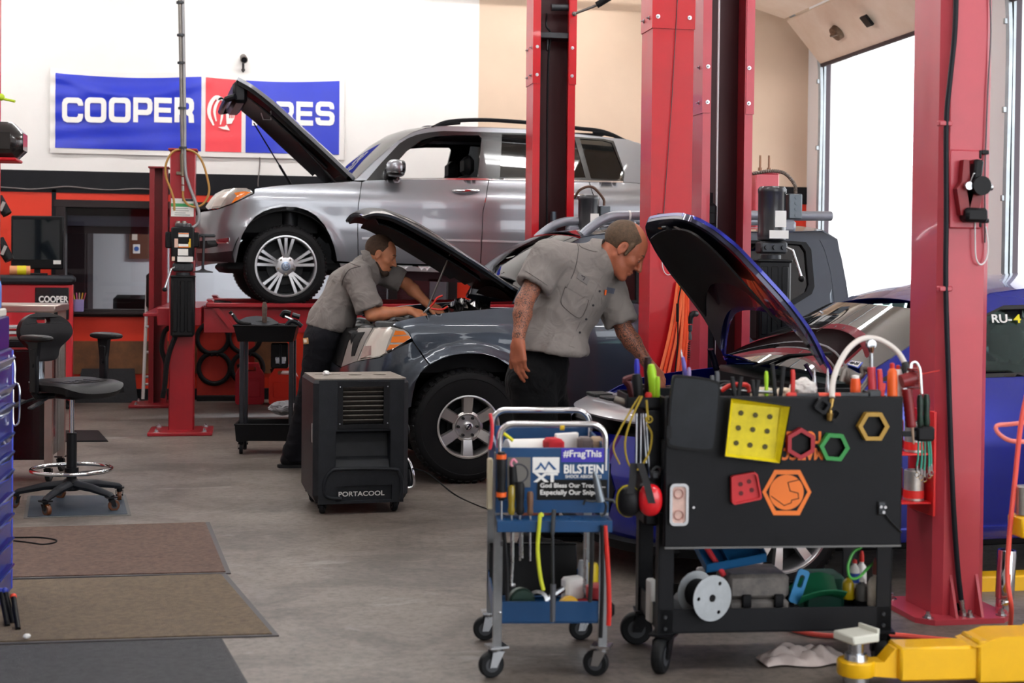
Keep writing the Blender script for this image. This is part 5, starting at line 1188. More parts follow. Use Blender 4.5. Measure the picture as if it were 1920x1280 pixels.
# lettering along the top of the side window
(u_,z_),=U([(1886,597)]);q_=bc.M@Vector(bc.raw(u_,z_))+Vector((0,-.004,0));e=bc.M;W_=bc.M.to_3x3()@Vector((0,.2,1))
tm=text('window_lettering','RU-',.1,q_-e.to_3x3()@X3*.025,e.to_3x3()@X3,W_,mat('window_white','#f0f0ee',.5,emit=0),car,bold=.02,fit=(.11,.042));text('window_lettering','4',.1,q_+e.to_3x3()@X3*.06,e.to_3x3()@X3,W_,mat('window_yellow','#e6d81e',.5),car,bold=.02,fit=(.04,.042))
wheel(bc,car,(SW,R_,.01),R_,.215,.222,'double',spin=.3);wheel(bc,car,(SW+2.6,R_,.01),R_,.215,.222,'double')
wheel(bc,car,(SW,R_,.01),R_,.215,.222,'double',far=True);wheel(bc,car,(SW+2.6,R_,.01),R_,.215,.222,'double',far=True)
for f_ in(False,True):
 for s_ in(SW,SW+2.6):arch_liner(bc,car,s_,R_+.01,.38,far=f_)
 # ---------------------------------------------------------------- people
import openvdb
from mathutils import noise as mnoise
from mathutils.bvhtree import BVHTree
class SDF:
 """distance field in which limbs, torso and features melt into one continuous surface"""
 def __init__(s,lo,hi,h):
  s.lo=np.array(lo,float);s.h=h;s.n=np.ceil((np.array(hi)-s.lo)/h).astype(int)+1;s.a=np.full(s.n,0.3,np.float32)
 def _blk(s,lo,hi):
  i=np.clip(np.floor((np.array(lo)-s.lo)/s.h).astype(int),0,s.n-1);j=np.clip(np.ceil((np.array(hi)-s.lo)/s.h).astype(int)+1,1,s.n)
  g=[s.lo[k]+s.h*np.arange(i[k],j[k])for k in range(3)];X=np.stack(np.meshgrid(*g,indexing='ij'),-1)
  return tuple(slice(i[k],j[k])for k in range(3)),X
 def put(s,sl,d,k,op):
  a=s.a[sl]
  if op=='add':
   if k<=0:s.a[sl]=np.minimum(a,d)
   else:h=np.clip(.5+.5*(a-d)/k,0,1);s.a[sl]=a*(1-h)+d*h-k*h*(1-h)
  else:
   d=-d
   if k<=0:s.a[sl]=np.maximum(a,d)
   else:h=np.clip(.5-.5*(a-d)/k,0,1);s.a[sl]=a*(1-h)+d*h+k*h*(1-h)
 def cap(s,p,q,r0,r1=None,k=.02,op='add',sq=None):
  """tapered capsule; sq = (direction, factor) flattens it along a direction"""
  p,q=np.array(p,float),np.array(q,float);r1=r0 if r1 is None else r1;R=max(r0,r1)*(1.0 if sq is None else max(1,sq[1]))+k+.03
  sl,X=s._blk(np.minimum(p,q)-R,np.maximum(p,q)+R)
  if X.size==0:return s
  d=q-p;L=d@d
  t=np.clip(((X-p)@d)/(L+1e-12),0,1);v=X-p-t[...,None]*d
  if sq is not None:
   e=np.array(sq[0],float);e/=np.linalg.norm(e);c=v@e;v=v+(c/sq[1]-c)[...,None]*e
  s.put(sl,(np.linalg.norm(v,axis=-1)-(r0+(r1-r0)*t)).astype(np.float32),k,op);return s
 def ell(s,c,r,R=None,k=.02,op='add'):
  c=np.array(c,float);r=np.array(r if hasattr(r,'__len__')else(r,r,r),float);m=r.max()+k+.03;sl,X=s._blk(c-m,c+m)
  if X.size==0:return s
  v=X-c
  if R is not None:v=v@np.array(R)
  q=np.linalg.norm(v/r,axis=-1);d=q*(q-1)/(np.linalg.norm(v/r**2,axis=-1)+1e-9)
  s.put(sl,d.astype(np.float32),k,op);return s
 def cut(s,p,n,k=.0):
  """remove the side of the plane that n points to"""
  sl,X=s._blk(s.lo,s.lo+s.h*s.n);n=np.array(n,float);n/=np.linalg.norm(n);s.put(sl,-((X-np.array(p))@n).astype(np.float32),k,'sub');return s
 def mesh(s,iso=0.0):
  g=openvdb.FloatGrid(0.3);g.copyFromArray(s.a);P,Q=g.convertToQuads(iso);return P*s.h+s.lo,Q
def clump(P,Q,keep=1):
 return P,Q
def vnorm(P,Q):
 n=np.zeros_like(P);fn=np.cross(P[Q[:,2]]-P[Q[:,0]],P[Q[:,3]]-P[Q[:,1]])
 for k in range(4):np.add.at(n,Q[:,k],fn)
 return n/(np.linalg.norm(n,axis=1,keepdims=True)+1e-12)
def skin_obj(name,P,Q,mats,par,midx=None,smooth_it=1,**kw):
 me=bpy.data.meshes.new(name);inv=np.array(WM[par.name].inverted())
 if smooth_it:
  for _ in range(smooth_it):
   acc=np.zeros_like(P);cnt=np.zeros(len(P))
   for a,b in((0,1),(1,2),(2,3),(3,0)):
    np.add.at(acc,Q[:,a],P[Q[:,b]]);np.add.at(acc,Q[:,b],P[Q[:,a]]);np.add.at(cnt,Q[:,a],1);np.add.at(cnt,Q[:,b],1)
   P=P*.5+.5*acc/np.maximum(cnt,1)[:,None]
 L=P@inv[:3,:3].T+inv[:3,3]
 me.from_pydata(L.tolist(),[],Q.tolist());bm=bmesh.new();bm.from_mesh(me);bmesh.ops.recalc_face_normals(bm,faces=bm.faces);bm.to_mesh(me);bm.free()
 for m in mats:me.materials.append(m)
 if midx is not None:me.polygons.foreach_set('material_index',midx(P[Q].mean(1)).astype(np.int32))
 me.polygons.foreach_set('use_smooth',[True]*len(me.polygons));me.update()
 o=link_mesh(name,me,par);setp(o,**kw);return o,P,Q
def Rh(f,u):
 f=np.array(f,float);f/=np.linalg.norm(f);u=np.array(u,float);u=u-f*(u@f);u/=np.linalg.norm(u);return np.stack([f,np.cross(u,f),u],1)
def head(S,c,R,k=1.0,bald=False):
 c=np.array(c);w=lambda*v:c+R@(np.array(v)*k)
 S.ell(w(-.018,0,.048),np.array((.101,.077,.092))*k,R,.02);S.ell(w(.03,0,.02),np.array((.07,.066,.085))*k,R,.03)
 S.ell(w(.048,0,-.035),np.array((.052,.054,.078))*k,R,.02)
 for y in(-1,1):
  S.cap(w(-.002,y*.053,-.045),w(.07,y*.022,-.1),.017*k,.016*k,.025);S.ell(w(.068,y*.042,-.018),np.array((.024,.02,.02))*k,R,.02)
 S.cap(w(.082,-.012,-.102),w(.082,.012,-.102),.019*k,k=.018);S.cap(w(.084,-.034,.03),w(.084,.034,.03),.013*k,k=.016)
 for y in(-1,1):S.ell(w(.107,y*.031,.008),np.array((.017,.018,.013))*k,R,.01,'sub')
 for y in(-1,1):S.ell(w(.085,y*.031,.007),.0125*k,R,.004);S.cap(w(.096,y*.021,.015),w(.092,y*.045,.013),.004*k,k=.004)
 S.cap(w(.098,0,.022),w(.122,0,-.024),.0075*k,.012*k,.01);S.ell(w(.122,0,-.026),np.array((.012,.013,.011))*k,R,.006)
 for y in(-1,1):S.ell(w(.107,y*.014,-.03),.009*k,R,.006);S.ell(w(.112,y*.008,-.041),.0045*k,R,.003,'sub')
 S.ell(w(.098,0,-.057),np.array((.011,.024,.0065))*k,R,.006);S.ell(w(.095,0,-.071),np.array((.011,.021,.008))*k,R,.007);S.cap(w(.112,-.022,-.0635),w(.112,.022,-.0635),.003*k,k=.003,op='sub')
 for y in(-1,1):
  S.ell(w(-.004,y*.079,.0),np.array((.021,.010,.033))*k,R,.006);S.ell(w(.0,y*.089,.004),np.array((.011,.008,.02))*k,R,.004,'sub');S.cap(w(-.012,y*.076,-.01),w(.0,y*.078,-.03),.007*k,k=.006)
def hand(S,wr,d,n,side,curl=(20,25,20),thumb=35,k=1.0,spread=5,cv=(0,0,0,0)):
 """wr wrist, d finger direction, n back-of-hand normal, side = +1 when the thumb lies toward d x n"""
 d=np.array(d,float);d/=np.linalg.norm(d);n=np.array(n,float);n=n-d*(n@d);n/=np.linalg.norm(n);x=np.cross(d,n)*side;wr=np.array(wr,float);tips=[]
 rot=lambda v,ax,a:v*math.cos(a)+np.cross(ax,v)*math.sin(a)+ax*(ax@v)*(1-math.cos(a))
 S.cap(wr-d*.03*k,wr+d*.02*k,.025*k,.026*k,.02,sq=(n,.78))
 for i,(o,l,r)in enumerate(((.028,(.044,.026,.021),.0092),(.009,(.048,.03,.022),.0095),(-.011,(.044,.028,.021),.009),(-.029,(.034,.021,.019),.0082))):
  kn=wr+(d*(.088-.006*abs(i-1))+x*o)*k;S.cap(wr+(d*.015+x*o*.55)*k,kn,.0155*k,.0125*k,.014)
  dd=rot(d,n,-math.radians(spread)*(1.5-i)*(-1)*side*.6);ax=np.cross(n,dd);ax/=np.linalg.norm(ax);p=kn
  for j,L_ in enumerate(l):
   dd=rot(dd,ax,math.radians(curl[j]+cv[i]));q=p+dd*L_*k;S.cap(p,q,(r+.0012-.0010*j)*k,(r-.0010*j)*k,.004);p=q
  tips.append(p)
 b=wr+(d*.02+x*.022)*k;S.cap(wr,b,.02*k,.017*k,.015);dd=d*math.cos(math.radians(thumb))+x*math.sin(math.radians(thumb))-n*.25;dd/=np.linalg.norm(dd)
 p=b
 for L_,r in((.042,.0135),(.032,.011),(.026,.0095)):
  q=p+dd*L_*k;S.cap(p,q,r*1.08*k,r*k,.006);p=q;dd=dd+d*.28;dd/=np.linalg.norm(dd)
 return tips
SKIN=mat('skin','#c47f5c',0.5,noise=0.10,nscale=18,bump=0.05,bscale=160);SKIN2=mat('skin_tan','#a86146',0.5,noise=0.10,nscale=18,bump=0.05,bscale=160)
for m_ in(SKIN,SKIN2):
 b_=m_.node_tree.nodes['Principled BSDF'];b_.inputs['Subsurface Weight'].default_value=.12;b_.inputs['Subsurface Radius'].default_value=(.02,.008,.004);b_.inputs['Subsurface Scale'].default_value=.5
def tattoo_mat():
 m=mat('tattooed_skin','#b97355',.5);nt=m.node_tree;b=nt.nodes['Principled BSDF'];L=nt.links
 tc=nt.nodes.new('ShaderNodeTexCoord');n=nt.nodes.new('ShaderNodeTexNoise');n.inputs['Scale'].default_value=22;n.inputs['Detail'].default_value=3;n.inputs['Distortion'].default_value=2.2;L.new(tc.outputs['Object'],n.inputs['Vector'])
 s_=nt.nodes.new('ShaderNodeMath');s_.operation='MULTIPLY';s_.inputs[1].default_value=46;L.new(n.outputs['Fac'],s_.inputs[0]);si=nt.nodes.new('ShaderNodeMath');si.operation='SINE';L.new(s_.outputs[0],si.inputs[0])
 r=nt.nodes.new('ShaderNodeValToRGB');e=r.color_ramp.elements;e[0].position=.22;e[0].color=(*hexc('#9c6048'),1);e[1].position=.6;e[1].color=(*hexc('#3a302f'),1);e.new(.4).color=(*hexc('#7c5a4b'),1)
 L.new(si.outputs[0],r.inputs[0])
 n2=nt.nodes.new('ShaderNodeTexNoise');n2.inputs['Scale'].default_value=9;L.new(tc.outputs['Object'],n2.inputs['Vector']);r2=nt.nodes.new('ShaderNodeValToRGB');e=r2.color_ramp.elements;e[0].position=.2;e[1].position=.3
 L.new(n2.outputs['Fac'],r2.inputs[0]);mx=nt.nodes.new('ShaderNodeMix');mx.data_type='RGBA';L.new(r2.outputs[0],mx.inputs[0]);mx.inputs[6].default_value=(*hexc('#9c6048'),1);L.new(r.outputs[0],mx.inputs[7]);L.new(mx.outputs[2],b.inputs['Base Color']);return m
TATT=tattoo_mat()
def cloth_mat(name,col,sc=420,wr=0.0):
 m=mat(name,col,.9,noise=.05,nscale=6,sheen=.05 if name.startswith('work')else 0);nt=m.node_tree;b=nt.nodes['Principled BSDF'];L=nt.links;tc=nt.nodes.new('ShaderNodeTexCoord')
 n1=nt.nodes.new('ShaderNodeTexNoise');n1.inputs['Scale'].default_value=sc;n2=nt.nodes.new('ShaderNodeTexNoise');n2.inputs['Scale'].default_value=8;n2.inputs['Detail'].default_value=2;n2.inputs['Distortion'].default_value=1.4
 for n in(n1,n2):L.new(tc.outputs['Object'],n.inputs['Vector'])
 b1=nt.nodes.new('ShaderNodeBump');b1.inputs['Strength'].default_value=.12;b1.inputs['Distance'].default_value=.002;L.new(n1.outputs['Fac'],b1.inputs['Height'])
 b2=nt.nodes.new('ShaderNodeBump');b2.inputs['Strength'].default_value=.8;b2.inputs['Distance'].default_value=.02;L.new(n2.outputs['Fac'],b2.inputs['Height']);L.new(b1.outputs[0],b2.inputs['Normal']);L.new(b2.outputs[0],b.inputs['Normal']);return m
SHIRT=cloth_mat('work_shirt_grey','#7f7874');TROUS=cloth_mat('black_trousers','#0b0b0d');TROUS2=cloth_mat('charcoal_trousers','#141419')
HAIR1=mat('hair_brown','#4b3526',.75,noise=.3,nscale=60,bump=.3,bscale=220);HAIR2=mat('hair_grey_brown','#54402f',.75,noise=.35,nscale=60,bump=.3,bscale=220);BEARD=mat('beard_stubble','#3a2a20',.8,noise=.3,nscale=80,bump=.3,bscale=250)
SHOE=mat('black_shoe','#101013',.5,bump=.1);SOLE=mat('shoe_sole','#1a1a1c',.7)
def A3(px,py,d):return np.array(at(px,py,d))
def folds(P,N,frame,amp,fr=(9,30),seed=0.0):
 """soft creases: stretched noise ridges along the body"""
 out=np.empty(len(P));F=np.array(frame)
 Lp=(P-P.mean(0))@F
 for i,p in enumerate(Lp):
  a=mnoise.noise(Vector((p[0]*fr[1]*.5+seed,p[1]*fr[0],p[2]*fr[0])));b=mnoise.noise(Vector((p[0]*fr[0]+7+seed,p[1]*fr[0]*.8,p[2]*fr[1])))
  out[i]=(1-abs(a)*2.4)*.55+(1-abs(b)*2.4)*.45
 return P+N*(out*amp)[:,None]
class Stick:
 """details laid on a garment where the photograph shows them"""
 def __init__(s,P,Q):s.t=BVHTree.FromPolygons([tuple(p)for p in P],[tuple(int(i)for i in q)for q in Q])
 def hit(s,px,py,off=.003):
  h=s.t.ray_cast(CAM,ray(px,py).normalized())
  if h[0]is None:return None
  n=h[1]if h[1].dot(CAM-h[0])>0 else-h[1];return h[0]+n*off
 def patch(s,name,quad,m,par,off=.003,n=6,th=.003):
  G=[]
  for i in range(n+1):
   row=[]
   for j in range(n+1):
    u,v=j/n,i/n;q=[(1-u)*(1-v)*quad[0][k]+u*(1-v)*quad[1][k]+u*v*quad[2][k]+(1-u)*v*quad[3][k]for k in(0,1)];h=s.hit(q[0],q[1],off)
    if h is None:h=row[-1]if row else(G[-1][j]if G else None)
    if h is None:return None
    row.append(h)
   G.append(row)
  mb=MB();mb.slab(G,-th);return obj(name,mb,m,par)
 def line(s,name,pts,m,par,r=.002,off=.0015,n=24):
  P=[p for p in(s.hit(x,y,off)for x,y in[tuple(q)[:2]for q in bez([(a,b,0)for a,b in pts],n)])if p is not None]
  return obj(name,MB().tube(P,r,5),m,par)if len(P)>2 else None
SEAM=mat('seam_thread_dark','#4f4a48',.9)
def shoe(S,heel,d,k=1.0):
 d=np.array(d,float);d[2]=0;d/=np.linalg.norm(d);h=np.array(heel,float)
 S.cap(h+d*.03+(0,0,.055),h+d*.2+(0,0,.042),.045*k,.04*k,.02);S.cap(h+d*.05+(0,0,.09),h+d*.05+(0,0,.05),.05,.045,.02);S.cap(h+d*.16+(0,0,.035),h+d*.24+(0,0,.03),.043,.032,.02)
 S.cut(h+np.array((0,0,.004)),(0,0,-1))
 return h,d
 # --- mechanic in front of the blue car: right arm hanging, left arm reaching into the engine bay
D0=7.20
prs=thing('person','balding tattooed man in grey work shirt bending under the raised blue bonnet','person',tuple(onz(1000,1046)))
pel=A3(1006,690,D0);chest=A3(1078,548,D0+.02);nb=A3(1122,486,D0+.03)
SRr,SLl=A3(1026,486,D0-.12),A3(1140,540,D0+.16)
El,Wr=A3(983,566,D0-.20),A3(972,640,D0-.27);El2,Wr2=A3(1172,622,D0+.12),A3(1216,683,D0+.10)
th=math.radians(40);Rr,Uu=np.array(RGT),np.array(UPV);Fv=np.array(FWD)
hf=math.cos(th)*Rr-math.sin(th)*Uu-.10*Fv;hu_=math.sin(th)*Rr+math.cos(th)*Uu;HR=Rh(hf,hu_)
hc=A3(1168,469,D0+.01)
sp_=(nb-pel)/np.linalg.norm(nb-pel);shl=(SLl-SRr)/np.linalg.norm(SLl-SRr);fr_=np.cross(shl,sp_);fr_/=np.linalg.norm(fr_)
if fr_@(np.array(CAM)-chest)<0:fr_=-fr_
hipR,hipL=pel+np.array((-.045,-.11,-.06)),pel+np.array((.055,.11,-.06))
footR,footL=np.array(onz(985,1040)),np.array(onz(1010,1030))+np.array((.10,.25,0))
kneeR,kneeL=hipR*.48+footR*.52+np.array((.06,0,.03)),hipL*.48+footL*.52+np.array((.07,0,.03))
ankR,ankL=footR+np.array((.02,0,.09)),footL+np.array((.02,0,.09))
allp=np.array([pel,nb,SRr,SLl,El,Wr,El2,Wr2,footR,footL,hc]);lo,hi=allp.min(0)-.22,allp.max(0)+.22;lo[2]=-.02
B=SDF(lo,hi,.005)
B.cap(pel,chest,.12,.13,.05,sq=(fr_,.75));B.cap(chest,nb,.13,.06,.05,sq=(fr_,.7));B.cap(SRr,SLl,.055,.055,.05)
for h_,k_,a_ in((hipR,kneeR,ankR),(hipL,kneeL,ankL)):
 B.cap(h_,k_,.085,.058,.04);c_=k_*.68+a_*.32-np.array((.02,0,0));B.cap(k_,c_,.054,.056,.02);B.cap(c_,a_,.055,.036,.02)
for a,b,c_,sgn in((SRr,El,Wr,0),(SLl,El2,Wr2,1)):
 B.cap(a,b,.058,.044,.03);m_=b*.7+c_*.3;B.cap(b,m_,.043,.046,.02);B.cap(m_,c_,.045,.027,.02)
B.cap(nb-sp_*.02,hc-HR[:,2]*.03-HR[:,0]*.035,.064,.06,.03);head(B,hc,HR,1.06)
B.cap(nb+fr_*.03,hc+HR@np.array((.03,0,-.08)),.045,.035,.04)
dn=A3(973,708,D0-.27)-Wr;hand(B,Wr+.01*dn,dn,-Rr*.55-Fv*.75,1,(14,22,16),24,1.14,8,(4,0,2,6))
dn2=A3(1243,716,D0+.06)-Wr2;hand(B,Wr2,dn2,Uu*.7-Fv*.5,1,(22,30,22),30,1.0)
P,Q=B.mesh();tat=[(SRr,Wr+(El-Wr)*.05,.075),(SLl,Wr2+(El2-Wr2)*.08,.075)]
def armidx(C):
 out=np.zeros(len(C))
 for a,mid_,b in((SRr,El,Wr),(SLl,El2,Wr2)):
  for p,q in((a,mid_),(mid_,b)):
   d=q-p;t=((C-p)@d)/(d@d);v=np.linalg.norm(C-p-np.clip(t,0,1)[:,None]*d,axis=1);out[(v<.066)&(t>-.2)&(t<.97)]=1
 return out
body,P,Q=skin_obj('body',P,Q,[SKIN2,TATT],prs,armidx)
# hair: a short band round the back and sides, bald on top
H=SDF(hc-.16,hc+.16,.004);w_=lambda*v:hc+HR@(np.array(v)*1.06)
H.ell(w_(-.020,0,.046),np.array((.108,.083,.094))*1.06,HR,0);H.cut(w_(.035,0,0),HR@np.array((1,0,-.45)));H.cut(w_(0,0,-.045),HR@np.array((.45,0,-1)))
H.ell(w_(.045,0,.125),np.array((.085,.058,.06))*1.06,HR,.012,'sub');
for y in(-1,1):H.ell(w_(-.004,y*.08,.0),np.array((.025,.03,.036))*1.06,HR,.004,'sub')
for y in(-1,1):H.cap(w_(.026,y*.076,.04),w_(.026,y*.073,-.012),.011,.009,.008)
P_,Q_=H.mesh();skin_obj('hair',P_,Q_,[HAIR2],prs)
m_=MB()
for y in(-1,1):m_.tube([Vector(w_(.097,y*.016,.034)),Vector(w_(.098,y*.032,.040)),Vector(w_(.088,y*.048,.033))],[.004,.0045,.003],6)
obj('eyebrows',m_,HAIR2,prs)
for y in(-1,1):
 e_=MB();e_.ell(Vector(w_(.0875,y*.031,.006)),.0105,12,8);ey=obj('eye',e_,mat('eye_white','#d8cfc8',.3),prs);e_=MB();e_.ell(Vector(w_(.0955,y*.031,.004)),.0045,10,8);obj('iris',e_,mat('iris_dark','#2a211c',.2),ey)
 # shorts
S_=SDF(lo,hi,.007);S_.cap(pel+sp_*.03,pel+np.array((0,0,-.06)),.155,.165,.05,sq=(fr_,.82))
for h_,k_ in((hipR,kneeR),(hipL,kneeL)):e_=h_*.02+k_*.98;S_.cap(h_,e_,.118,.098,.05)
S_.cut((kneeR+kneeL)/2+np.array((0,0,.02)),(0,0,-1));S_.cut(pel+sp_*.16,sp_)
P_,Q_=S_.mesh();P_=folds(P_,vnorm(P_,Q_),np.eye(3),.008,(5,14));so,P_,Q_=skin_obj('shorts',P_,Q_,[TROUS],prs)
# shirt
S_=SDF(lo,hi,.006);wst=pel+sp_*.10+fr_*.02
S_.cap(pel+sp_*.03+fr_*.02,wst,.178,.178,.05,sq=(fr_,.80));S_.cap(wst,chest,.178,.172,.06,sq=(fr_,.80));S_.cap(chest,nb-sp_*.05,.165,.10,.06,sq=(fr_,.78))
S_.cap(SRr+shl*.02,SLl-shl*.02,.078,.075,.06);S_.cap(SRr+shl*.03+sp_*.035,nb-sp_*.02,.07,.08,.05);S_.cap(SLl-shl*.04,nb-sp_*.03,.07,.075,.05);S_.cap(nb-sp_*.03,nb-sp_*.0+HR[:,2]*.01,.082,.074,.03)
S_.ell(wst+fr_*.07,(.15,.15,.13),None,.06)
sl1,sl2=SRr+(El-SRr)*.62,SLl+(El2-SLl)*.80
d1_,d2_=(El-SRr),(El2-SLl);d1_=d1_/np.linalg.norm(d1_);d2_=d2_/np.linalg.norm(d2_)
S_.cap(SRr,sl1+d1_*.05,.082,.088,.04);S_.cap(SLl,sl2+d2_*.05,.078,.082,.04)
for p_,d_,r in((sl1,d1_,.074),(sl2,d2_,.07)):
 sl,X=S_._blk(p_-.13,p_+.14);t_=(X-p_)@d_;rad=np.linalg.norm(X-p_-t_[...,None]*d_,axis=-1);S_.a[sl]=np.where(rad<.115,np.maximum(S_.a[sl],t_.astype(np.float32)),S_.a[sl]);S_.cap(p_-d_*.05,p_+d_*.08,r-.012,r,0,'sub')
S_.cut(A3(1014,655,D0),-(A3(1014,655,D0)*0+(sp_*.75+np.array((-.28,0,.35)))))
S_.cap(nb-sp_*.01,nb+HR[:,2]*.12,.060,.066,0,'sub')
P_,Q_=S_.mesh();F_=np.stack([sp_,shl,fr_],1);P_=folds(P_,vnorm(P_,Q_),F_,.016,(5,15),3.0);shirt,P_,Q_=skin_obj('shirt',P_,Q_,[SHIRT],prs)
ST=Stick(P_,Q_)
# collar, yoke, pockets, placket, buttons, badges, pen
nx=hc-HR[:,2]*.06-HR[:,0]*.03;ax_=nx-nb;ax_=ax_/np.linalg.norm(ax_);e1=np.cross(ax_,fr_);e1/=np.linalg.norm(e1);e2=np.cross(e1,ax_);G=[]
for i in range(41):
 a=math.radians(-160+320*i/40);ca,sa=math.cos(a),math.sin(a);dirv=-e2*ca+e1*sa if e2@fr_>0 else e2*ca+e1*sa;frt=(abs(a)/math.radians(160))**3
 G.append([Vector(nb+dirv*.080+ax_*(.008-.055*frt)),Vector(nb+dirv*.078+ax_*(.045-.03*frt)),Vector(nb+dirv*.088+ax_*(.054-.03*frt)),Vector(nb+dirv*(.108+.025*frt)+ax_*(.004-.07*frt))])
m_=MB();m_.slab(G,.004);obj('collar',m_,SHIRT,shirt,sharp=60)
ST.patch('pocket_flap',((1066,520),(1109,548),(1103,562),(1060,537)),SHIRT,shirt,.003,6,.004);ST.line('pocket_seam',[(1060,537),(1052,565),(1062,580),(1086,596),(1098,580),(1104,562)],SEAM,shirt,.0016)
ST.patch('pocket_flap',((1128,556),(1138,560),(1140,575),(1128,570)),SHIRT,shirt,.003,5,.004)
ST.patch('placket',((1130,516),(1139,520),(1077,652),(1067,648)),SHIRT,shirt,.002,14,.004)
for x,y in((1123,546),(1111,572),(1098,598),(1086,624)):
 h_=ST.hit(x,y,.005)
 if h_:obj('button',MB().cyl(h_,h_+(CAM-h_).normalized()*.003,.006,None,10),mat('button_dark','#2c2a2d',.4),shirt)
np_=ST.patch('name_patch',((1085,510),(1105,523),(1100,534),(1081,521)),mat('patch_grey','#6f6a68',.9),shirt,.003,5,.003);ST.line('patch_mark',[(1090,517),(1096,520),(1093,525)],mat('patch_ink','#37333a',.9),shirt,.0018,.006,8)
ST.patch('badge',((1138,538),(1153,541),(1150,551),(1136,548)),mat('badge_blue_grey','#565a68',.9),shirt,.003,5,.002)
h_=ST.hit(1132,548,.010)
if h_:obj('pen',MB().cyl(h_+Vector((.002,0,.012)),h_-Vector((.002,0,.014)),.006,.005,10),mat('pen_orange','#f0651e',.4),shirt)
ST.line('yoke_seam',[(1084,449),(1088,462),(1108,470),(1120,472)],SEAM,shirt,.0016);ST.line('sleeve_seam',[(1074,446),(1084,462),(1082,485),(1076,510),(1062,540)],SEAM,shirt,.0018);ST.line('sleeve_hem',[(985,508),(1004,520),(1026,535)],SEAM,shirt,.0014);ST.line('front_seam',[(1082,490),(1074,515),(1060,540)],SEAM,shirt,.0014)
for nm,f_,d_ in(('shoe',footR,(1,-.25,0)),('shoe',footL,(1,-.1,0))):
 X_=SDF(f_-np.array((.2,.2,.03)),f_+np.array((.35,.25,.2)),.006);shoe(X_,f_-np.array((.03,0,0)),d_);P2,Q2=X_.mesh();sh,_,_=skin_obj(nm,P2,Q2,[SHOE],prs)
 d_=np.array(d_,float);d_/=np.linalg.norm(d_);s_=np.array((-d_[1],d_[0],0));h_=f_-np.array((.03,0,0))
 m_=MB();oc=[(-.02,-.035),(.06,-.042),(.2,-.048),(.25,-.03),(.268,0),(.25,.03),(.2,.048),(.06,.042),(-.02,.035),(-.035,0)];m_.prism([(a,b)for a,b in oc],Vector(h_)+Vector((0,0,.001)),Vector(d_),Vector(s_),.022);obj('sole',m_,SOLE,sh)
 # --- mechanic bending over the front of the pick-up
D1=10.12
prs2=thing('person','short-haired man in grey work shirt leaning over the nose of the dark grey pick-up','person',tuple(onz(548,876)))
pel=A3(607,622,D1);chest=A3(655,538,D1);nb=A3(690,496,D1)
SRr,SLl=A3(668,515,D1-.20),A3(716,510,D1+.20)
El,Wr=A3(697,590,D1-.24),A3(768,582,D1-.20);El2,Wr2=A3(762,532,D1+.22),A3(803,570,D1+.12)
th=math.radians(22);hf=math.cos(th)*Rr-math.sin(th)*Uu-.08*Fv;hu_=math.sin(th)*Rr+math.cos(th)*Uu;HR=Rh(hf,hu_);hc=A3(713,479,D1)
sp_=(nb-pel)/np.linalg.norm(nb-pel);shl=(SLl-SRr)/np.linalg.norm(SLl-SRr);fr_=np.cross(sp_,shl);fr_/=np.linalg.norm(fr_)
if fr_@Rr<0:fr_=-fr_
hipR,hipL=pel+np.array((-.02,-.10,-.06)),pel+np.array((.03,.10,-.06))
footR,footL=np.array(onz(542,876)),np.array(onz(590,872))+np.array((.0,.2,0))
kneeR,kneeL=hipR*.48+footR*.52+np.array((.03,0,.02)),hipL*.48+footL*.52+np.array((.05,0,.02));ankR,ankL=footR+np.array((.03,0,.09)),footL+np.array((.03,0,.09))
allp=np.array([pel,nb,SRr,SLl,El,Wr,El2,Wr2,footR,footL,hc]);lo,hi=allp.min(0)-.22,allp.max(0)+.22;lo[2]=-.02
B=SDF(lo,hi,.006)
B.cap(pel,chest,.12,.13,.05,sq=(fr_,.75));B.cap(chest,nb,.13,.06,.05,sq=(fr_,.7));B.cap(SRr,SLl,.055,.055,.05)
for h_,k_,a_ in((hipR,kneeR,ankR),(hipL,kneeL,ankL)):B.cap(h_,k_,.085,.058,.04);B.cap(k_,a_,.055,.036,.02)
for a,b,c_ in((SRr,El,Wr),(SLl,El2,Wr2)):B.cap(a,b,.056,.044,.03);m_=b*.7+c_*.3;B.cap(b,m_,.044,.047,.02);B.cap(m_,c_,.046,.028,.02)
B.cap(nb-sp_*.03,hc-HR[:,2]*.03-HR[:,0]*.03,.066,.062,.03);head(B,hc,HR,1.03)
hand(B,Wr,A3(800,590,D1-.2)-Wr,Uu*.8-Fv*.4,1,(18,26,20),25,1.02);hand(B,Wr2,A3(826,582,D1+.08)-Wr2,Uu*.8-Fv*.4,1,(18,26,20),25,1.02)
P,Q=B.mesh();skin_obj('body',P,Q,[SKIN],prs2)
w_=lambda*v:hc+HR@(np.array(v)*1.03)
H=SDF(hc-.16,hc+.16,.004);H.ell(w_(-.020,0,.046),np.array((.106,.082,.097))*1.03,HR,0);H.cut(w_(.040,0,0),HR@np.array((1,0,-.75)));H.cut(w_(0,0,-.05),HR@np.array((.5,0,-1)))
for y in(-1,1):H.ell(w_(-.004,y*.08,.0),np.array((.025,.03,.036))*1.03,HR,.004,'sub');H.ell(w_(.07,y*.045,.105),np.array((.04,.03,.03)),HR,.01,'sub')
P_,Q_=H.mesh();skin_obj('hair',P_,Q_,[HAIR1],prs2)
H=SDF(hc-.16,hc+.16,.004);H.cap(w_(.0,-.054,-.06),w_(.072,-.022,-.104),.021,.019,.02);H.cap(w_(.0,.054,-.06),w_(.072,.022,-.104),.021,.019,.02);H.cap(w_(.083,-.014,-.1),w_(.083,.014,-.1),.023,None,.02);H.cap(w_(.1,-.02,-.049),w_(.1,.02,-.049),.006,None,.006);H.ell(w_(.11,0,-.064),(.016,.02,.012),HR,.006,'sub')
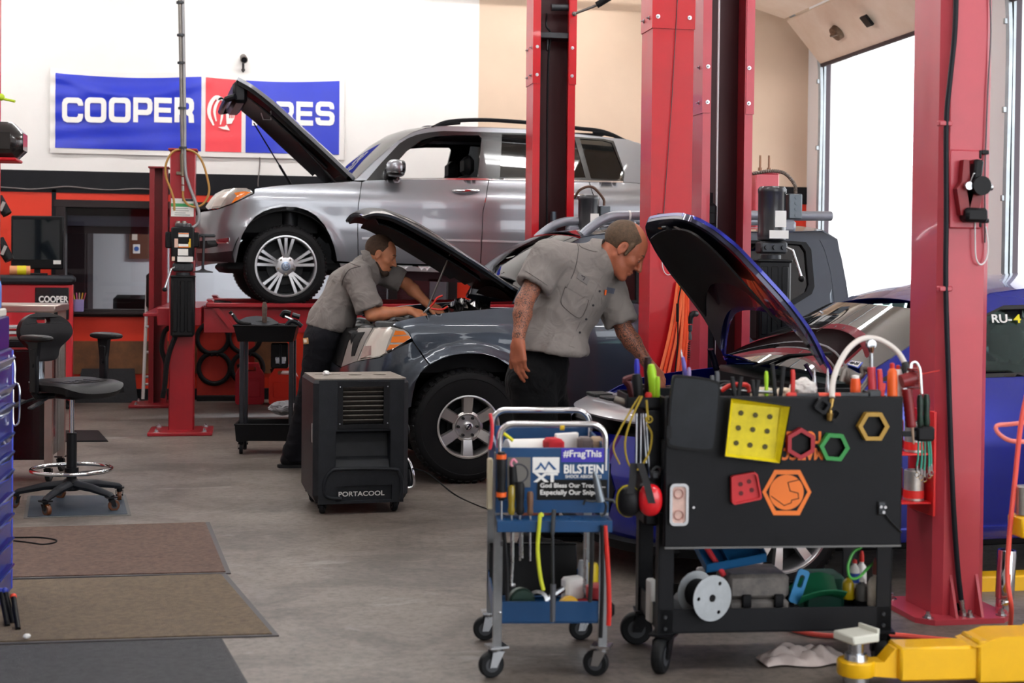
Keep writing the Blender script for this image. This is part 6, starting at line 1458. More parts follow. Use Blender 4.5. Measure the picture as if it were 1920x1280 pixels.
P_,Q_=H.mesh();skin_obj('beard',P_,Q_,[BEARD],prs2)
for y in(-1,1):
 e_=MB();e_.ell(Vector(w_(.0875,y*.031,.006)),.0105,12,8);ey=obj('eye',e_,mat('eye_white','#d8cfc8',.3),prs2);e_=MB();e_.ell(Vector(w_(.0955,y*.031,.004)),.0045,10,8);obj('iris',e_,mat('iris_dark','#2a211c',.2),ey)
m_=MB()
for y in(-1,1):m_.tube([Vector(w_(.097,y*.016,.034)),Vector(w_(.098,y*.032,.040)),Vector(w_(.088,y*.048,.033))],[.004,.0045,.003],6)
obj('eyebrows',m_,HAIR1,prs2)
S_=SDF(lo,hi,.008);S_.cap(pel+sp_*.04,pel+np.array((0,0,-.05)),.15,.16,.05,sq=(fr_,.84))
for h_,k_,a_ in((hipR,kneeR,ankR),(hipL,kneeL,ankL)):S_.cap(h_,k_,.112,.088,.05);S_.cap(k_,a_,.088,.074,.04);S_.cap(a_+np.array((0,0,.02)),a_-np.array((-.02,0,.03)),.074,.072,.02)
S_.cut(pel+sp_*.15,sp_);S_.cut((0,0,.045),(0,0,-1))
P_,Q_=S_.mesh();P_=folds(P_,vnorm(P_,Q_),np.eye(3),.008,(5,14));tr,P_,Q_=skin_obj('trousers',P_,Q_,[TROUS2],prs2)
ST=Stick(P_,Q_);q_=ST.patch('label_patch',((569,634),(578,633),(579,644),(570,645)),mat('patch_tan','#c99a66',.8),tr,.004,4,.003)
m_=ST.patch('label_mark',((571.5,636.5),(576,636),(576.5,641.5),(572,642)),mat('patch_white','#e8ddd0',.8),tr,.008,3,.002)
S_=SDF(lo,hi,.007);wst=pel+sp_*.12
S_.cap(pel+sp_*.02,wst,.158,.168,.05,sq=(fr_,.84));S_.cap(wst,chest,.168,.17,.06,sq=(fr_,.82));S_.cap(chest,nb-sp_*.06,.165,.10,.06,sq=(fr_,.8));S_.cap(SRr,SLl,.08,.078,.06);S_.cap(nb-sp_*.03,nb+HR[:,2]*.01,.082,.076,.03)
sl1,sl2=SRr+(El-SRr)*.86,SLl+(El2-SLl)*.80;d1_,d2_=(El-SRr),(El2-SLl);d1_=d1_/np.linalg.norm(d1_);d2_=d2_/np.linalg.norm(d2_)
S_.cap(SRr,sl1+d1_*.05,.084,.092,.04);S_.cap(SLl,sl2+d2_*.05,.08,.086,.04)
for p_,d_,r in((sl1,d1_,.078),(sl2,d2_,.072)):
 sl,X=S_._blk(p_-.13,p_+.14);t_=(X-p_)@d_;rad=np.linalg.norm(X-p_-t_[...,None]*d_,axis=-1);S_.a[sl]=np.where(rad<.118,np.maximum(S_.a[sl],t_.astype(np.float32)),S_.a[sl]);S_.cap(p_-d_*.05,p_+d_*.08,r-.012,r,0,'sub')
S_.cut(A3(612,612,D1),-(sp_*.8+np.array((-.25,0,.35))));S_.cap(nb,nb+HR[:,2]*.12,.064,.068,0,'sub')
P_,Q_=S_.mesh();F_=np.stack([sp_,shl,fr_],1);P_=folds(P_,vnorm(P_,Q_),F_,.017,(5,15),9.0);shirt,P_,Q_=skin_obj('shirt',P_,Q_,[SHIRT],prs2);ST=Stick(P_,Q_)
ax_=hc-HR[:,2]*.06-HR[:,0]*.03-nb;ax_=ax_/np.linalg.norm(ax_);e1=np.cross(ax_,fr_);e1/=np.linalg.norm(e1);e2=np.cross(e1,ax_);G=[]
for i in range(41):
 a=math.radians(-160+320*i/40);ca,sa=math.cos(a),math.sin(a);dirv=(-e2 if e2@fr_>0 else e2)*ca+e1*sa;frt=(abs(a)/math.radians(160))**3
 G.append([Vector(nb+dirv*.082+ax_*(.005-.05*frt)),Vector(nb+dirv*.080+ax_*(.045-.03*frt)),Vector(nb+dirv*.090+ax_*(.054-.03*frt)),Vector(nb+dirv*(.110+.02*frt)+ax_*(.0-.06*frt))])
m_=MB();m_.slab(G,.004);obj('collar',m_,SHIRT,shirt,sharp=60)
ST.line('sleeve_seam',[(676,499),(656,505),(645,520),(641,535)],SEAM,shirt,.003);ST.line('yoke_seam',[(641,478),(655,492),(676,500)],SEAM,shirt,.002);ST.line('sleeve_hem',[(676,583),(697,577),(714,567)],SEAM,shirt,.002)
for f_,d_ in((footR,(1,-.05,0)),(footL,(1,.1,0))):
 X_=SDF(f_-np.array((.2,.2,.03)),f_+np.array((.35,.25,.2)),.007);shoe(X_,f_-np.array((.05,0,0)),d_);P2,Q2=X_.mesh();sh,_,_=skin_obj('shoe',P2,Q2,[SHOE],prs2)
 d_=np.array(d_,float);d_/=np.linalg.norm(d_);s_=np.array((-d_[1],d_[0],0));h_=f_-np.array((.05,0,0));m_=MB();m_.prism(oc,Vector(h_)+Vector((0,0,.001)),Vector(d_),Vector(s_),.022);obj('sole',m_,SOLE,sh)
 # ---------------------------------------------------------------- small blue tool cart
class Face:
 """upright working plane: local x along the face, z up, y into the thing"""
 def __init__(s,O,rz):s.M=T(O[0],O[1],0)@RZ(rz);s.Mi=s.M.inverted()
 def p(s,px,py,y=0.0):
  o=s.Mi@CAM;d=s.Mi.to_3x3()@ray(px,py);k=(y-o.y)/d.y;q=o+d*k;return Vector((q.x,y,q.z))
 def w(s,px,py,y=0.0):return s.M@s.p(px,py,y)
 @property
 def U(s):return s.M.to_3x3()@X3
 @property
 def N(s):return s.M.to_3x3()@Vector((0,-1,0))
def caster(M_,par,p,r,wd,yaw=0,fork=None,tire=None,name='caster'):
 """swivel castor; p = top of its stem plate (builder space), r = wheel radius"""
 X=M_@T(*p)@RZ(yaw);h=p[2];o=r*.45
 m=MB(X);m.bx((-.025-r*.2,-wd*1.1,-.008),(.025+r*.2,wd*1.1,0));m.cyl((0,0,-.03),(0,0,-.005),r*.45,r*.55,16)
 for s_ in(-1,1):m.prism([(-r*.45,-.02),(r*.5,-.02),(o+r*.28,-(h-r)-r*.15),(o-r*.28,-(h-r)-r*.15)],(0,s_*(wd*.62)+(.002 if s_>0 else-.002),0),X3,Z3,.004 if s_<0 else-.004)
 m.cyl((o,-wd*.8,-(h-r)),(o,wd*.8,-(h-r)),r*.16,None,10);c=obj(name,m,fork or STEEL,par)
 m=MB(X);m.lathe([(r*.3,-wd*.5),(r*.88,-wd*.5),(r*.97,-wd*.38),(r,-wd*.2),(r,wd*.2),(r*.97,wd*.38),(r*.88,wd*.5),(r*.3,wd*.5)],(o,0,-(h-r)),(0,1,0),36);w_=obj('wheel',m,tire or mat('caster_rubber','#17181a',.55,noise=.15,nscale=30),c)
 m=MB(X)
 for s_ in(-1,1):m.lathe([(r*.55,s_*wd*.505),(r*.5,s_*wd*.42),(r*.2,s_*wd*.45),(0,s_*wd*.52)],(o,0,-(h-r)),(0,1,0),24)
 obj('wheel_hub',m,mat('caster_hub','#3c3e42',.5),w_);return c
CBLUE=mat('cart_blue_paint','#0c4270',.38,coat=.15,noise=.12,nscale=6,rnoise=.1)
POST=mat('cart_post_grey','#8b8d90',.4,.7,noise=.15,nscale=15)
O=at(930,990,4.98);f=Face((O.x,O.y),-7.0)
bcw=f.p(1143,900).x;bx0,bx1=f.p(930,960).x,f.p(1143,960).x;dp=.50
zt=f.p(1036,842).z;zm=f.p(1036,940).z;zr=f.p(1036,969).z;zl=f.p(1036,990).z;z1=f.p(1030,1126,.07).z;z0=f.p(1030,1167,.07).z;zh=f.p(1036,798).z
cart=thing('tool_cart','small blue tool cart with chrome handles and stickers, left of the black cart','cart',tuple(f.M@Vector(((bx0+bx1)/2,.3,0))));cart['label']='small blue tool cart with two chrome handles and stickers on its end'
yf=.06
m=MB(f.M);m.bx((bx0,.035,zm-.01),(bx1,.05,zt),.003);m.bx((bx0,.05,zt-.13),(bx1,dp+yf,zt-.12));m.bx((bx0,.05,zt-.12),(bx0+.01,dp+yf,zt));m.bx((bx1-.01,.05,zt-.12),(bx1,dp+yf,zt));m.bx((bx0,dp+yf-.01,zt-.12),(bx1,dp+yf,zt+.02));obj('upper_tray',m,CBLUE,cart)
m=MB(f.M);hol=[circ(.007,10,bx0+.03+i*.045,-.035)for i in range(9)]
m.prism([(bx0,-.075),(bx1,-.075),(bx1,.035),(bx0,.035)],(0,0,zr-.004),X3,Y3,.004,hol);m.bx((bx0,-.078,zl),(bx1,-.072,zr),.002);m.bx((bx0-.0,.03,zm-.045),(bx1,.036,zm));obj('tool_rack',m,CBLUE,cart)
m=MB(f.M);m.bx((bx0,yf,z0),(bx1,yf+.006,z1),.002);m.bx((bx0,dp+yf-.006,z0),(bx1,dp+yf,z1+.01),.002);m.bx((bx0,yf,z0),(bx0+.006,dp+yf,z1));m.bx((bx1-.006,yf,z0),(bx1,dp+yf,z1));m.bx((bx0,yf,z0),(bx1,dp+yf,z0+.006));lt=obj('lower_tray',m,CBLUE,cart)
for x in(bx0+.02,bx1-.02):a=MB(f.M);a.ell((x,yf-.002,(z0+z1)/2),(.009,.004,.009),12,8);obj('rivet',a,STEEL,lt)
for y in(yf,dp+yf):
 for x in(bx0+.012,bx1-.012):
  m=MB(f.M);m.bx((x-.016,y-.005,.105),(x+.016,y+.001,zt-.02),.001);m.bx((x-.016 if x<.2 else x+.012,y-.002,.105),(x-.012 if x<.2 else x+.016,y+.024,zt-.02));obj('leg',m,POST,cart)
  caster(f.M,cart,(x,y+.02,.115),.047,.03,{0:200,1:160}[int(x>.2)]if y<.2 else 185,STEEL)
for y,zz in((.045,zh),(dp+yf-.02,zh)):
 m=MB(f.M);P=[(bx0+.012,y,zt-.08),(bx0+.012,y,zz-.06)]+[(bx0+.012+.05*(1-math.cos(a)),y,zz-.05+.05*math.sin(a))for a in np.linspace(0,math.pi/2,8)]+[(bx1-.012-.05*(1-math.cos(a)),y,zz-.05+.05*math.sin(a))for a in np.linspace(math.pi/2,0,8)]+[(bx1-.012,y,zz-.06),(bx1-.012,y,zt-.08)]
 h_=obj('handle',m.tube(P,.0115,12),CHROME,cart)
 if y<.2:obj('tape_mark',MB(f.M).cyl(f.p(1050,800,y)+Vector((0,0,.0)),f.p(1058,800,y),.0125,None,12),mat('tape_yellow','#d9b320',.5),h_)
 # stickers on the end panel
def sticker(nm,x0_,y0_,x1_,y1_,m_,y=.033):a,b=f.p(x0_,y1_,y),f.p(x1_,y0_,y);return obj(nm,MB(f.M).bx((a.x,y-.0012,a.z),(b.x,y,b.z)),m_,cart)
def stext(body,px,py,wpx,hpx,m_,par,y=.031,bold=0.0):
 c=f.w(px,py,y);a,b=f.p(px-wpx/2,py,y),f.p(px+wpx/2,py,y);t_,u_=f.p(px,py-hpx/2,y),f.p(px,py+hpx/2,y);return text('lettering',body,.02,c,f.U,Z3,m_,par,bold=bold,depth=.0004,fit=(b.x-a.x,t_.z-u_.z))
WI=mat('ink_white','#f1efec',.5);s_=sticker('sticker',1052,840,1133,866,mat('sticker_violet','#3a2fa8',.4));stext('#FragThis',1092,852,72,17,WI,s_,bold=.02)
s_=sticker('sticker',1057,869,1134,897,CBLUE);stext('BILSTEIN',1094.5,879,74,17,WI,s_,bold=.03);stext('SHOCK ABSORBERS',1094,893,68,6,WI,s_,bold=.02)
s_=sticker('sticker',1007,899,1139,937,mat('sticker_black','#141414',.4));stext('God Bless Our Troops...',1074,911,122,11,WI,s_,bold=.02);stext('Especially Our Snipers',1072,924,118,12,WI,s_,bold=.02)
s_=sticker('sticker',998.5,857,1049,886,WI);m=MB(f.M);q=lambda x,y:(f.p(x,y,.031).x,f.p(x,y,.031).z)
m.prism([q(1002,881),q(1010,873),q(1014,866),q(1022,877),q(1029,864),q(1044,880),q(1038,880),q(1029,869),q(1022,882),q(1014,872),q(1010,879)],(0,.031,0),X3,Z3,.001);obj('mountain_mark',m,mat('ink_blue','#174f86',.5),s_);stext('XT',1023,895,46,17,WI,s_,bold=.05)
s_=sticker('sticker',951,857,995,913,mat('sticker_grey','#6d6a66',.5));c_=f.p(973,887,.031);m=MB(f.M);m.lathe([(.030,-.001),(.030,.0005),(.034,.0005),(.034,-.001)],c_,(0,-1,0),28,closed=True);obj('ring_mark',m,mat('ink_dark','#2a2b38',.6),s_)
# tools in the rack
def driver(par_name,lab,px,yt,yb,r,mh,mcol2=None,y=-.035,shaft=True,tilt=0.0):
 a,b=f.p(px+tilt,yt,y),f.p(px,yb,y);L_=(a-b);t=thing(par_name,lab,'tool',tuple(f.M@b));A,B=f.M@a,f.M@b;ax=(A-B)
 m=MB();H=ax.length;m.lathe([(r*.55,0),(r*.8,H*.04),(r,H*.15),(r*.82,H*.3),(r*.98,H*.55),(r,H*.9),(r*.7,H*.99),(0,H)],B,ax,14);obj('grip',m,mh,t)
 if mcol2:
  m=MB()
  for k in(.08,.85):m.lathe([(r*.9,H*k),(r*1.04,H*k),(r*1.04,H*(k+.09)),(r*.9,H*(k+.09))],B,ax,14)
  obj('grip_band',m,mcol2,t)
 if shaft:obj('shaft',MB().cyl(B,B-ax.normalized()*.16,.0035,None,8),STEEL,t)
 return t
ORG=mat('handle_orange','#e8601c',.4);BLKH=mat('handle_black','#1b1b1d',.45);CLY=mat('handle_amber','#8f7a1c',.25,coat=.5);BRN=mat('handle_brown','#6b4b36',.5);PNK=mat('hook_pink','#e08aa0',.4)
driver('driver','thick black and orange handled driver in the rack of the small blue cart',940,846,938,.0175,BLKH,ORG,shaft=True)
driver('screwdriver','clear amber handled screwdriver in the rack of the small blue cart',959,909,965,.0135,CLY)
driver('screwdriver','plain black handled screwdriver beside the amber one, small blue cart',975,903,965,.0165,BLKH)
driver('screwdriver','short brown handled tool in the rack of the small blue cart',994,921,966,.0115,BRN)
t=thing('hook_tool','black hook tool with a pink tip in front of the grey round sticker','tool',tuple(f.w(962,905,-.01)));obj('body',MB().cyl(f.w(963,908,-.005),f.w(961,874,-.005),.016,.013,14),BLKH,t);obj('tip',MB().tube(bez([f.w(961,876,-.005),f.w(958,868,-.005),f.w(963,861,-.005),f.w(969,867,-.005)],12),.0045,8),PNK,t)
t=thing('puller','grey two jaw puller standing on the rack of the small blue cart','tool',tuple(f.w(1128,968,-.03)));m=MB();m.cyl(f.w(1117,893,-.03),f.w(1127,940,-.03),.011,.016,12);m.cyl(f.w(1114,884,-.03),f.w(1117,893,-.03),.006,.009,8);obj('screw',m,mat('puller_grey','#7d858c',.4,.7),t)
m=MB();m.tube(bez([f.w(1127,935,-.03),f.w(1136,945,-.03),f.w(1134,962,-.03),f.w(1126,967,-.03)],12),.009,8,flat=.5);m.tube(bez([f.w(1127,935,-.03),f.w(1112,940,-.03),f.w(1098,938,-.03),f.w(1094,946,-.03)],12),.008,8,flat=.5);m.tube([f.w(1127,935,-.03),f.w(1150,938,-.03),f.w(1152,943,-.03)],.006,8);obj('jaw',m,GUN,t)
def bar(lab,pts,r,mm,y=-.045,name='pry_bar',cat='tool'):
 P=[f.w(a,b,y)for a,b in pts];return setp(obj(name,MB().tube(bez(P,20)if len(P)>2 else P,r,8),mm,base=tuple(P[-1])),lab,cat)
t=thing('pry_bar','long hooked pry bar hanging upright through the front of the blue rack','tool',tuple(f.w(1037,1168,-.09)));obj('bar',MB().tube(bez([f.w(1036,1000,-.09),f.w(1037,1100,-.09)],8),.0055,8).tube([f.w(1036,1000,-.09),f.w(1038,965,-.09),f.w(1039,955,-.088)],.008,8,flat=.6),GUN,t);obj('grip',MB().cyl(f.w(1037,1095,-.09),f.w(1036,1165,-.09),.0105,.0095,12),mat('grip_grey','#4c4e54',.45),t)
bar('thin dark bar hanging at the left end of the blue rack',[(944,985),(950,1060),(951,1126)],.007,BLKH)
bar('slim steel rod hanging in the blue rack beside the dark bar',[(961,985),(961,1050),(959,1094),(966,1096)],.0055,STEEL);bar('short steel rod hanging in the blue rack above the shoe',[(978,985),(979,1046)],.0045,STEEL)
bar('bare steel rod hanging near the right post of the blue cart',[(1097,985),(1096,1110)],.0055,STEEL);bar('dark square shank hanging near the right post of the blue cart',[(1110,985),(1109,1060),(1106,1128)],.008,GUN)
bar('long black bar hanging past the lower tray of the blue cart',[(1129,985),(1129,1100),(1126,1195)],.0075,BLKH,-.09);bar('red handled bar hanging at the right end of the blue rack',[(1134,985),(1140,1070),(1142,1140),(1141,1172)],.009,RH,-.085)
bar('yellow-green strap hanging from the front of the blue rack',[(1017,968),(1013,964),(1011,985),(1008,1030),(1013,1080),(1019,1106)],.007,mat('strap_lime','#c8d030',.6),-.085,'strap','strap')
# upper tray contents
rnd=random.Random(21)
def tidbit(nm,lab,x,y,z,size,mm,cat,rz=0.0,kind='box'):
 m=MB(f.M@T(x,y,z)@RZ(rz))
 if kind=='box':m.box((0,0,size[2]/2),size,min(size)*.2)
 elif kind=='cyl':m.cyl((-size[0]/2,0,size[1]),(size[0]/2,0,size[1]),size[1],None,18)
 elif kind=='can':m.lathe([(size[0]*.9,0),(size[0],.004),(size[0],size[2]*.9),(size[0]*.8,size[2]),(0,size[2])],(0,0,0),(0,0,1),20)
 return setp(obj(nm,m,mm,base=tuple(f.M@Vector((x,y,z)))),lab,cat)
zu=zt-.12
tidbit('paper_roll','roll of white ribbed paper lying in the top tray of the blue cart',.12,.22,zu,(.15,.065),mat('white_paper','#e6e3df',.8),'roll',12,'cyl');tidbit('rag','folded red cloth in the top tray of the blue cart',.215,.16,zu,(.06,.09,.14),mat('rag_red','#b3202a',.9),'rag',15)
tidbit('card','white card leaning in the top tray of the blue cart',.27,.24,zu,(.10,.02,.15),WI,'card',30);tidbit('battery','small grey and red battery pack in the top tray of the blue cart',.335,.20,zu,(.05,.07,.14),mat('battery_grey','#5a4d4c',.5),'battery',5);tidbit('glove_box','tan parts box in the top tray of the blue cart',.385,.28,zu,(.05,.08,.13),mat('box_tan','#a98f78',.8),'box',-8)
bar('bright yellow cord end lying over the top tray of the blue cart',[(944,812),(952,818),(962,826)],.006,mat('cord_yellow','#e3dd22',.5),.1,'cord','cord')
# lower tray contents
zl_=z0+.007
t=thing('tray','flat black tray standing at the back of the lower shelf of the blue cart','tray',tuple(f.M@Vector((.17,.44,zl_))));m=MB(f.M@T(.17,.47,zl_+.10)@RX(-18));m.box((0,0,0),(.34,.012,.2),.004);m.box((0,-.012,.095),(.34,.03,.008),.003);m.box((0,-.012,-.095),(.34,.03,.008),.003);obj('pan',m,BLK,t)
m_=MB(f.M);m_.lathe([(.012,-.02),(.045,-.02),(.052,-.012),(.052,.012),(.045,.02),(.012,.02)],(.10,.14,zl_+.052),(.3,-1,0),24);setp(obj('reel',m_,mat('reel_green','#23382f',.4,.4),base=tuple(f.M@Vector((.10,.14,zl_)))),'dark green metal reel in the lower tray of the blue cart','reel')
t=thing('adjuster','chrome ring shaped tool in the lower tray of the blue cart','tool',tuple(f.M@Vector((.165,.15,zl_))));m=MB(f.M);m.lathe([(.03,-.015),(.042,-.012),(.042,.012),(.03,.015)],(.165,.17,zl_+.045),(-.2,-1,.2),24,closed=True);obj('ring',m,STEEL,t);obj('arm',MB(f.M).tube([(.19,.16,zl_+.05),(.26,.18,zl_+.09)],.012,8),STEEL,t)
m=MB(f.M);m.lathe([(.0,-.02),(.035,-.02),(.04,-.012),(.04,.012),(.035,.02),(.012,.022),(.012,.024),(0,.024)],(.272,.10,zl_+.042),(.05,-1,.1),24);t=obj('tape_measure',m,mat('tape_yellow_case','#e8b21a',.4),base=tuple(f.M@Vector((.272,.1,zl_))));setp(t,'round yellow tape measure in the lower tray of the blue cart','tape measure')
obj('centre_badge',MB(f.M).cyl((.272,.0745,zl_+.044),(.2715,.072,zl_+.044),.018,None,18),WI,t)
tidbit('card_box','small white printed box in the lower tray of the blue cart',.295,.20,zl_,(.08,.05,.13),WI,'box',25);t=tidbit('rag','crumpled red cloth beside the yellow tape measure, blue cart',.325,.13,zl_,(.07,.07,.06),mat('rag_red','#b3202a',.9),'rag',20);tidbit('reel','red and black round reel in the lower tray of the blue cart',.385,.16,zl_+.06,(.045,.05,.05),mat('reel_red','#c8404a',.5),'reel',0,'can');tidbit('parts_case','flat black parts case at the right of the lower tray, blue cart',.38,.17,zl_,(.11,.14,.055),BLK,'case',5)
tidbit('funnel','pale grey nozzle pointing up in the lower tray of the blue cart',.345,.3,zl_,(.02,.02,.17),mat('nozzle_grey','#a5a9ad',.5),'funnel',0,'can');tidbit('spray_can','bright yellow can in the lower tray of the blue cart',.385,.34,zl_,(.022,.02,.15),mat('can_yellow','#e3c51e',.4),'can',0,'can')
tidbit('stick','cream wooden stick taped to the left post of the blue cart',bx0-.022,.02,zm-.03,(.02,.035,.18),mat('wood_pale','#b3a88f',.7),'stick',0)
bar('slim red strap hooked over the left handle of the blue cart',[(919,775),(923,800),(921,830),(918,842)],.006,mat('strap_red','#d8323c',.5),.05,'strap','strap')
# ---------------------------------------------------------------- large black tool cart with folded-down lid
CBLK=mat('cart_black_paint','#121317',.45,noise=.12,nscale=8,bump=.04,bscale=90);CORG=mat('logo_orange','#ee7a2a',.5)
O=at(1247,1025,5.08);g=Face((O.x,O.y),-4.5)
gx0,gx1=g.p(1246,900).x,g.p(1692,900).x;gz1,gz0=g.p(1470,743).z,g.p(1470,1025).z;GD=.42
bk=thing('tool_cart','big black tool cart with its lid folded down and an orange emblem','cart',tuple(g.M@Vector(((gx0+gx1)/2,.2,0))))
lid=obj('lid',MB(g.M).bx((gx0,0,gz0),(gx1,.022,gz1),.006),CBLK,bk);obj('lid_edge',MB(g.M).bx((gx0+.003,-.004,gz0-.003),(gx1-.003,.004,gz0+.004)),mat('edge_worn_grey','#6a6a6a',.5,.4),lid)
m=MB(g.M);a,b=gx0+.005,gx1-.005;y0,y1=.05,.05+GD
m.bx((a,y0,gz1-.16),(b,y1,gz1-.15));m.bx((a,y0,gz1-.16),(b,y0+.01,gz1-.01));m.bx((a,y1-.01,gz1-.16),(b,y1,gz1-.01));m.bx((a,y0,gz1-.16),(a+.01,y1,gz1-.01));m.bx((b-.01,y0,gz1-.16),(b,y1,gz1-.01));m.bx((a,y0+.02,gz0+.06),(b,y1-.02,gz1-.16),.01);obj('top_box',m,CBLK,bk)
lz0,lz1=g.p(1470,1184,.05).z,g.p(1470,1139,.05).z
for x in(gx0+.02,gx1-.045):
 for y in(y0,y1-.05):
  m=MB(g.M);m.bx((x-.028,y,lz0-.005),(x+.03,y+.006,gz0+.12),.002);m.bx((x-.028 if x<.3 else x+.024,y,lz0-.005),(x-.022 if x<.3 else x+.03,y+.05,gz0+.12));L_=obj('leg',m,CBLK,bk)
  if y<.1:
   for zz in(lz0+.018,lz0+.06):a_=MB(g.M);a_.cyl((x,y,zz),(x,y-.006,zz),.008,.006,12);obj('leg_bolt',a_,GUN,L_)
  caster(g.M,bk,(x,y+.025,lz0-.004),.063,.042,{(0,0):240,(1,0):80,(0,1):175,(1,1):10}[(int(x>.3),int(y>.1))],BLKP)
m=MB(g.M);m.bx((gx0,y0,lz0),(gx1-.02,y0+.006,lz1),.002);m.bx((gx0,y1-.006,lz0),(gx1-.02,y1,lz1));m.bx((gx0,y0,lz0),(gx0+.006,y1,lz1));m.bx((gx1-.026,y0,lz0),(gx1-.02,y1,lz1));m.bx((gx0,y0,lz0),(gx1-.02,y1,lz0+.006));lt=obj('lower_tray',m,CBLK,bk)
def gp(x,y,d=0.0):q=g.p(x,y,d);return(q.x,q.z)
# emblem and the upside-down wordmark
m=MB(g.M);hexo=[gp(*p)for p in((1429,922),(1452,880.5),(1500,880.5),(1521,922),(1499,965.5),(1450,965.5))];hexi=[gp(*p)for p in((1436,922),(1456,889),(1496,889),(1514,922),(1494,957),(1455,957))]
m.prism(hexo,(0,-.001,0),X3,Z3,.001,[hexi]);cc_=gp(1474.5,922.5);rr=(gp(1507,922)[0]-gp(1442.5,922)[0])/2
body=[(cc_[0]+rr*math.cos(t_),cc_[1]+rr*math.sin(t_))for t_ in np.linspace(0,2*math.pi,40)[:-1]];m.prism(body,(0,-.001,0),X3,Z3,.0012);obj('emblem',m,CORG,lid)
m=MB(g.M)
def inkline(P,w_):
 P=[Vector((*gp(*p),0))for p in P]
 for p,q in zip(P,P[1:]):
  d=(q-p).normalized();n_=Vector((-d.y,d.x,0))*w_;m.prism([tuple((p+n_-d*w_)[:2]),tuple((p-n_-d*w_)[:2]),tuple((q-n_+d*w_)[:2]),tuple((q+n_+d*w_)[:2])],(0,-.0022,0),X3,Z3,.001)
inkline([(1497,899),(1477,904),(1481,920),(1496,924),(1497,934),(1484,937),(1483,942),(1470,947),(1446,930)],.0014);obj('emblem_line',m,CBLK,lid)
c_=g.w(1503,835,-.0012);t_=text('wordmark','TOOLS',.05,c_,-g.U,-Z3,CORG,lid,bold=.04,depth=.0006,fit=(g.p(1545,830).x-g.p(1460,830).x,None));
me_=t_.data;zs=[v.co.z for v in me_.vertices];h0=(g.p(1500,808).z-g.p(1500,832).z);zc_=(max(zs)+min(zs))/2;k_=h0/(max(zs)-min(zs))
dz_=g.p(1503,819).z-c_.z
for v in me_.vertices:v.co.z=zc_+(v.co.z-zc_)*k_+dz_
t2=text('wordmark','MATCO',.05,g.w(1502,851,-.0012),-g.U,-Z3,CORG,lid,bold=.04,depth=.0006,fit=(g.p(1542,850).x-g.p(1460,850).x,g.p(1500,839).z-g.p(1500,862).z))
obj('latch_mark',MB(g.M).bx((*[gp(1454,1016)[0]],-.001,gp(1454,1016)[1]),(gp(1475,1003)[0],.001,gp(1475,1003)[1])),mat('latch_dark','#121316',.5),lid)
# things held on the lid by magnets
def plate(nm,lab,cat,px_poly,th,mm,y=0.0,wall=None,holes=(),bev=True):
 P=[gp(*p)for p in px_poly];cx=sum(p[0]for p in P)/len(P);cz=sum(p[1]for p in P)/len(P);t=thing(nm,lab,cat,tuple(g.M@Vector((cx,y,cz))));return t,P,(cx,cz)
def smooth_poly(P,k=3):
 for _ in range(k):
  Q=[]
  for i,p in enumerate(P):q=P[(i+1)%len(P)];Q+=[(p[0]*.75+q[0]*.25,p[1]*.75+q[1]*.25),(p[0]*.25+q[0]*.75,p[1]*.25+q[1]*.75)]
  P=Q
 return P
def scal(P,k,c=None):
 c=c or(sum(p[0]for p in P)/len(P),sum(p[1]for p in P)/len(P));return[(c[0]+(p[0]-c[0])*k,c[1]+(p[1]-c[1])*k)for p in P]
yl=-.002
t,P,c_=plate('magnetic_mat','dark grey rubber pad hung at the top corner of the black cart lid','mat',((1258,699),(1350,712),(1337,848),(1246,838)),.01,None);P=[(P[i][0]*.93+P[(i+k)%4][0]*.07,P[i][1]*.93+P[(i+k)%4][1]*.07)for i in range(4)for k in(-1,1)]
obj('pad',MB(g.M).prism(smooth_poly(P,2),(0,-.022,0),X3,Z3,-.018),BLK,t);obj('pad_face',MB(g.M).prism(smooth_poly(scal(P,.93),2),(0,-.024,0),X3,Z3,-.003),mat('pad_satin_grey','#1d2025',.32,noise=.25,nscale=9),t);a,b=gp(1247,820),gp(1256,797);obj('tag',MB(g.M).bx((a[0],-.027,a[1]),(b[0],-.023,b[1])),BLKP,t)
t,P,c_=plate('magnetic_tray','yellow magnetic tray with nine dark round magnets on the black cart lid','tray',((1371,753),(1461,762),(1451,860),(1359,850)),.01,None)
YT=mat('tray_yellow','#dcc90e',.5,noise=.12,nscale=25);obj('base',MB(g.M).prism(P,(0,-.016,0),X3,Z3,-.012),YT,t)
out_=[gp(*p)for p in((1364,743),(1475,759),(1456,866),(1352,853))]
for i in range(4):
 j=(i+1)%4;G=[[Vector((p[0],-.020,p[1])),Vector(((p[0]+q[0])/2,-.026,(p[1]+q[1])/2)),Vector((q[0],-.045,q[1]))]for p,q in[((P[i][0]*(1-k)+P[j][0]*k,P[i][1]*(1-k)+P[j][1]*k),(out_[i][0]*(1-k)+out_[j][0]*k,out_[i][1]*(1-k)+out_[j][1]*k))for k in np.linspace(0,1,8)]]
 mm=MB(g.M);mm.slab(G,.003);obj('wall',mm,YT,t)
obj('rim',MB(g.M).tube([Vector((p[0],-.045,p[1]))for p in out_],.004,6,closed=True),BLKP,t)
for r_ in((1387,773),(1414,777),(1441,780)),((1382,801),(1409,804),(1436,807)),((1378,829),(1404,833),(1432,836)):
 for(x,y)in r_:q=gp(x,y);obj('magnet',MB(g.M).cyl((q[0],-.0165,q[1]),(q[0],-.019,q[1]),.0095,None,16),mat('magnet_olive','#4b4416',.6,noise=.3,nscale=60),t)
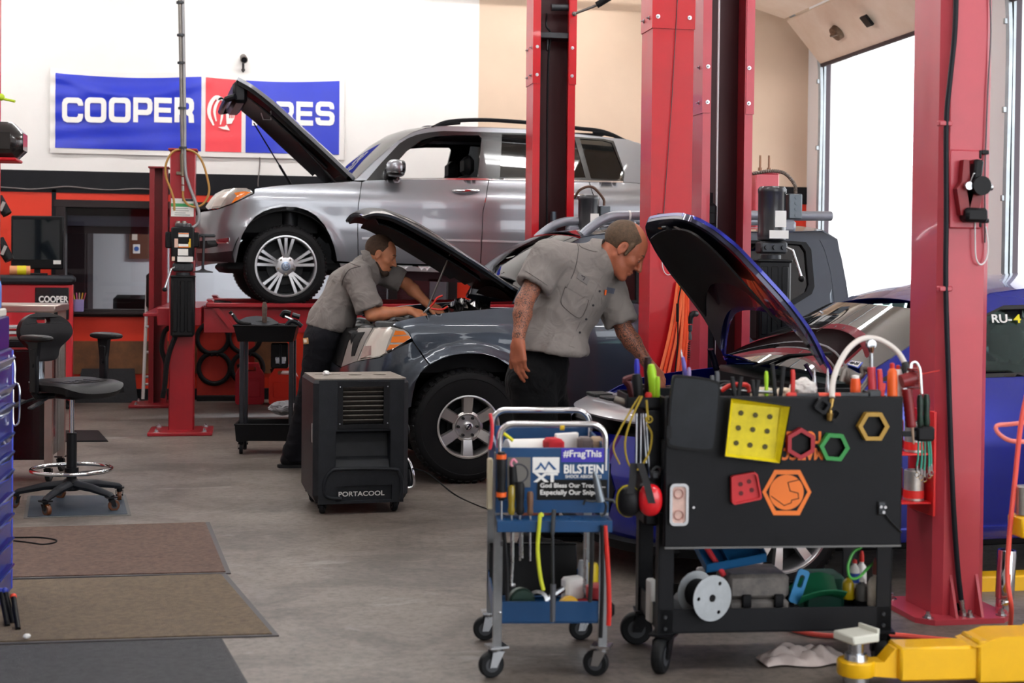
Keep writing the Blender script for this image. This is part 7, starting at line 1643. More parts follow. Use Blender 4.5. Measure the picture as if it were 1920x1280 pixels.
def hextray(lab,cx,cy,r,col,rot,wl=.005):
 q=gp(cx,cy);k=(gp(cx+r,cy)[0]-q[0]);t=thing('hex_tray',lab,'tray',tuple(g.M@Vector((q[0],0,q[1]))));H=[(q[0]+k*math.cos(math.radians(rot+60*i)),q[1]+k*math.sin(math.radians(rot+60*i)))for i in range(6)]
 mm=MB(g.M);mm.prism(H,(0,-.001,0),X3,Z3,.028,[scal(H,.86)]);mm.prism(scal(H,1.0),(0,-.024,0),X3,Z3,.004,[scal(H,.72)]);obj('ring',mm,mat('hex_'+col,{'red':'#a5202c','green':'#2f8f43','gold':'#b08a35'}[col],.45),t);obj('floor',MB(g.M).prism(scal(H,.85),(0,-.001,0),X3,Z3,.003),BLK,t)
hextray('red hexagonal magnetic tray over the orange letters on the cart lid',1498,830,29,'red',90);hextray('green hexagonal magnetic tray on the black cart lid',1560.5,836.5,28,'green',-4);hextray('gold hexagonal magnetic tray near the top of the black cart lid',1633.5,798,29,'gold',0)
t,P,c_=plate('magnetic_tray','small red square tray with four magnets beside the orange emblem','tray',((1368,893),(1372,890),(1412,883),(1417,887),(1425,930),(1422,934),(1374,944),(1369,940)),.02,None);obj('base',MB(g.M).prism(P,(0,-.001,0),X3,Z3,.016),mat('tray_red','#c3262c',.45),t);obj('rim',MB(g.M).prism(P,(0,-.016,0),X3,Z3,.012,[scal(P,.88)]),mat('tray_red','#c3262c',.45),t);obj('gasket',MB(g.M).prism(scal(P,1.04),(0,-.001,0),X3,Z3,.006),BLKP,t)
for(x,y)in((1386,906),(1402,901),(1387,923),(1407,917)):q=gp(x,y);obj('magnet',MB(g.M).cyl((q[0],-.0165,q[1]),(q[0],-.0185,q[1]),.0085,None,14),mat('magnet_dark_red','#5c1518',.6),t)
t,P,c_=plate('lamp','chrome framed pale pink lamp fixed near the left edge of the cart lid','lamp',((1254,905),(1289,905),(1289,984),(1254,984)),.02,None);t['label']='chrome framed lamp with two round pale pink lenses on the cart lid'
w2,h2=P[1][0]-P[0][0],P[0][1]-P[3][1];rr_=rrect(w2,h2,.018,5,*c_);obj('frame',MB(g.M).prism(rr_,(0,-.001,0),X3,Z3,.018,[rrect(w2*.72,h2*.86,.012,5,*c_)]),CHROME,t);obj('lens',MB(g.M).prism(rrect(w2*.74,h2*.88,.012,5,*c_),(0,-.004,0),X3,Z3,.008),mat('lens_rose','#d9b5a9',.25,coat=.6,noise=.1,nscale=60),t)
for yy in(924,964):q=gp(1271,yy);obj('lamp_ring',MB(g.M).lathe([(.016,0),(.019,.004),(.016,.006),(.014,.002)],(q[0],-.012,q[1]),(0,-1,0),24,closed=True),mat('lens_rose_dark','#b88a82',.3,coat=.5),t)
q=gp(1299,950);obj('screw',MB(g.M).cyl((q[0],.0,q[1]),(q[0],-.014,q[1]),.005,None,8),CHROME,t)
# stay cable with its bolts
q,q2=gp(1652,952),gp(1690,998);st_=obj('stay_cable',MB(g.M).tube(bez([(q[0],-.006,q[1]),(gp(1665,972)[0],-.008,gp(1665,972)[1]),(q2[0],-.002,q2[1])],10),.004,6),BLKP,lid);mm=MB(g.M)
mm.box((q[0],-.006,q[1]),(.03,.012,.05),.004);obj('stay_plate',mm,GUN,lid)
for d_ in((-.008,.008),(.008,.006),(.002,-.012)):obj('stay_bolt',MB(g.M).cyl((q[0]+d_[0],-.01,q[1]+d_[1]),(q[0]+d_[0],-.024,q[1]+d_[1]),.006,None,8),CHROME,lid)
# white hose with brass end
t=thing('hose','clear white hose arching over the black cart to a brass fitting','hose',tuple(g.w(1556,785,-.02)))
P=[(1560,745,.0),(1562,715,.03),(1572,685,.06),(1590,655,.09),(1614,636,.12),(1640,634,.14),(1665,645,.15),(1685,662,.14),(1698,685,.12),(1703,702,.1)];obj('tube',MB().tube(bez([g.w(x,y,d)for x,y,d in P],50),.0105,10),mat('hose_milky','#ddd6cf',.35,coat=.3),t)
mm=MB();mm.tube([g.w(1560,748,-.005),g.w(1558,762,-.015),g.w(1556,778,-.022)],[.009,.008,.009],10);mm.cyl(g.w(1556,774,-.022),g.w(1555,788,-.022),.013,.010,10);obj('fitting',mm,BRASS,t);obj('end_sleeve',MB().cyl(g.w(1696,680,.125),g.w(1704,705,.1),.0125,None,10),GUN,t)
t=thing('magnet_clip','black square buckle clip lying on the cart lid by the brass fitting','clip',tuple(g.w(1552,770,-.004)));mm=MB(g.M)
c0=g.p(1541,760,-.012);mm.prism(rrect(.05,.05,.01,4),c0,(math.cos(.6),0,-math.sin(.6)),(math.sin(.6),0,math.cos(.6)),.014,[rrect(.028,.028,.006,3)]);c0=g.p(1563,776,-.012);mm.prism(rrect(.045,.05,.01,4),c0,(math.cos(.6),0,-math.sin(.6)),(math.sin(.6),0,math.cos(.6)),.014,[rrect(.024,.028,.006,3)]);obj('frame',mm,BLKP,t)
# tools standing in the top box
zb_=gz1-.15
def plier(lab,x0_,y0_,x1_,y1_,mm,y=.12,sep=8,jaw=True,name='pliers',r=.009):
 """two grips rising out of the box"""
 t=thing(name,lab,'pliers',tuple(g.w(x0_,745,y)))
 for(a,b)in((x0_,y0_),(x1_,y1_)):
  P=[g.w((x0_+x1_)/2,765,y),g.w(a*.6+(x0_+x1_)/2*.4,735,y),g.w(a,b+12,y),g.w(a+(2 if a>x0_ else-1),b,y)];obj('grip',MB().tube(bez(P,14),[r*.8+r*.2*math.sin(i/14*3.1)for i in range(len(bez(P,14)))],8,flat=.8),mm,t)
 obj('joint',MB().cyl(g.w((x0_+x1_)/2,768,y),g.w((x0_+x1_)/2,800,y),.012,.006,8),STEEL,t);return t
plier('black handled pliers with splayed grips beside the lime green handle',1449,682,1468,686,BLKH,.1)
plier('red handled pliers standing right of the black pliers in the cart',1487,693,1483,738,RH,.1)
plier('bright red pliers with tall grips near the wrench at the cart corner',1650,692,1655,718,RH,.1,r=.0105)
plier('grey locking pliers standing behind the rubber pad',1345,696,1336,704,mat('grip_grey','#4c4e54',.45),.1)
plier('black spring clamp pliers with rivets, nearer the rubber pad',1374,706,1388,706,BLKH,.06);plier('black spring clamp pliers with rivets, next to the lime green handle',1412,712,1420,712,BLKH,.06)
def upright(nm,lab,x,yt,yb,r,mm,y=.1,cat='tool',tilt=0,n=12,prof=None,tip=None):
 A,B=g.w(x+tilt,yt,y),g.w(x,yb,y);t=thing(nm,lab,cat,tuple(B));ax=A-B;H=ax.length;pr=prof or[(.7,0),(1,.1),(.85,.4),(1,.8),(.7,.98),(0,1)]
 obj('grip' if cat=='tool' else 'body',MB().lathe([(r*a,H*b)for a,b in pr],B,ax,n),mm,t)
 if tip:obj('tip' if cat=='tool' else 'cap',MB().lathe([(tip[1],0),(tip[1],tip[0]*.8),(tip[1]*.5,tip[0]),(0,tip[0])],A-ax.normalized()*.002,ax,10),tip[2],t)
 return t
LIME=mat('grip_lime','#a6d626',.45)
upright('marker_pen','bright lime green handle standing in the middle of the black cart',1437,695,745,.008,LIME,.1)
upright('chisel','steel tipped tool standing by the windscreen side of the cart box',1527,693,745,.011,STEEL,.2,prof=[(1,0),(1,.3),(.6,.7),(.2,1),(0,1)]);upright('chisel','second steel tipped tool beside the white hose',1552,690,745,.010,STEEL,.2,prof=[(1,0),(1,.3),(.6,.7),(.2,1),(0,1)])
t=thing('ratchet','tall chrome ratchet wrench with a red grip standing in the cart','ratchet',tuple(g.w(1635,745,.12)));obj('shank',MB().tube([g.w(1633,648,.12),g.w(1634,690,.12)],[.0085,.0075],10),STEEL,t);obj('head',MB().lathe([(.0,-.014),(.017,-.013),(.019,0),(.017,.013),(0,.014)],g.w(1633,645,.12),g.N,20).cyl(g.w(1633,648,.11),g.w(1634,660,.12),.015,.009,10),STEEL,t);obj('grip',MB().cyl(g.w(1634,688,.12),g.w(1637,745,.12),.0145,.017,12),mat('ratchet_red','#c8404a',.45),t)
t=thing('wrench','grey adjustable wrench head poking up beside the orange cap','wrench',tuple(g.w(1610,745,.14)));mm=MB();mm.tube(bez([g.w(1578,715,.14),g.w(1584,694,.14),g.w(1588,700,.14),g.w(1590,716,.14),g.w(1604,712,.14),g.w(1618,702,.14),g.w(1616,690,.14),g.w(1628,694,.14),g.w(1632,705,.14),g.w(1618,726,.14),g.w(1600,745,.14)],44),.012,8,flat=.7);obj('jaw',mm,mat('wrench_grey','#77706a',.4,.7),t)
upright('bottle','small bottle with an orange and white cap in the black cart',1604,708,745,.019,mat('cap_orange','#ee5a22',.4),.1,'bottle',prof=[(1,0),(1,.6),(.9,.95),(0,1)],tip=(.012,.014,WI))
upright('spray_can','orange and white spray can beside the red grease gun',1673,690,748,.019,mat('can_orange','#ec6424',.4),.1,'can',prof=[(1,0),(1,.55),(.98,.6),(.9,.9),(.5,1),(0,1)],tip=(.022,.009,RH))
upright('spray_can','white spray can partly behind the orange can',1684,692,748,.018,WI,.14,'can',prof=[(1,0),(1,.8),(.6,1),(0,1)],tip=(.018,.008,RH))
m=MB();rnd=random.Random(9)
def crumple(nm,lab,c,size,mm,cat,seed,par=None):
 B_=bmesh.new();bmesh.ops.create_icosphere(B_,subdivisions=4,radius=1);
 vs=[]
 for v in B_.verts:
  n_=v.co.copy();k=1+.22*mnoise.noise(n_*2.1+Vector((seed,0,0)))+.16*(1-abs(mnoise.noise(n_*4.3+Vector((0,seed,0))))*2);vs.append(Vector((n_.x*size[0]*k,n_.y*size[1]*k,n_.z*size[2]*k))+Vector(c))
 fs=[tuple(v.index for v in f_.verts)for f_ in B_.faces];B_.free();q=MB();q.add(vs,fs);o=obj(nm,q,mm,base=tuple(Vector(c)-Vector((0,0,size[2]))));return setp(o,lab,cat)
RAGW=mat('rag_white','#e2ddd9',.9,noise=.1,nscale=20);RAGC=mat('rag_cream','#dccdb8',.9,noise=.1,nscale=20)
crumple('rag','crumpled white cloth in the black cart behind the long red handle',g.w(1506,728,.17),(.045,.035,.035),RAGW,'rag',1.0);crumple('rag','crumpled cream cloth at the foot of the lime green handle',g.w(1433,738,.15),(.05,.03,.022),RAGC,'rag',4.0);crumple('rag','small cream cloth between the pliers in the black cart',g.w(1470,738,.17),(.03,.03,.022),RAGC,'rag',7.0)
t=thing('breaker_bar','long black breaker bar with a red band lying across the cart top','tool',tuple(g.w(1560,740,.04)));obj('bar',MB().cyl(g.w(1490,741,.03),g.w(1640,741,.03),.0085,.012,10).box(g.w(1638,738,.03),(.05,.03,.03),.006),GUN,t);obj('grip',MB().cyl(g.w(1479,741,.03),g.w(1492,741,.03),.012,None,10).ell(g.w(1479,741,.03),.012,10,8),RH,t);obj('band',MB().cyl(g.w(1534,741,.03),g.w(1575,741,.03),.0105,None,10),mat('band_orange_red','#e24a30',.4),t)
t=thing('pliers','long nosed steel pliers lying flat across the cart behind the lid','pliers',tuple(g.w(1380,738,.09)));obj('jaw',MB().tube([g.w(1345,728,.09),g.w(1400,733,.09),g.w(1448,735,.09)],.006,8),STEEL,t);obj('grip',MB().tube(bez([g.w(1352,732,.09),g.w(1372,722,.09),g.w(1400,722,.09),g.w(1404,735,.09)],14),.009,8),RH,t)
mm=MB()
upright('scriber','thin steel scriber pointing up behind the rubber pad',1285,655,735,.0035,STEEL,.3,tilt=-8,prof=[(1,0),(1,.9),(.3,1),(0,1)]);upright('screwdriver','slim violet handled screwdriver leaning behind the rubber pad',1290,668,735,.0085,mat('handle_violet','#6b63b8',.4),.28,tilt=-10);upright('screwdriver','short lilac handled screwdriver behind the rubber pad',1292,688,735,.008,mat('handle_lilac','#9a86b8',.4),.26)
# side rack at the end of the cart with drivers
rk=MB(g.M);a,b=g.p(1166,735,.2),g.p(1244,735,.2);zz=a.z
rk.bx((a.x,.10,zz-.05),(gx0,.30,zz-.044));rk.bx((a.x,.10,zz-.05),(a.x+.006,.30,zz));rk.bx((a.x,.10,zz-.05),(gx0,.105,zz-.01));rk.bx((a.x,.295,zz-.05),(gx0,.30,zz));rk.bx((a.x+.07,.10,gz0+.06),(gx0+.01,.3,zz-.05),.01);obj('side_rack',rk,CBLK,bk)
def sdr(nm,lab,x,yt,yb,r,mm,y=.2,tilt=0,band=None):return upright(nm,lab,x,yt,yb,r,mm,y,tilt=tilt)
sdr('screwdriver','blue handled nut driver in the end rack of the black cart',1196,672,745,.011,mat('handle_blue','#2a2fb0',.4),.2,-2);sdr('torch','thick black cylinder torch with a pale ring in the end rack',1199,700,760,.021,BLKH,.16,-6);sdr('screwdriver','black and pink topped driver behind the lime green grip',1216,668,745,.017,mat('handle_black_red','#2a1618',.45),.24,-2);sdr('screwdriver','bright lime green handled driver in the end rack of the black cart',1226,682,755,.0175,LIME,.17,-5);sdr('screwdriver','short lime green tool hung lower beside the lime driver',1233,705,752,.010,LIME,.13,0);sdr('screwdriver','bright red handle low in the end rack of the black cart',1216,735,760,.014,RH,.13)
obj_=thing('ratchet','maroon pistol shaped tool at the outer corner of the end rack','tool',tuple(g.w(1180,740,.25)));obj('body',MB().tube(bez([g.w(1186,745,.25),g.w(1180,722,.25),g.w(1172,712,.25),g.w(1190,706,.25)],14),.013,8),mat('maroon_plastic','#5b2428',.45),obj_)
t=thing('hammer','steel hammer handle lying over the end rack edge','hammer',tuple(g.w(1160,748,.2)));obj('handle',MB().cyl(g.w(1152,748,.16),g.w(1195,762,.14),.013,.015,10),mat('worn_steel_grey','#7a736c',.4,.7),t)
# key cords and steel rods hanging from the rack
YC=mat('cord_mustard','#a88f2c',.7)
setp(obj('cord',MB().tube(bez([g.w(x,y,.05)for x,y in((1200,742),(1185,765),(1160,810),(1150,840),(1162,870))],24),.0035,6),YC),'thin mustard cord looping out to the outer side of the ear defenders','cord');setp(obj('cord',MB().tube(bez([g.w(x,y,.04)for x,y in((1204,742),(1182,790),(1172,830),(1178,868),(1196,880),(1216,850),(1222,815),(1213,795))],30),.004,6),YC),'yellow cord hanging in a loop in front of the steel rods','cord')
t=thing('cord','short yellow cord with a ring hanging from the end rack','cord',tuple(g.w(1215,790,.03)));obj('cord',MB().tube(bez([g.w(1212,750,.03),g.w(1214,775,.03),g.w(1216,788,.03)],10),.0045,6),YC,t);obj('ring',MB().tube([g.w(1217+6*math.cos(i*.5),786+6*math.sin(i*.5),.03)for i in range(13)],.003,6,closed=True),YC,t)
for i,(x,x2,yb,l)in enumerate(((1194,1193,870,'outermost'),(1202,1201,872,'second'),(1206,1212,868,'third'),(1211,1218,895,'longest'),(1222,1229,875,'innermost'))):setp(obj('steel_rod',MB().cyl(g.w(x,775,.07+.01*i),g.w(x2,yb,.07+.01*i),.003,None,6),STEEL),l+' thin steel rod hanging under the end rack of the black cart','tool')
def earmuff(lab,cx,cy,rx,ry,mcup,mrim,strap,y):
 t=thing('ear_defenders',lab,'ear defenders',tuple(g.w(cx,cy,y)));k=g.p(cx+rx,cy,y).x-g.p(cx,cy,y).x;kz=g.p(cx,cy,y).z-g.p(cx,cy+ry,y).z
 Rm=g.M.to_3x3();c0=g.w(cx,cy,y);obj('cup',MB().ell(c0+g.N*.012,(k,.035,kz),28,16,Rm,e=.85),mcup,t);obj('cushion',MB().ell(c0-g.N*.018,(k*1.08,.022,kz*1.05),28,14,Rm,e=.85),BLKP,t)
 if mrim:obj('rim',MB().tube([g.w(cx+rx*1.02*math.cos(a),cy+ry*1.02*math.sin(a),y-.004)for a in np.linspace(0,2*math.pi,30)[:-1]],.004,6,closed=True),mrim,t)
 mm=MB();Pn=bez([g.w(a,b,y-.045)for a,b in strap],14);w_=.013
 mm.slab([[p-g.U*w_,p+g.U*w_]for p in Pn],.004);obj('headband',mm,mat('band_grey_black','#2b2b2d',.5),t)
earmuff('black ear defenders with a yellow rim hanging beside the red pair',1178,939,21,28,BLKP,mat('rim_yellow','#d8c31c',.5),((1188,868),(1186,895),(1182,925)),.03)
earmuff('shiny red ear defenders hanging from the end of the black cart',1218,936,22,30,mat('muff_red','#d31420',.2,coat=.6),None,((1200,868),(1212,905),(1222,943)),.01)
t=thing('magnet_tool','dark hooked steel tool hanging between the ear defenders and the lid','tool',tuple(g.w(1228,890,.06)));obj('hook',MB().tube(bez([g.w(1222,885,.06),g.w(1230,876,.06),g.w(1238,880,.06),g.w(1234,892,.06),g.w(1224,896,.06)],18),.006,8).box(g.w(1228,890,.06),(.03,.02,.03),.006),GUN,t)
# right end: grease gun, screwdriver holder, teal leads
t=thing('grease_gun','dark red air grease gun with a chrome lever at the cart corner','grease gun',tuple(g.w(1712,790,.1)));mr_=mat('gun_maroon','#7e1a20',.4,coat=.2);mm=MB()
mm.cyl(g.w(1690,715,.1),g.w(1716,708,.1),.026,.03,16);mm.tube(bez([g.w(1700,728,.1),g.w(1704,760,.1),g.w(1708,800,.1)],18),[.019+(.002 if i%2 else 0)for i in range(19)],10)
for i in range(7):mm.cyl(g.w(1714,690+i*6,.1),g.w(1714,693+i*6,.1),.026,None,14)
obj('body',mm,mr_,t);obj('lever',MB().tube(bez([g.w(1708,690,.06),g.w(1710,681,.06),g.w(1718,680,.06),g.w(1725,695,.06),g.w(1727,725,.06),g.w(1728,738,.06)],24),.006,8,flat=.6),CHROME,t);obj('nozzle',MB().cyl(g.w(1710,800,.1),g.w(1713,832,.1),.007,.003,8),mat('nozzle_tan','#b59a85',.4),t)
hld=MB();c0=g.w(1731,812,.12);hld.box(c0,(.07,.06,.055),.008,g.M.to_3x3());hd_=thing('tool_holder','black plastic tool holder clipped to the right end of the cart','holder',tuple(c0));obj('block',hld,BLKP,hd_);hd_['label']='black plastic tool holder clipped beside the grease gun'
obj('arm',MB(g.M).bx((gx1-.01,.1,g.p(1731,812,.12).z-.01),(g.p(1731,812,.12).x,.12,g.p(1731,812,.12).z+.01)),BLKP,hd_)
GRB=mat('handle_green_black','#1d3a2c',.4,col2='#0f1a16',nscale=30)
upright('screwdriver','dark green and black handled screwdriver in the holder, outer one',1737,738,800,.0135,GRB,.12);upright('screwdriver','dark green and black handled screwdriver in the holder, nearer the grease gun',1725,739,800,.0125,GRB,.10)
for i,(x,x2,y2)in enumerate(((1722,1719,885),(1728,1727,890),(1734,1733,893),(1740,1742,886),(1744,1746,882))):
 t=thing('test_lead','thin teal test lead with a silver end hanging below the tool holder','cable',tuple(g.w(x2,y2,.12)),group='teal leads below the holder');obj('lead',MB().tube(bez([g.w(x,826,.12),g.w((x+x2)/2+1,855,.12),g.w(x2,y2-12,.12)],10),.004,6),mat('lead_teal','#2f9c86',.4),t);obj('end',MB().cyl(g.w(x2,y2-12,.12),g.w(x2,y2,.12),.005,None,8).tube([g.w(x2+4*math.cos(k),y2+5+5*math.sin(k),.12)for k in np.linspace(0,6,9)],.002,5),CHROME,t)
setp(obj('antenna',MB().cyl(g.w(1724,702,.1),g.w(1762,694,.1),.002,None,6),RH),'thin red straw sticking out from the grease gun toward the column','straw')
# lower tray of the black cart
zl_=lz0+.007
def gl(x,y,d):return g.w(x,y,d)
t=thing('cable_reel','pale grey reel disc with dark cable hanging over the cart shelf edge','reel',tuple(gl(1335,1160,.02)))
c0=gl(1335,1121,.02);ax=(g.N*.93+g.U*.36).normalized();rr=gl(1335,1078,.02).z-c0.z;mm=MB()
Rm=frame_z(ax);u_,w_=Rm.col[0],Rm.col[1];mm.prism(circ(rr,48),c0,u_,w_,.003,[circ(rr*.17,16)]+[circ(rr*.09,8,rr*.72*math.cos(a),rr*.72*math.sin(a))for a in(1.0,3.1,5.2)]);obj('flange',mm,mat('reel_grey','#aab0b5',.4,.4,noise=.1,nscale=20),t)
obj('cable',MB().lathe([(rr*.3,0),(rr*.62,0),(rr*.66,-.02),(rr*.62,-.1),(rr*.3,-.1)],c0,ax,28),RUB,t);obj('flange',MB().prism(circ(rr*.95,40),c0-ax*.105,u_,w_,.003),mat('reel_grey','#aab0b5',.4,.4,noise=.1,nscale=20),t)
t=thing('toolbox','worn grey plastic tool case lying on the shelf of the black cart','tool case',tuple(gl(1430,1135,.15)));a,b=g.p(1366,1137,.14),g.p(1481,1083,.14);zt_=g.p(1430,1077,.14).z;zq=(zl_+zt_)/2;TBG=mat('case_grey','#4d4b4a',.5,col2='#7c7570',nscale=14)
mm=MB(g.M);mm.bx((a.x,.14,zl_+.001),(b.x,.34,zq-.002),.012);obj('base',mm,TBG,t);mm=MB(g.M);mm.bx((a.x,.14,zq),(b.x,.34,zt_),.014);obj('lid',mm,TBG,t);mm=MB(g.M)
for x in(a.x+.05,b.x-.06):obj('latch',MB(g.M).bx((x,.128,zq-.03),(x+.035,.14,zq+.02),.004),BLKP,t)
mm=MB(g.M@T(.31,.28,zt_+.05)@RZ(8)@RX(28)@RY(-10));mm.bx((-.12,-.08,0),(.12,.08,.006));mm.bx((-.12,-.08,0),(.12,-.075,.04));mm.bx((-.12,.075,0),(.12,.08,.04));mm.bx((-.12,-.08,0),(-.115,.08,.04));mm.bx((.115,-.08,0),(.12,.08,.04));mm.bx((-.03,-.08,0),(-.026,.08,.035));setp(obj('parts_tray',mm,mat('tray_blue','#1f5f92',.5),base=tuple(g.M@Vector((.31,.28,zt_)))),'blue divided plastic tray lying on the grey tool case','tray')
t=thing('handle_tray','light blue plastic piece with an oval hole beside the grey tool case','tray',tuple(gl(1500,1110,.16)));mm=MB(g.M@T(*g.p(1497,1098,.16))@RY(18));mm.prism(rrect(.045,.13,.012,4),(0,0,0),X3,Z3,.012,[rrect(.02,.05,.009,4,0,.02)]);obj('plate',mm,mat('blue_light','#2f7fb5',.45),t)
gpn=mat('scoop_green','#176040',.4);P=[]
for i in range(13):
 u_=i/12;row=[]
 for j in range(9):v_=j/8;c0=g.p(1500+85*u_,1138,.12);row.append(g.M@(Vector((c0.x,.10+.16*v_,zl_+.055+.05*abs(v_-.5)**1.5*3+.055*math.sin(u_*2.4)*(.4+.6*v_)))))
 P.append(row)
mm=MB();mm.slab(P,.004);setp(obj('scoop',mm,gpn,base=tuple(g.M@Vector((.6,.18,zl_)))),'curved green plastic scoop on the shelf of the black cart','scoop')
mm=MB(g.M);a=g.p(1505,1100,.3);mm.bx((a.x,.27,zl_),(a.x+.16,.40,zl_+.15),.015);setp(obj('bin',mm,mat('bin_green_dark','#0e4638',.5),base=tuple(g.M@Vector((a.x+.08,.33,zl_)))),'dark green plastic bin behind the green scoop','bin')
def bottle(lab,px,yt,yb,rpx,mbody,mcap,y,capk=.2,shape=None,label_m=None):
 A,B=g.p(px,yt,y),g.p(px,yb,y);H=A.z-B.z;B.z=max(B.z,zl_);H=A.z-B.z;r=g.p(px+rpx,yb,y).x-B.x;t=thing('bottle',lab,'bottle',tuple(g.M@B));hb=H*(1-capk)
 obj('body',MB(g.M).lathe([(r*.92,0),(r,.004),(r,hb*.72),(r*.75,hb*.86),(r*.42,hb*.93),(r*.42,hb)]if shape is None else[(r*a_,hb*b_)for a_,b_ in shape],B,(0,0,1),22),mbody,t);obj('cap',MB(g.M).lathe([(r*.5,0),(r*.48,H*capk*.6),(r*.25,H*capk),(0,H*capk)],B+Vector((0,0,hb)),(0,0,1),16),mcap,t)
 if label_m:obj('label',MB(g.M).lathe([(r*1.0,hb*.2),(r*1.015,hb*.2),(r*1.015,hb*.6),(r*1.0,hb*.6)],B,(0,0,1),22),label_m,t)
 return t
WHP=mat('plastic_white','#e4e2df',.4);bottle('large dirty white bottle with a rust red spray top on the cart shelf',1643,1045,1136,16,mat('bottle_dirty','#c9c2b8',.5,noise=.2,nscale=25),mat('cap_rust','#7f3e38',.5),.11,.34)
bottle('white bottle with a blue label and red nozzle on the cart shelf',1602,1048,1100,9,WHP,RH,.2,.14,None,mat('label_blue','#2346a0',.4));bottle('white squeeze bottle with a long red tip behind the blue label bottle',1615,1032,1100,9,WHP,RH,.26,.3);bottle('clear yellow oil bottle on the cart shelf',1591,1078,1122,11,mat('oil_yellow','#b59a12',.3,coat=.4),BLKP,.2,.08);bottle('grey capped jar next to the large dirty bottle',1616,1083,1125,11,mat('jar_grey','#5b5957',.5),WHP,.16,.16)
bottle('second pale bottle mostly hidden behind the large dirty bottle',1660,1062,1130,9,mat('bottle_pink_white','#d8c8c4',.5),RH,.2,.1)
setp(obj('green_lead',MB().tube(bez([gl(1615,1026,.1),gl(1600,1035,.09),gl(1590,1060,.08),gl(1594,1082,.08),gl(1610,1082,.08),gl(1630,1062,.1),gl(1650,1045,.16),gl(1665,1030,.2)],36),.0055,8),mat('lead_green','#4fa64a',.4)),'green cable looping between the bottles on the cart shelf','cable')
setp(obj('red_hose',MB().tube([gl(1322,1022,.25),gl(1340,1050,.23),gl(1358,1080,.2)],.011,10),mat('hose_red','#d8323c',.4),base=tuple(gl(1358,1080,.2))),'red tube leaning in the cart above the pale reel disc','tube')
tid=lambda nm,lab,px,py,d,size,mm,cat,rz=0:setp(obj(nm,MB(g.M@T(g.p(px,py,d).x,d,zl_)@RZ(rz)).box((0,0,size[2]/2),size,min(size)*.2),mm,base=tuple(g.M@Vector((g.p(px,py,d).x,d,zl_)))),lab,cat)
tid('bracket','white plastic bracket standing at the outer end of the cart shelf',1222,1080,.2,(.03,.05,.16),WHP,'bracket',10);tid('bracket','white notched plastic block behind the pale reel disc',1315,1068,.34,(.035,.05,.17),WHP,'bracket',-5);tid('box','yellow plastic box near the white notched block',1296,1075,.3,(.05,.05,.13),YELL,'box',8);tid('bag','grey plastic bag of parts behind the pale reel disc',1290,1100,.2,(.09,.12,.1),mat('bag_grey','#8a8f94',.5),'bag',12);tid('case','flat black case at the bottom of the cart shelf',1555,1130,.1,(.16,.08,.03),BLKP,'case',4);tid('box','small tan wooden block beside the grey capped jar',1622,1120,.1,(.03,.03,.06),mat('wood_tan','#9c7a64',.7),'block',20)
# ---------------------------------------------------------------- evaporative cooler
cz=onz(588,967);q=Face((cz.x,cz.y),5.0);k0,k1=q.p(588,800).x,q.p(767,800).x;kz1,kz0=q.p(680,712).z,q.p(680,943).z;KD=.56
CB=mat('cooler_black_plastic','#212327',.45,noise=.18,nscale=14,bump=.08,bscale=120);CTOP=mat('cooler_dusty_top','#7d746c',.8,noise=.2,nscale=18)
cl=thing('cooler','black portable air cooler on castors in front of the pick-up nose','air cooler',tuple(q.M@Vector(((k0+k1)/2,KD/2,0))))
m=MB(q.M);c_=.03
def cpoly(i):return[(k0+c_+i,i),(k1-c_-i,i),(k1-i,c_+i),(k1-i,KD-i),(k0+i,KD-i),(k0+i,c_+i)]
zs=[(kz0,.025),(kz0+.05,.0),(kz1-.02,.0),(kz1,.012)];G=[[Vector((x,y,z))for x,y in cpoly(i)]for z,i in zs]
wx0,wx1,wz0,wz1=q.p(634,700).x,q.p(731,700).x,q.p(680,803).z,q.p(680,715).z;rx0,rx1,rz0,rz1=q.p(630,800).x,q.p(732,800).x,q.p(680,880).z,q.p(680,805).z;lx0,lx1,lz0_,lz1_=q.p(629,920).x,q.p(735,920).x,q.p(680,938).z,q.p(680,910).z
front=[(k0+c_,kz0),(k1-c_,kz0),(k1-c_,kz1),(k0+c_,kz1)];rct=lambda a,b,c,d:[(a,b),(c,b),(c,d),(a,d)]
m.prism(front,(0,0,0),X3,Z3,-.02,[rct(wx0,wz0-.002,wx1,wz1),rct(rx0,rz0,rx1,rz1),rct(lx0,lz0_,lx1,lz1_)])
for i in range(3):
 for a,b in((2,3),(3,4),(4,5)):m.add([G[i][a],G[i][b],G[i+1][b],G[i+1][a]],[(0,1,2,3)])
 m.add([G[i][1],G[i][2],G[i+1][2],G[i+1][1]],[(0,1,2,3)]);m.add([G[i][5],G[i][0],G[i+1][0],G[i+1][5]],[(0,1,2,3)])
m.add(G[0],[(0,1,2,3,4,5)])
m.bx((rx0,.005,rz1-.01),(rx1,.13,rz1));m.add([(rx0,.12,rz1),(rx1,.12,rz1),(rx1,.075,rz0+.07),(rx1,.01,rz0),(rx0,.01,rz0),(rx0,.075,rz0+.07)],[(0,1,2,5),(5,2,3,4)]);m.bx((rx0-.004,.0,rz0),(rx0,.13,rz1));m.bx((rx1,.0,rz0),(rx1+.004,.13,rz1));m.bx((lx0,.015,lz0_),(lx1,.022,lz1_))
obj('body',m,CB,cl,sharp=25)
m=MB(q.M);P=[q.p(*p)for p in((640,935),(612,930),(608,905),(620,884),(640,879),(735,879),(748,886),(753,905),(752,935))];m.tube(bez(P,40),.012,8,flat=1.0);obj('front_bulge',m,CB,cl)
m=MB(q.M)
for zz in(kz0+.08,kz0+.33,kz0+.55):m.prism([(0,0),(.14,0),(.10,.05),(.02,.06)],(k0,.06,zz),Y3,Z3,-.02 if False else .02)
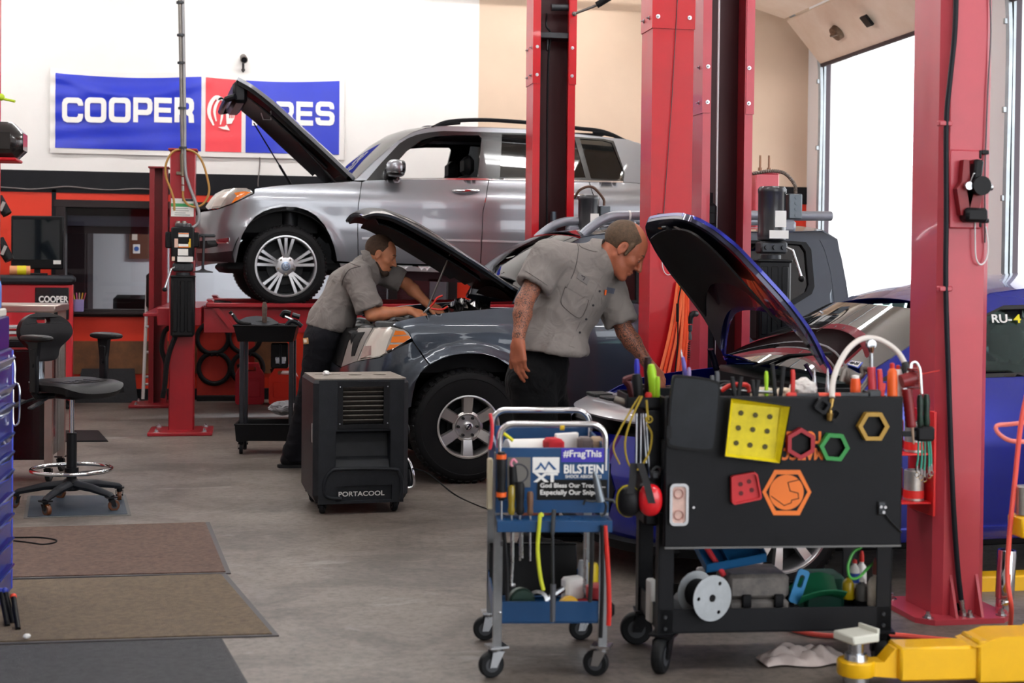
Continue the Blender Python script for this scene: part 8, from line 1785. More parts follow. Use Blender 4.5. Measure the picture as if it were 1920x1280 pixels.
obj('side_ribs',m,CB,cl);obj('side_label',MB(q.M).bx((k0-.003,.05,kz0+.36),(k0+.001,.075,kz0+.47)),mat('label_grey','#a8a29e',.6),cl)
m=MB(q.M);xs=[k0+.16,k0+.29,k0+.44];m.prism(cpoly(.012),(0,0,kz1-.001),X3,Y3,.008,[circ(.042,18,x,.30)for x in xs[1:]]+[rrect(.16,.03,.012,4,xs[0]-.03,.36)]);obj('top_panel',m,CTOP,cl)
fr=obj('louvre_frame',MB(q.M).prism(rct(wx0,wz0,wx1,wz1),(0,-.004,0),X3,Z3,-.03,[rct(wx0+.03,wz0+.025,wx1-.035,wz1-.03)]),BLKP,cl);obj('louvre_back',MB(q.M).bx((wx0,.10,wz0),(wx1,.105,wz1)),mat('hole_black','#050506',.9),fr)
n_=8;a,b=wz0+.025,wz1-.03
for i in range(n_):zz=a+(b-a)*(i+.5)/n_;obj('louvre',MB(q.M).box(((wx0+wx1)/2,.03,zz),(wx1-wx0-.064,.045,.008),.002,Matrix.Rotation(math.radians(-32),3,'X')),mat('louvre_dusty','#55504b',.7,noise=.25,nscale=30),fr)
obj('mullion',MB(q.M).bx(((wx0+wx1)/2-.003,.045,wz0+.02),((wx0+wx1)/2+.003,.06,wz1-.025)),BLKP,fr)
for x in(wx0+.012,wx1-.012):
 for zz in(wz0+.03,wz1-.03):a_=MB(q.M);a_.cyl((x,-.004,zz),(x,-.008,zz),.004,None,8);obj('screw',a_,STEEL,fr)
a,b=q.p(635,925,.012),q.p(721,925,.012);text('lettering','PORTACOOL',.03,q.w(678,925,.0135),q.U,Z3,mat('letter_silver','#d9d7d3',.4),cl,bold=.015,fit=(b.x-a.x,q.p(678,920.5).z-q.p(678,929.5).z))
for x,y,w_ in((k0+.06,.06,70),(k1-.07,.06,100),(k0+.06,KD-.06,60),(k1-.07,KD-.06,110)):caster(q.M,cl,(x,y,kz0+.01),.036,.028,w_,BLKP)
zk=q.p(770,812).z;obj('fill_knob',MB(q.M).lathe([(.03,0),(.032,.01),(.03,.035),(.02,.042),(0,.043)],(k1,.2,zk),(1,0,0),18),GREYP,cl)
P=bez([q.M@Vector(v)for v in((k1+.002,.2,.30),(k1+.03,.18,.29),(k1+.055,.16,.22),(k1+.06,.16,.14),(k1+.03,.16,.12),(k1+.0,.16,.125))],30);obj('hose_guard',MB().tube(P,.012,10),CHROME,cl);obj('hose_guard',MB().tube([q.M@Vector(v)for v in((k1,.2,.27),(k1+.03,.19,.25),(k1+.045,.19,.14),(k1,.19,.10))],.013,8),GREYP,cl)
P=bez([q.M@Vector((k1+.02,.2,.24)),at(800,886,8.5),at(850,925,8.3),onz(890,945,.02),onz(917,955,.006),onz(970,975,.006),onz(1090,1015,.006)],60);setp(obj('extension_cable',MB().tube(P,.0045,6),RUB),'thin black power cord running from the air cooler across the floor','cord')
t_=q.M@Vector((k0+.11,.28,kz1+.008));crumple('wrapper','small crumpled silver wrapper on top of the air cooler',t_+Vector((0,0,.012)),(.02,.014,.014),mat('foil','#e8e8e8',.3,.6),'wrapper',2.0)
# ---------------------------------------------------------------- floor mats
def floor_mat_thing(lab,pts,mm,mb_,th=.008,border=.022):
 P=[onz(*p)for p in pts];c=sum(P,Vector())/4;t=thing('floor_mat',lab,'mat',tuple(c));I=[p+(c-p).normalized()*border*1.5 for p in P]
 f=lambda L_:[(p.x,p.y)for p in L_];obj('border',MB().prism(f(P),(0,0,.001),X3,Y3,th*.6),mb_,t);obj('pile',MB().prism(f(I),(0,0,.002),X3,Y3,th),mm,t);return t
BORD=mat('mat_rubber_border','#4b484a',.6);carp=lambda n,c,c2:mat(n,c,.95,col2=c2,nscale=38,bump=.8,bscale=220,sheen=.1)
floor_mat_thing('reddish brown carpet mat, nearest the swivel stool',((-160,996),(393,980),(433,1076),(-190,1092)),carp('mat_brown_red','#4c372d','#745a4d'),BORD)
floor_mat_thing('tan woven carpet mat between the brown mat and the dark mat',((-190,1096),(424,1077),(523,1193),(-230,1216)),carp('mat_tan','#77664f','#564738'),BORD)
floor_mat_thing('dark grey carpet mat nearest the camera, below the tan mat',((-230,1222),(416,1199),(492,1330),(-260,1360)),carp('mat_dark_grey','#333336','#4a4a4d'),mat('mat_dark_border','#333336',.7),border=.01)
t=floor_mat_thing('dark blue printed floor mat under the swivel stool',((52,930),(236,928),(246,966),(44,972)),mat('mat_blue_print','#2a3744',.6,col2='#39424c',nscale=4),mat('mat_grey_border','#5d5b5a',.6),th=.004)
t=floor_mat_thing('small black rubber floor mat by the stainless bench legs',((100,808),(185,808),(203,828),(90,829)),mat('black_rubber','#141416',.6),mat('black_rubber','#141416',.6),border=.01)
setp(obj('cable',MB().tube(bez([onz(x,y,.014)for x,y in((-40,1003),(25,1007),(70,1007),(102,1011),(104,1016),(80,1020),(50,1016),(-40,1006))],50),.004,6),RUB),'thin black cable loop lying on the reddish brown mat','cable')
crumple('scrap','small white paper scrap at the corner of the tan mat',onz(50,1192,.025),(.013,.01,.008),WI,'scrap',3.0)
# ---------------------------------------------------------------- swivel stool with arms
cb=at(134,905,8.5);SM=T(cb.x,cb.y,0)@RZ(-46);st=thing('swivel_stool','black drafting stool with armrests, chrome foot ring and five castors','stool',(cb.x,cb.y,0));PU=mat('stool_black_foam','#19181a',.42,bump=.06,bscale=140)
AMW=mat('caster_amber','#5a2f12',.35,coat=.3)
for i in range(5):
 a=math.radians(72*i+8);d=Vector((math.cos(a),math.sin(a),0));m=MB(SM);m.tube([d*.03+Vector((0,0,.135)),d*.16+Vector((0,0,.125)),d*.31+Vector((0,0,.095)),d*.325+Vector((0,0,.085))],[.034,.03,.022,.018],10,flat=.8);obj('base_arm',m,GREYP,st);caster(SM,st,tuple(d*.318+Vector((0,0,.088))),.034,.026,math.degrees(a)+60,BLKP,AMW)
obj('column',MB(SM).lathe([(.05,.10),(.055,.15),(.03,.17),(.03,.44),(.026,.445)],(0,0,0),(0,0,1),20),BLKP,st);obj('gas_lift',MB(SM).cyl((0,0,.44),(0,0,.66),.0145,None,14),CHROME,st)
fr=obj('foot_ring',MB(SM).tube([(.232*math.cos(a),.232*math.sin(a),.225)for a in np.linspace(0,2*math.pi,49)[:-1]],.0125,10,closed=True),CHROME,st);m=MB(SM)
for i in range(3):a=math.radians(120*i+40);m.cyl((.03*math.cos(a),.03*math.sin(a),.2),(.225*math.cos(a),.225*math.sin(a),.222),.008,None,8)
m.cyl((0,0,.185),(0,0,.235),.042,None,18);obj('ring_spokes',m,BLKP,fr)
P=[]
for i in range(17):
 u=-1+2*i/16;row=[]
 for j in range(17):
  v=-1+2*j/16;r_=(abs(u)**3.2+abs(v)**3.2)**(1/3.2);k_=max(abs(u),abs(v))/r_ if r_>0 else 1;x,y=u*k_,v*k_;ed=max(0,(max(abs(u),abs(v))-.8)/.2);row.append(Vector((.04+x*.235,y*.245,.752+.014*abs(y)**2-.05*max(0,x-.5)**2*3+.02*max(0,-x)**2-.018*ed**2)))
 P.append(row)
m=MB(SM);m.slab(P,-.045);se=obj('seat',m,PU,st,sharp=70);m=MB(SM)
for i in range(3):
 for j in range(5):m.box((.0+i*.06,-.12+j*.06,.7545+.014*abs((-.12+j*.06)/.245)**2),(.045,.045,.004),.0015)
obj('seat_ribs',m,PU,se)
m=MB(SM);m.box((-.02,0,.675),(.3,.2,.04),.012);m.box((-.16,0,.69),(.12,.1,.03),.01);obj('seat_plate',m,BLKP,st)
for p_,e_ in(((.0,-.17,.665),(.02,-.27,.63)),((-.1,-.12,.67),(-.14,-.27,.63))):m=MB(SM);m.cyl(p_,e_,.008,None,8);m.box(e_,(.05,.09,.014),.006,Matrix.Rotation(.4,3,'X'));obj('lever',m,GREYP,st)
m=MB(SM);m.tube([(-.12,0,.67),(-.28,0,.69),(-.315,0,.80),(-.302,0,.98)],.026,8,flat=.4);obj('back_bracket',m,mat('bracket_silver','#9aa3ab',.35,.7),st)
BO=[(x*.86,z*.74)for x,z in((.0,.0),(.07,-.0),(.10,.03),(.11,.10),(.17,.15),(.215,.2),(.222,.26),(.19,.33),(.12,.38),(.05,.40))];outl=[(x,z)for x,z in BO]+[(-x,z)for x,z in BO[::-1]];outl=smooth_poly(outl,2);B0=SM@T(-.285,0,.86)@RY(-8);m=MB(B0)
hole=rrect(.10,.03,.014,4,0,.248);nn=[]
tr=MB();tr.prism(outl,(0,0,0),Y3,Z3,.04,[hole]);tr.v=[Vector((p.x+.35*(p.y**2)*2.2,p.y,p.z))for p in tr.v];m.add(tr.v,tr.f);bk_=obj('backrest',m,PU,st,sharp=45);m=MB(B0)
for r_,zz in enumerate((.035,.08,.125,.2)):
 for c__ in(-1,0,1):m.box((.042,c__*.05,zz),(.004,.038,.036),.0015)
obj('back_ribs',m,PU,bk_)
for s_ in(-1,1):
 m=MB(SM);m.tube([(-.02,s_*.12,.675),(-.02,s_*.235,.675),(-.02,s_*.25,.70)],.02,8);m.box((-.02,s_*.25,.83),(.07,.03,.27),.01);ar=obj('arm_post',m,BLKP,st);m=MB(SM);m.prism([(-.05,0),(.05,0),(.03,-.12),(-.03,-.12)],(-.02,s_*.25+.012,1.01),X3,Z3,.024);m.cyl((-.02,s_*.25-.02,.86),(-.02,s_*.25+.02,.86),.012,None,12);obj('arm_bracket',m,BLKP,ar);obj('arm_pad',MB(SM).ell((.0,s_*.25,1.02),(.135,.05,.022),24,10,e=.75),PU,st)
 # ---------------------------------------------------------------- stainless-topped bench, blue cabinet, tool chest with monitor
INOX=mat('stainless','#b9aca4',.32,.9,noise=.08,nscale=6);b0=onz(97,905);bz_=at(97,572,9.35);BM=T(b0.x,b0.y,0)@RZ(-2)
t=thing('workbench','stainless topped black cabinet on castors behind the swivel stool','cabinet',tuple(b0));H_=bz_.z;obj('worktop',MB(BM).bx((-.85,-.02,H_-.05),(.02,.55,H_),.008),INOX,t);obj('cabinet',MB(BM).bx((-.82,.02,.15),(-.03,.5,.88),.006),mat('cabinet_black','#0d0d10',.2,coat=.4),t);obj('drawer_shelf',MB(BM).bx((-.82,.0,.90),(-.1,.48,.95),.01),BLKP,t);obj('rail',MB(BM).cyl((-.8,0,1.02),(-.06,0,1.02),.012,None,10),CHROME,t)
for y in(.0,.50):m=MB(BM);m.bx((-.05,y,.10),(-.0,y+.012,H_-.05));m.bx((-.012,y-.01,.10),(.0,y+.05,H_-.05));obj('leg',m,INOX,t);caster(BM,t,(-.03,y+.03,.11),.045,.03,80,BLKP)
for y in(.0,.50):caster(BM,t,(-.78,y+.03,.15),.045,.03,80,BLKP)
BLC=mat('cabinet_blue','#0b2684',.28,coat=.5);c0=onz(22,1115);t=thing('tool_cabinet','tall glossy blue tool cabinet with clear drawer pulls at the picture edge','cabinet',tuple(c0));t['label']='tall glossy blue tool cabinet with clear drawer pulls, beside the carpet mats';CM=T(c0.x,c0.y,0);HC=at(20,592,6.2).z
obj('carcass',MB(CM).bx((-.6,-1.5,.02),(0,0,HC-.14),.008),BLC,t);obj('top_box',MB(CM).bx((-.58,-1.45,HC-.14),(-.012,-.02,HC),.006),BLC,t);obj('top_edge',MB(CM).bx((-.57,-1.4,HC),(-.02,-.04,HC+.035),.006),mat('cream_edge','#d6cfc6',.5),t);obj('corner_trim',MB(CM).bx((-.02,-.012,.03),(.004,.003,HC-.15),.003),mat('trim_violet_blue','#4a5ad0',.25,coat=.6),t)
cp_=mat('clear_pull','#2f4590',.15,.1,coat=.8)
for i,y in enumerate((682,733,768,823,858,892,935,975,1020,1070)):
 p_=CM.inverted()@at(4,y,6.1);dr=obj('drawer',MB(CM).bx((-.0,-1.42,p_.z-.05),(.006,-.12,p_.z+.03),.002),BLC,t);obj('drawer_pull',MB(CM).prism([(0.004,-.02),(.035,.03),(.03,.036),(0.004,.03)],(0,-.14,p_.z),X3,Z3,1.2),cp_,dr)
P=[CM.inverted()@at(x,y,6.2)for x,y in((25,665),(27,690),(27,716),(34,720),(37,735),(36,785),(31,796),(25,790),(25,720))];setp(obj('wire_hook',MB().tube(bez([at(x,y,6.18)for x,y in((25,665),(28,690),(28,716),(34,720),(37,735),(36,785),(31,796),(25,790),(25,730))],40),.004,8),CHROME),'bent chrome wire hook hanging on the side of the blue cabinet','hook')
for i,(x,y,x2,y2,c__)in enumerate(((2,1108,14,1178,'blue'),(9,1107,24,1172,'blue'),(25,1118,34,1185,'red'))):a,b=at(x,y,5.75),onz(x2,y2);tt=thing('rod',('black rod with a blue cap leaning at the blue cabinet foot, farthest from the mats','black rod with a blue cap leaning at the blue cabinet foot, middle of three','black rod with an orange-red cap leaning at the blue cabinet foot')[i],'rod',tuple(b));obj('shaft',MB().cyl(a,b+Vector((0,0,.012)),.011,None,10),BLKP,tt);obj('cap',MB().ell(a,.014,12,8),mat('cap_blue','#2b3a9a',.4)if c__=='blue' else mat('cap_red_orange','#d8452a',.4),tt)
p_=at(8,540,6.3);setp(obj('paper_roll',MB().lathe([(.03,0),(.035,.01),(.035,.1),(.03,.12),(0,.12)],CM@Vector((-.06,-.14,HC+.035)),(0,0,1),16),mat('bottle_blue_white','#5c7fc8',.4),base=tuple(CM@Vector((-.06,-.14,HC+.035)))),'blue and white bottle standing on the blue tool cabinet','bottle')
e0=onz(136,768);EM=T(e0.x,e0.y,0)@RZ(6);HE=at(100,517,13.6).z;EX=EM.to_3x3()@X3;RCH=mat('chest_red','#c01a26',.3,coat=.5);t=thing('tool_chest','red and black tyre service tool chest carrying a monitor by the office window','tool chest',tuple(e0));obj('carcass',MB(EM).bx((-.75,.02,.09),(0,.5,HE-.09),.01),RCH,t);obj('top_tray',MB(EM).bx((-.78,-.03,HE-.09),(.02,.53,HE),.03),GREYP,t)
pn=obj('front_panel',MB(EM).bx((-.36,.006,HE-.44),(-.04,.02,HE-.12),.006),mat('panel_black_gloss','#121214',.2,coat=.5),t);zz=HE-.235;text('lettering','COOPER',.08,EM@Vector((-.185,.004,zz)),EX,Z3,LETW,pn,bold=.03,fit=(.28,.065));text('lettering','tires',.06,EM@Vector((-.13,.004,zz-.07)),EX,Z3,mat('letter_red','#c8202c',.5),pn,bold=.02,fit=(.12,.04))
for z_ in(HE-.50,HE-.56):obj('drawer_strip',MB(EM).bx((-.7,-.004,z_-.02),(-.03,.02,z_+.01),.004),mat('strip_silver','#c9c9cb',.35,.6),t)
obj('foot_label',MB(EM).bx((-.13,.005,.21),(-.05,.02,.26)),STICK,t)
bq=EM.inverted()@at(-4,480,13.36);obj('holder_post',MB(EM).bx((bq.x-.05,bq.y,HE-.05),(bq.x+.02,bq.y+.03,HE+.75),.006).bx((bq.x-.05,bq.y,HE-.06),(-.74,bq.y+.03,HE-.03)),BLKP,t)
for x,y in((-.06,.06),(-.7,.06),(-.06,.45),(-.7,.45)):caster(EM,t,(x,y,.1),.045,.03,60,BLKP)
mo=thing('monitor','dark computer monitor standing on the red tool chest','monitor',tuple(EM@Vector((-.36,.25,HE))));f_=Face((EM@Vector((-.36,.22,0)))[:2],-6);a,b=f_.p(20,504),f_.p(119,405);obj('bezel',MB(f_.M).bx((a.x,0,a.z),(b.x,.05,b.z),.012),BLK,mo);a,b=f_.p(24,486,-.002),f_.p(112,412,-.002);obj('screen',MB(f_.M).bx((a.x,-.003,a.z),(b.x,.004,b.z)),mat('screen_dark','#10151a',.12,coat=.4),mo);a,b=f_.p(100,495,-.004),f_.p(114,488,-.004);obj('badge',MB(f_.M).bx((a.x,-.004,a.z),(b.x,0,b.z)),STICK,mo);obj('stand',MB(EM).bx((-.45,.2,HE),(-.25,.36,HE+.02),.006).bx((-.38,.27,HE),(-.32,.31,HE+.15)),BLK,mo)
A,B=EM@Vector((-.60,.06,HE+.028)),EM@Vector((-.41,.08,HE+.028));t=thing('spray_can','orange and yellow cleaner can lying on the red tool chest','can',tuple(A));obj('body',MB().cyl(A+Vector((0,0,.02)),B+Vector((0,0,.02)),.045,None,18),mat('can_peach','#e09a6a',.4),t);obj('label',MB().cyl(A.lerp(B,.35)+Vector((0,0,.02)),A.lerp(B,.8)+Vector((0,0,.02)),.0465,None,18),mat('label_yellow','#e3d21e',.45),t)
for i,((x,y),(x2,y2))in enumerate((((2,382),(14,402)),((4,460),(18,488)))):A,B=at(x-8,y-10,13.3),at(x2,y2,13.3);tt=thing('scan_tool',('upper black handheld tool with a pale label beside the monitor','lower black handheld tool with a pale label beside the monitor')[i],'tool',tuple(B));obj('body',MB().cyl(A,B,.06,.045,12),BLK,tt);obj('label',MB().box((A+B)/2+Vector((.01,-.058,0)),(.03,.006,.09),0,Matrix.Rotation(.4,3,'Y')),mat('label_grey','#a8a29e',.6),tt)
# red post at the picture edge with its dark housing
lp_=at(3,640,8.6);t=thing('lift_post','red lift post with a rounded black housing, beside the monitor','lift',(lp_.x-.12,lp_.y,0));obj('post',MB().bx((lp_.x-.3,lp_.y,0),(lp_.x-.05,lp_.y+.25,4.0),.01),LRED,t);A=at(-16,266,8.5);h_=obj('housing',MB().box(A,(.39,.3,.23),.065),mat('housing_black_gloss','#1c1818',.18,coat=.6),t);obj('housing_rim',MB().box(at(-16,300,8.5),(.32,.26,.02),.006),LRED,h_);A=at(10,186,8.55);obj('cable_end',MB().cyl(at(-5,183,8.55),at(28,190,8.55),.008,None,8).ell(at(2,182,8.55),.022,10,8),mat('lime_cable','#b8d028',.5),t)
# ---------------------------------------------------------------- along the back wall
f_=Face((0,YW-.55),0)
def wb(x,y,d=0.0):return ony(x,y,YW-.3-d)
t=thing('ladder','white aluminium step ladder leaning behind the red pump post','ladder',tuple(wb(268,748)));LW=mat('ladder_white','#dcdad8',.4,.3)
for a,b in(((277,520),(268,748)),((296,520),(291,748))):obj('rail',MB().cyl(wb(*a),wb(*b,.1),.017,None,8),LW,t)
for y in(612,660,706,720):obj('rung',MB().cyl(wb(276-(y-520)*.04,y,.05),wb(295-(y-520)*.02,y,.05),.014,None,8),mat('rung_grey','#b4b2b2',.4,.5),t)
setp(obj('bag',MB().box(wb(286,545,.06),(.13,.12,.42),.05),BLK,base=tuple(wb(286,545,.06))),'dark bag hanging at the top of the white ladder','bag')
RB=mat('rack_board_red','#b02a1c',.6,noise=.15,nscale=4);A,B=wb(368,742),wb(478,618);t=thing('hose_board','red board with black rubber rings hung on it, under the lift runway','board',tuple(A));obj('board',MB().bx((A.x,YW-.16,.02),(B.x,YW-.10,B.z),.006),RB,t)
obj('foot',MB().bx((A.x,YW-.22,0),(B.x,YW-.1,.06),.006),BLK,t)
for i,(x,y)in enumerate(((399,634),(402,690),(459,632),(464,690))):
 c0=ony(x,y,YW-.19);k_=('upper','lower')[i%2]+' black rubber ring on the red board, '+('nearer the pump post' if i<2 else 'behind the black service cart');tt=thing('rubber_ring',k_,'tyre',tuple(c0));obj('ring',MB().tube([c0+Vector((.165*math.cos(a),0,.165*math.sin(a)))for a in np.linspace(0,2*math.pi,41)[:-1]],.026,10,closed=True),mat('tyre_rubber','#1a1a1c',.62),tt)
 for dx in(-.03,.03):obj('hook',MB().cyl(c0+Vector((dx,.05,.12)),c0+Vector((dx,-.03,.15)),.008,None,6),BLK,tt)
def gascan(lab,x0,x1,yt,yb,mm,d):
 A,B=ony(x0,yb,d),ony(x1,yt,d);t=thing('fuel_can',lab,'fuel can',(A.x,d,0));w_,h_=B.x-A.x,B.z;m=MB();out=[(0,.02),(.02,0),(w_-.02,0),(w_,.02),(w_,h_*.72),(w_*.86,h_*.86),(w_*.8,h_),(w_*.2,h_),(w_*.08,h_*.84),(0,h_*.72)];m.prism(out,(A.x,d+.2,.002),X3,Z3,.2,[rrect(w_*.42,h_*.11,.02,4,w_*.5,h_*.87)]);obj('body',m,mm,t,sharp=50);obj('side_panel',MB().bx((A.x+w_*.14,d-.006,.08),(A.x+w_*.86,d+.004,h_*.62),.005),mm,t);obj('cap',MB().cyl((A.x+w_*.2,d+.1,h_*.8),(A.x+w_*.12,d+.1,h_*.98),.03,.028,12),BLK,t)
gascan('dark red plastic fuel can on the floor behind the black service cart',441,496,682,748,mat('can_dark_red','#b01226',.4),15.0);gascan('bright orange-red fuel can beside the dark red one',504,560,690,748,mat('can_bright_red','#e8301c',.35),14.95)
setp(obj('jug',MB().lathe([(.09,0),(.1,.01),(.1,.28),(.05,.36),(.04,.40),(0,.4)],ony(541,700,15.25)*1.0-Vector((0,0,ony(541,700,15.25).z)),(0,0,1),20),WHP),'tall white jug standing behind the bright orange-red fuel can','jug');
RM=mat('ribbed_rubber','#1c1d20',.6,bump=.5,bscale=40);m=MB();a,b=ony(140,745,YW-.3),ony(262,690,YW-.08);m.slab([[Vector((a.x,YW-.32,.004)),Vector((b.x,YW-.32,.004))],[Vector((a.x+.05,YW-.12,b.z)),Vector((b.x-.05,YW-.12,b.z))]],.02);setp(obj('rubber_mat',m,RM),'black ribbed rubber mat leaning on the wall left of the ladder','mat')['label']='black ribbed rubber mat leaning on the scorched board by the ladder'
# inside the office
c0=Vector((ony(148,578,YW-.05).x,YW-.045,WZ0-.005));t=thing('pencil_cup','lavender cup of coloured pencils on the office window sill','cup',tuple(c0));obj('cup',MB().lathe([(.045,0),(.05,.004),(.052,.13),(.047,.13),(.045,.01)],c0,(0,0,1),20),mat('cup_lavender','#9a8fc4',.5),t)
for i,cc in enumerate(('#d8c838','#c85a8a','#c8b49a','#d8a838','#b04a5a')):obj('pencil',MB().cyl(c0+Vector((-.02+.01*i,0,.02)),c0+Vector((-.06+.032*i,.01*(i%2),.2)),.006,None,6),mat('pencil_%s'%('yellow','pink','tan','amber','crimson')[i],cc,.5),t)
ob=lambda x,y:ony(x,y,18.19);a,b=ob(242,485),ob(300,432);t=thing('notice_board','brown cork notice board on the office wall','board',tuple(a));obj('board',MB().bx((a.x,18.15,a.z),(b.x,18.19,b.z),.004),mat('cork_brown','#5b3a2a',.8),t);a,b=ob(250,475),ob(263,458);pp_=obj('notice',MB().bx((a.x,18.14,a.z),(b.x,18.15,b.z)),STICK,t);obj('notice_mark',MB().cyl(((a.x+b.x)/2,18.14,(a.z+b.z)/2),((a.x+b.x)/2,18.137,(a.z+b.z)/2),.03,None,16),mat('mark_blue','#3a6ab0',.6),pp_);a,b=ob(248,450),ob(258,436);obj('notice',MB().bx((a.x,18.14,a.z),(b.x,18.15,b.z)),mat('paper_cream','#d8cfc0',.8),t)
a,b=ob(116,600),ob(176,400);t=thing('cupboard','tall dark cupboard at the end of the office behind the window','cupboard',(a.x,17.8,0));obj('carcass',MB().bx((max(a.x-.3,-2.37),17.6,0),(b.x,18.15,2.1),.01),OD,t);obj('door',MB().bx((a.x+.02,17.58,.1),(b.x-.03,17.6,2.0),.005),OD,t)
a=ony(252,580,16.9);t=thing('office_chair','black office chair back seen through the window','chair',(a.x,16.9,0));obj('back',MB().box((a.x,16.9,a.z+.02),(.48,.1,.3),.05),BLK,t);obj('seat',MB().box((a.x,16.65,.5),(.5,.5,.1),.04),BLK,t);obj('base',MB().cyl((a.x,16.7,.06),(a.x,16.7,.46),.03).box((a.x,16.7,.05),(.5,.5,.04),.02),BLK,t);obj('spine',MB().cyl((a.x,16.9,.5),(a.x,16.92,a.z-.08),.025),BLK,t)
a=ony(640,560,16.6);A=ob(620,560);t=thing('storage_unit','dark red storage unit in the office seen under the off-roader','cabinet',(2.0,17.8,0));obj('carcass',MB().bx((1.4,17.5,0),(2.2,18.1,1.6),.01),mat('office_maroon','#3a1418',.6),t);obj('door',MB().bx((1.42,17.48,.1),(1.79,17.5,1.5),.004),OD,t)
# black glove on the runway
crumple('glove','dark pair of gloves lying on the lift runway near the office window',at(412,571,12.75),(.11,.06,.035),BLK,'gloves',6.0)
# ---------------------------------------------------------------- black service cart beside the leaning man
o_=onz(447,853);f_=Face((o_.x,o_.y),-6);x0,x1=f_.p(441,640).x,f_.p(556,640).x;sc=thing('service_cart','black two-tray service cart with tools behind the air cooler','cart',tuple(f_.M@Vector(((x0+x1)/2,.2,0))));sc['label']='black plastic two-tray service cart loaded with tools beside the leaning man'
zt0,zt1=f_.p(500,641).z,f_.p(500,611).z;zb0,zb1=f_.p(500,827).z,f_.p(500,796).z;SD=.36
def cart_tray(nm,a,b,z0_,z1_,fl):
 m=MB(f_.M);R0=[(a+fl,fl),(b-fl,fl),(b-fl,SD-fl),(a+fl,SD-fl)];R1=[(a,0),(b,0),(b,SD),(a,SD)]
 for i in range(4):j=(i+1)%4;m.slab([[Vector((*R0[i],z0_)),Vector((*R0[j],z0_))],[Vector((*R1[i],z1_)),Vector((*R1[j],z1_))]],.006)
 m.bx((a+fl,fl,z0_),(b-fl,SD-fl,z0_+.006));m.tube([Vector((*p,z1_))for p in R1],.008,6,closed=True);return obj(nm,m,BLK,sc)
cart_tray('top_tray',x0-.015,x1,zt0,zt1,.03);cart_tray('bottom_tray',x0,x1-.02,zb0,zb1,.01)
for x in(x0+.03,x1-.06):
 for y in(.03,SD-.05):obj('leg',MB(f_.M).bx((x,y,zb0),(x+.035,y+.03,zt0+.01),.006),mat('leg_dark_grey','#33353a',.35,.4),sc);caster(f_.M,sc,(x+.015,y+.015,zb0+.002),.045,.028,95 if x<.2 else 20,BLKP)
ft=lambda x,y,d:f_.w(x,y,d)
t=thing('drill_pad','grey-black folded tool pad lying on the service cart','tool',tuple(ft(475,606,.15)));m=MB();m.slab([[ft(448,600,.05),ft(470,608,.03),ft(500,610,.03),ft(522,606,.05)],[ft(462,594,.3),ft(480,592,.3),ft(505,594,.3),ft(522,604,.3)]],.014);obj('pad',m,GREYP,t);obj('strap',MB().tube(bez([ft(431,584,.1),ft(438,592,.1),ft(448,604,.06),ft(470,608,.03)],14),.014,8),BLK,t);obj('tip',MB().cyl(ft(431,584,.1),ft(436,590,.1),.006,.014,8),STEEL,t)
upr=lambda nm,lab,x,yt,yb,r,mm,d:setp(obj(nm,MB().lathe([(r*.7,0),(r,.02),(r*.85,.06),(r,.13),(r*.6,(ft(x,yt,d)-ft(x,yb,d)).length),(0,(ft(x,yt,d)-ft(x,yb,d)).length)],ft(x,yb,d),ft(x,yt,d)-ft(x,yb,d),12),mm,base=tuple(ft(x,yb,d))),lab,'tool')
upr('ratchet','brown and black handle standing up on the service cart',496,566,606,.021,mat('handle_brown_black','#3a2a24',.5,col2='#6b5a50',nscale=40),.12)
for lab,P,r,mm in(('black curved hose lying across the service cart top',((472,607),(490,604),(515,608),(535,612)),.016,BLK),('grey ribbed hose end hanging over the service cart edge',((536,612),(545,602),(556,604),(566,612)),.018,GREYP),('chrome ratchet lying on the service cart',((532,592),(545,598),(560,604)),.011,STEEL),('black impact head lying behind the chrome ratchet',((528,594),(534,586),(545,588)),.022,BLK),('small black socket adapter on the service cart',((548,590),(562,594)),.02,GUN)):setp(obj('hand_tool',MB().tube(bez([ft(x,y,.14)for x,y in P],14)if len(P)>2 else[ft(x,y,.14)for x,y in P],r,8),mm,base=tuple(ft(*P[0],.14))),lab,'tool')
t=thing('tool_pouch','black tool pouch hanging under the service cart tray','pouch',tuple(ft(525,690,.2)));a,b=f_.p(508,690,.25),f_.p(541,643,.25);obj('pouch',MB(f_.M).bx((a.x,.22,a.z),(b.x,.28,b.z),.01),BLK,t);a,b=f_.p(516,682,.2),f_.p(536,669,.2);obj('plate',MB(f_.M).bx((a.x,.205,a.z),(b.x,.22,b.z),.004),STEEL,t);obj('rod',MB().cyl(ft(526,645,.2),ft(526,684,.2),.009,None,8),GREYP,t)
t=thing('case','black open tool case with yellow clips on the lower tray of the service cart','tool case',tuple(ft(480,795,.15)));a,b=f_.p(462,796,.08),f_.p(540,768,.08);obj('base',MB(f_.M).bx((a.x,.06,zb0+.008),(b.x,.24,zb0+.10),.01),BLK,t);obj('clip',MB(f_.M).bx((a.x+.11,.05,zb0+.05),(a.x+.125,.06,zb0+.11)),YELL,t);obj('lid_edge',MB(f_.M).bx((a.x+.1,.06,zb0+.10),(b.x,.1,zb0+.112)),mat('edge_gold','#8f7440',.5),t)
crumple('cloth','grey cloth heaped on the lower tray of the service cart',ft(532,764,.24),(.10,.07,.05),mat('cloth_grey','#9a9a9e',.9),'cloth',8.0)
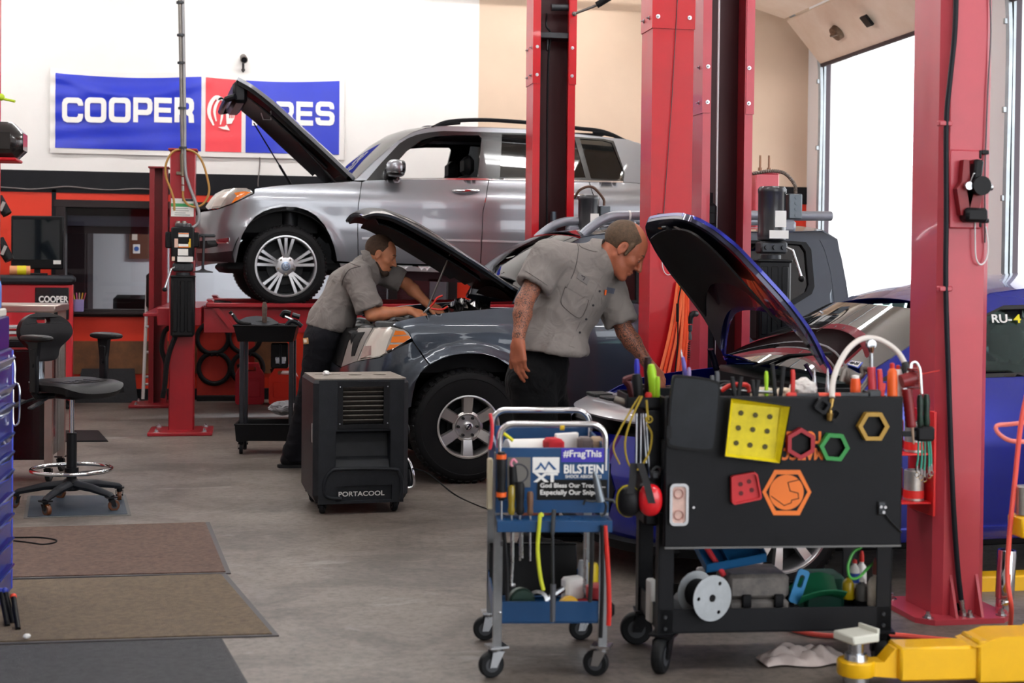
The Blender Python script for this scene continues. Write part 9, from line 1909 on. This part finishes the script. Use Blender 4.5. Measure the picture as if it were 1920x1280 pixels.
# ---------------------------------------------------------------- yellow lift arm, hose and rag near the camera
def yp(x,y,d):return at(x,y,d)
ya=thing('lift_arm','yellow lift arm with a pale pad, nearest the camera','lift arm',tuple(onz(1604,1285)));zc=onz(1604,1275).z  # single arm of a lift whose column stands out of frame
e=onz(1604,1290,.0);e.z=0;EMx=T(e.x,e.y,0)@RZ(-3)
obj('arm_eye',MB(EMx).lathe([(.02,.05),(.062,.05),(.066,.056),(.066,.098),(.062,.103),(.02,.103)],(0,0,0),(0,0,1),32),YELL,ya);m=MB(EMx);m.cyl((0,0,.02),(0,0,.06),.045,None,20);m.cyl((0,0,.10),(0,0,.125),.042,.038,20);m.cyl((0,0,.12),(0,0,.17),.026,None,18);obj('pad_pin',m,STEEL,ya)
m=MB(EMx);m.box((0,0,.185),(.12,.11,.03),.005,Matrix.Rotation(.35,3,'Z'));m.box((.054,.02,.205),(.012,.10,.02),.002,Matrix.Rotation(.35,3,'Z'));obj('pad',m,mat('pad_pale','#d8d8cc',.55),ya)
m=MB(EMx);m.prism([(.05,.05),(.16,.04),(.16,.145),(.13,.145),(.09,.1),(.05,.1)],(0,.035,0),X3,Z3,.07);m.bx((.14,-.06,.035),(.46,.06,.155),.008);obj('arm_inner',m,YELL,ya);m=MB(EMx);m.bx((.42,-.075,.025),(1.7,.075,.175),.008);m.prism([(.40,.155),(.50,.19),(1.7,.19),(1.7,.16)],(0,.076,0),X3,Z3,.152);m.prism([(.62,.17),(.74,.25),(1.7,.27),(1.7,.17)],(0,.07,0),X3,Z3,.14);obj('arm_outer',m,YELL,ya)
o_=onz(1850,1150);a2=thing('lift_arm','yellow lift arm lying on the floor under the blue car door','lift arm',(o_.x+.3,o_.y+.35,0));p0,p1=at(1850,1105,6.5),at(1990,1105,6.7);obj('arm',MB().bx((p0.x-.12,p0.y,p0.z-.065),(p1.x,p0.y+.12,p0.z+.06),.008),YELL,a2);obj('foot',MB().bx((p0.x,p0.y+.02,0),(p0.x+.08,p0.y+.1,p0.z-.06)),YELL,a2)
pb=at(1912,1000,5.4);a3=thing('lift_arm','yellow arm bracket holding a silver adapter at the blue car door','lift arm',(pb.x,pb.y,0));obj('bracket',MB().bx((pb.x-.02,pb.y-.05,pb.z-.01),(pb.x+.5,pb.y+.06,pb.z+.07),.008),YELL,a3);obj('stand',MB().bx((pb.x+.3,pb.y-.03,0),(pb.x+.38,pb.y+.04,pb.z)),YELL,a3)
adapter('silver lift adapter seated in the yellow bracket by the blue car door',pb.x+.02,pb.y,pb.z+.072,.035,.11,None,False)
PKH=mat('coral_hose','#ee5c50',.4,coat=.2);hs=thing('air_hose','coral air hose running along the floor under the black cart','hose',tuple(onz(1700,1190)));obj('hose',MB().tube(bez([onz(1440,1165,.012),onz(1510,1186,.012),onz(1580,1192,.012),onz(1660,1189,.012),onz(1740,1196,.012),onz(1830,1205,.012),onz(1910,1214,.012),onz(2000,1215,.012)],60),.0105,8),PKH,hs)
h2=thing('air_hose','coral air hose hanging in a loop in front of the blue car door','hose',tuple(at(1895,1170,5.45)));obj('hose',MB().tube(bez([at(1935,700,5.4),at(1915,790,5.4),at(1903,900,5.4),at(1893,1000,5.4),at(1889,1080,5.4),at(1896,1140,5.4),onz(1897,1200,.012),onz(1940,1235,.012)],60),.0095,8),PKH,h2);obj('hose_loop',MB().tube(bez([at(1935,790,5.45),at(1895,795,5.45),at(1869,798,5.45),at(1872,812,5.45),at(1895,826,5.45),at(1935,828,5.45)],30),.0085,8),mat('coral_hose_pale','#f2857a',.4),h2)
P=[];rnd=random.Random(4);c0=onz(1512,1243)
for i in range(26):
 row=[]
 for j in range(18):
  u,v=i/25,j/17;x=c0.x-.17+.33*u;y=c0.y-.05+.13*v+.02*math.sin(u*9);env=math.sin(math.pi*min(1,max(0,u)))**.5*math.sin(math.pi*v)**.5;row.append(Vector((x,y,.006+env*(.022+.045*abs(mnoise.noise(Vector((u*5,v*3.5,1))))+.022*abs(math.sin(u*13+v*5))))))
 P.append(row)
m=MB();m.slab(P,.003);setp(obj('rag',m,mat('rag_pinkish','#d8cac6',.9,noise=.08,nscale=14)),'crumpled whitish rag on the floor below the black cart','rag')
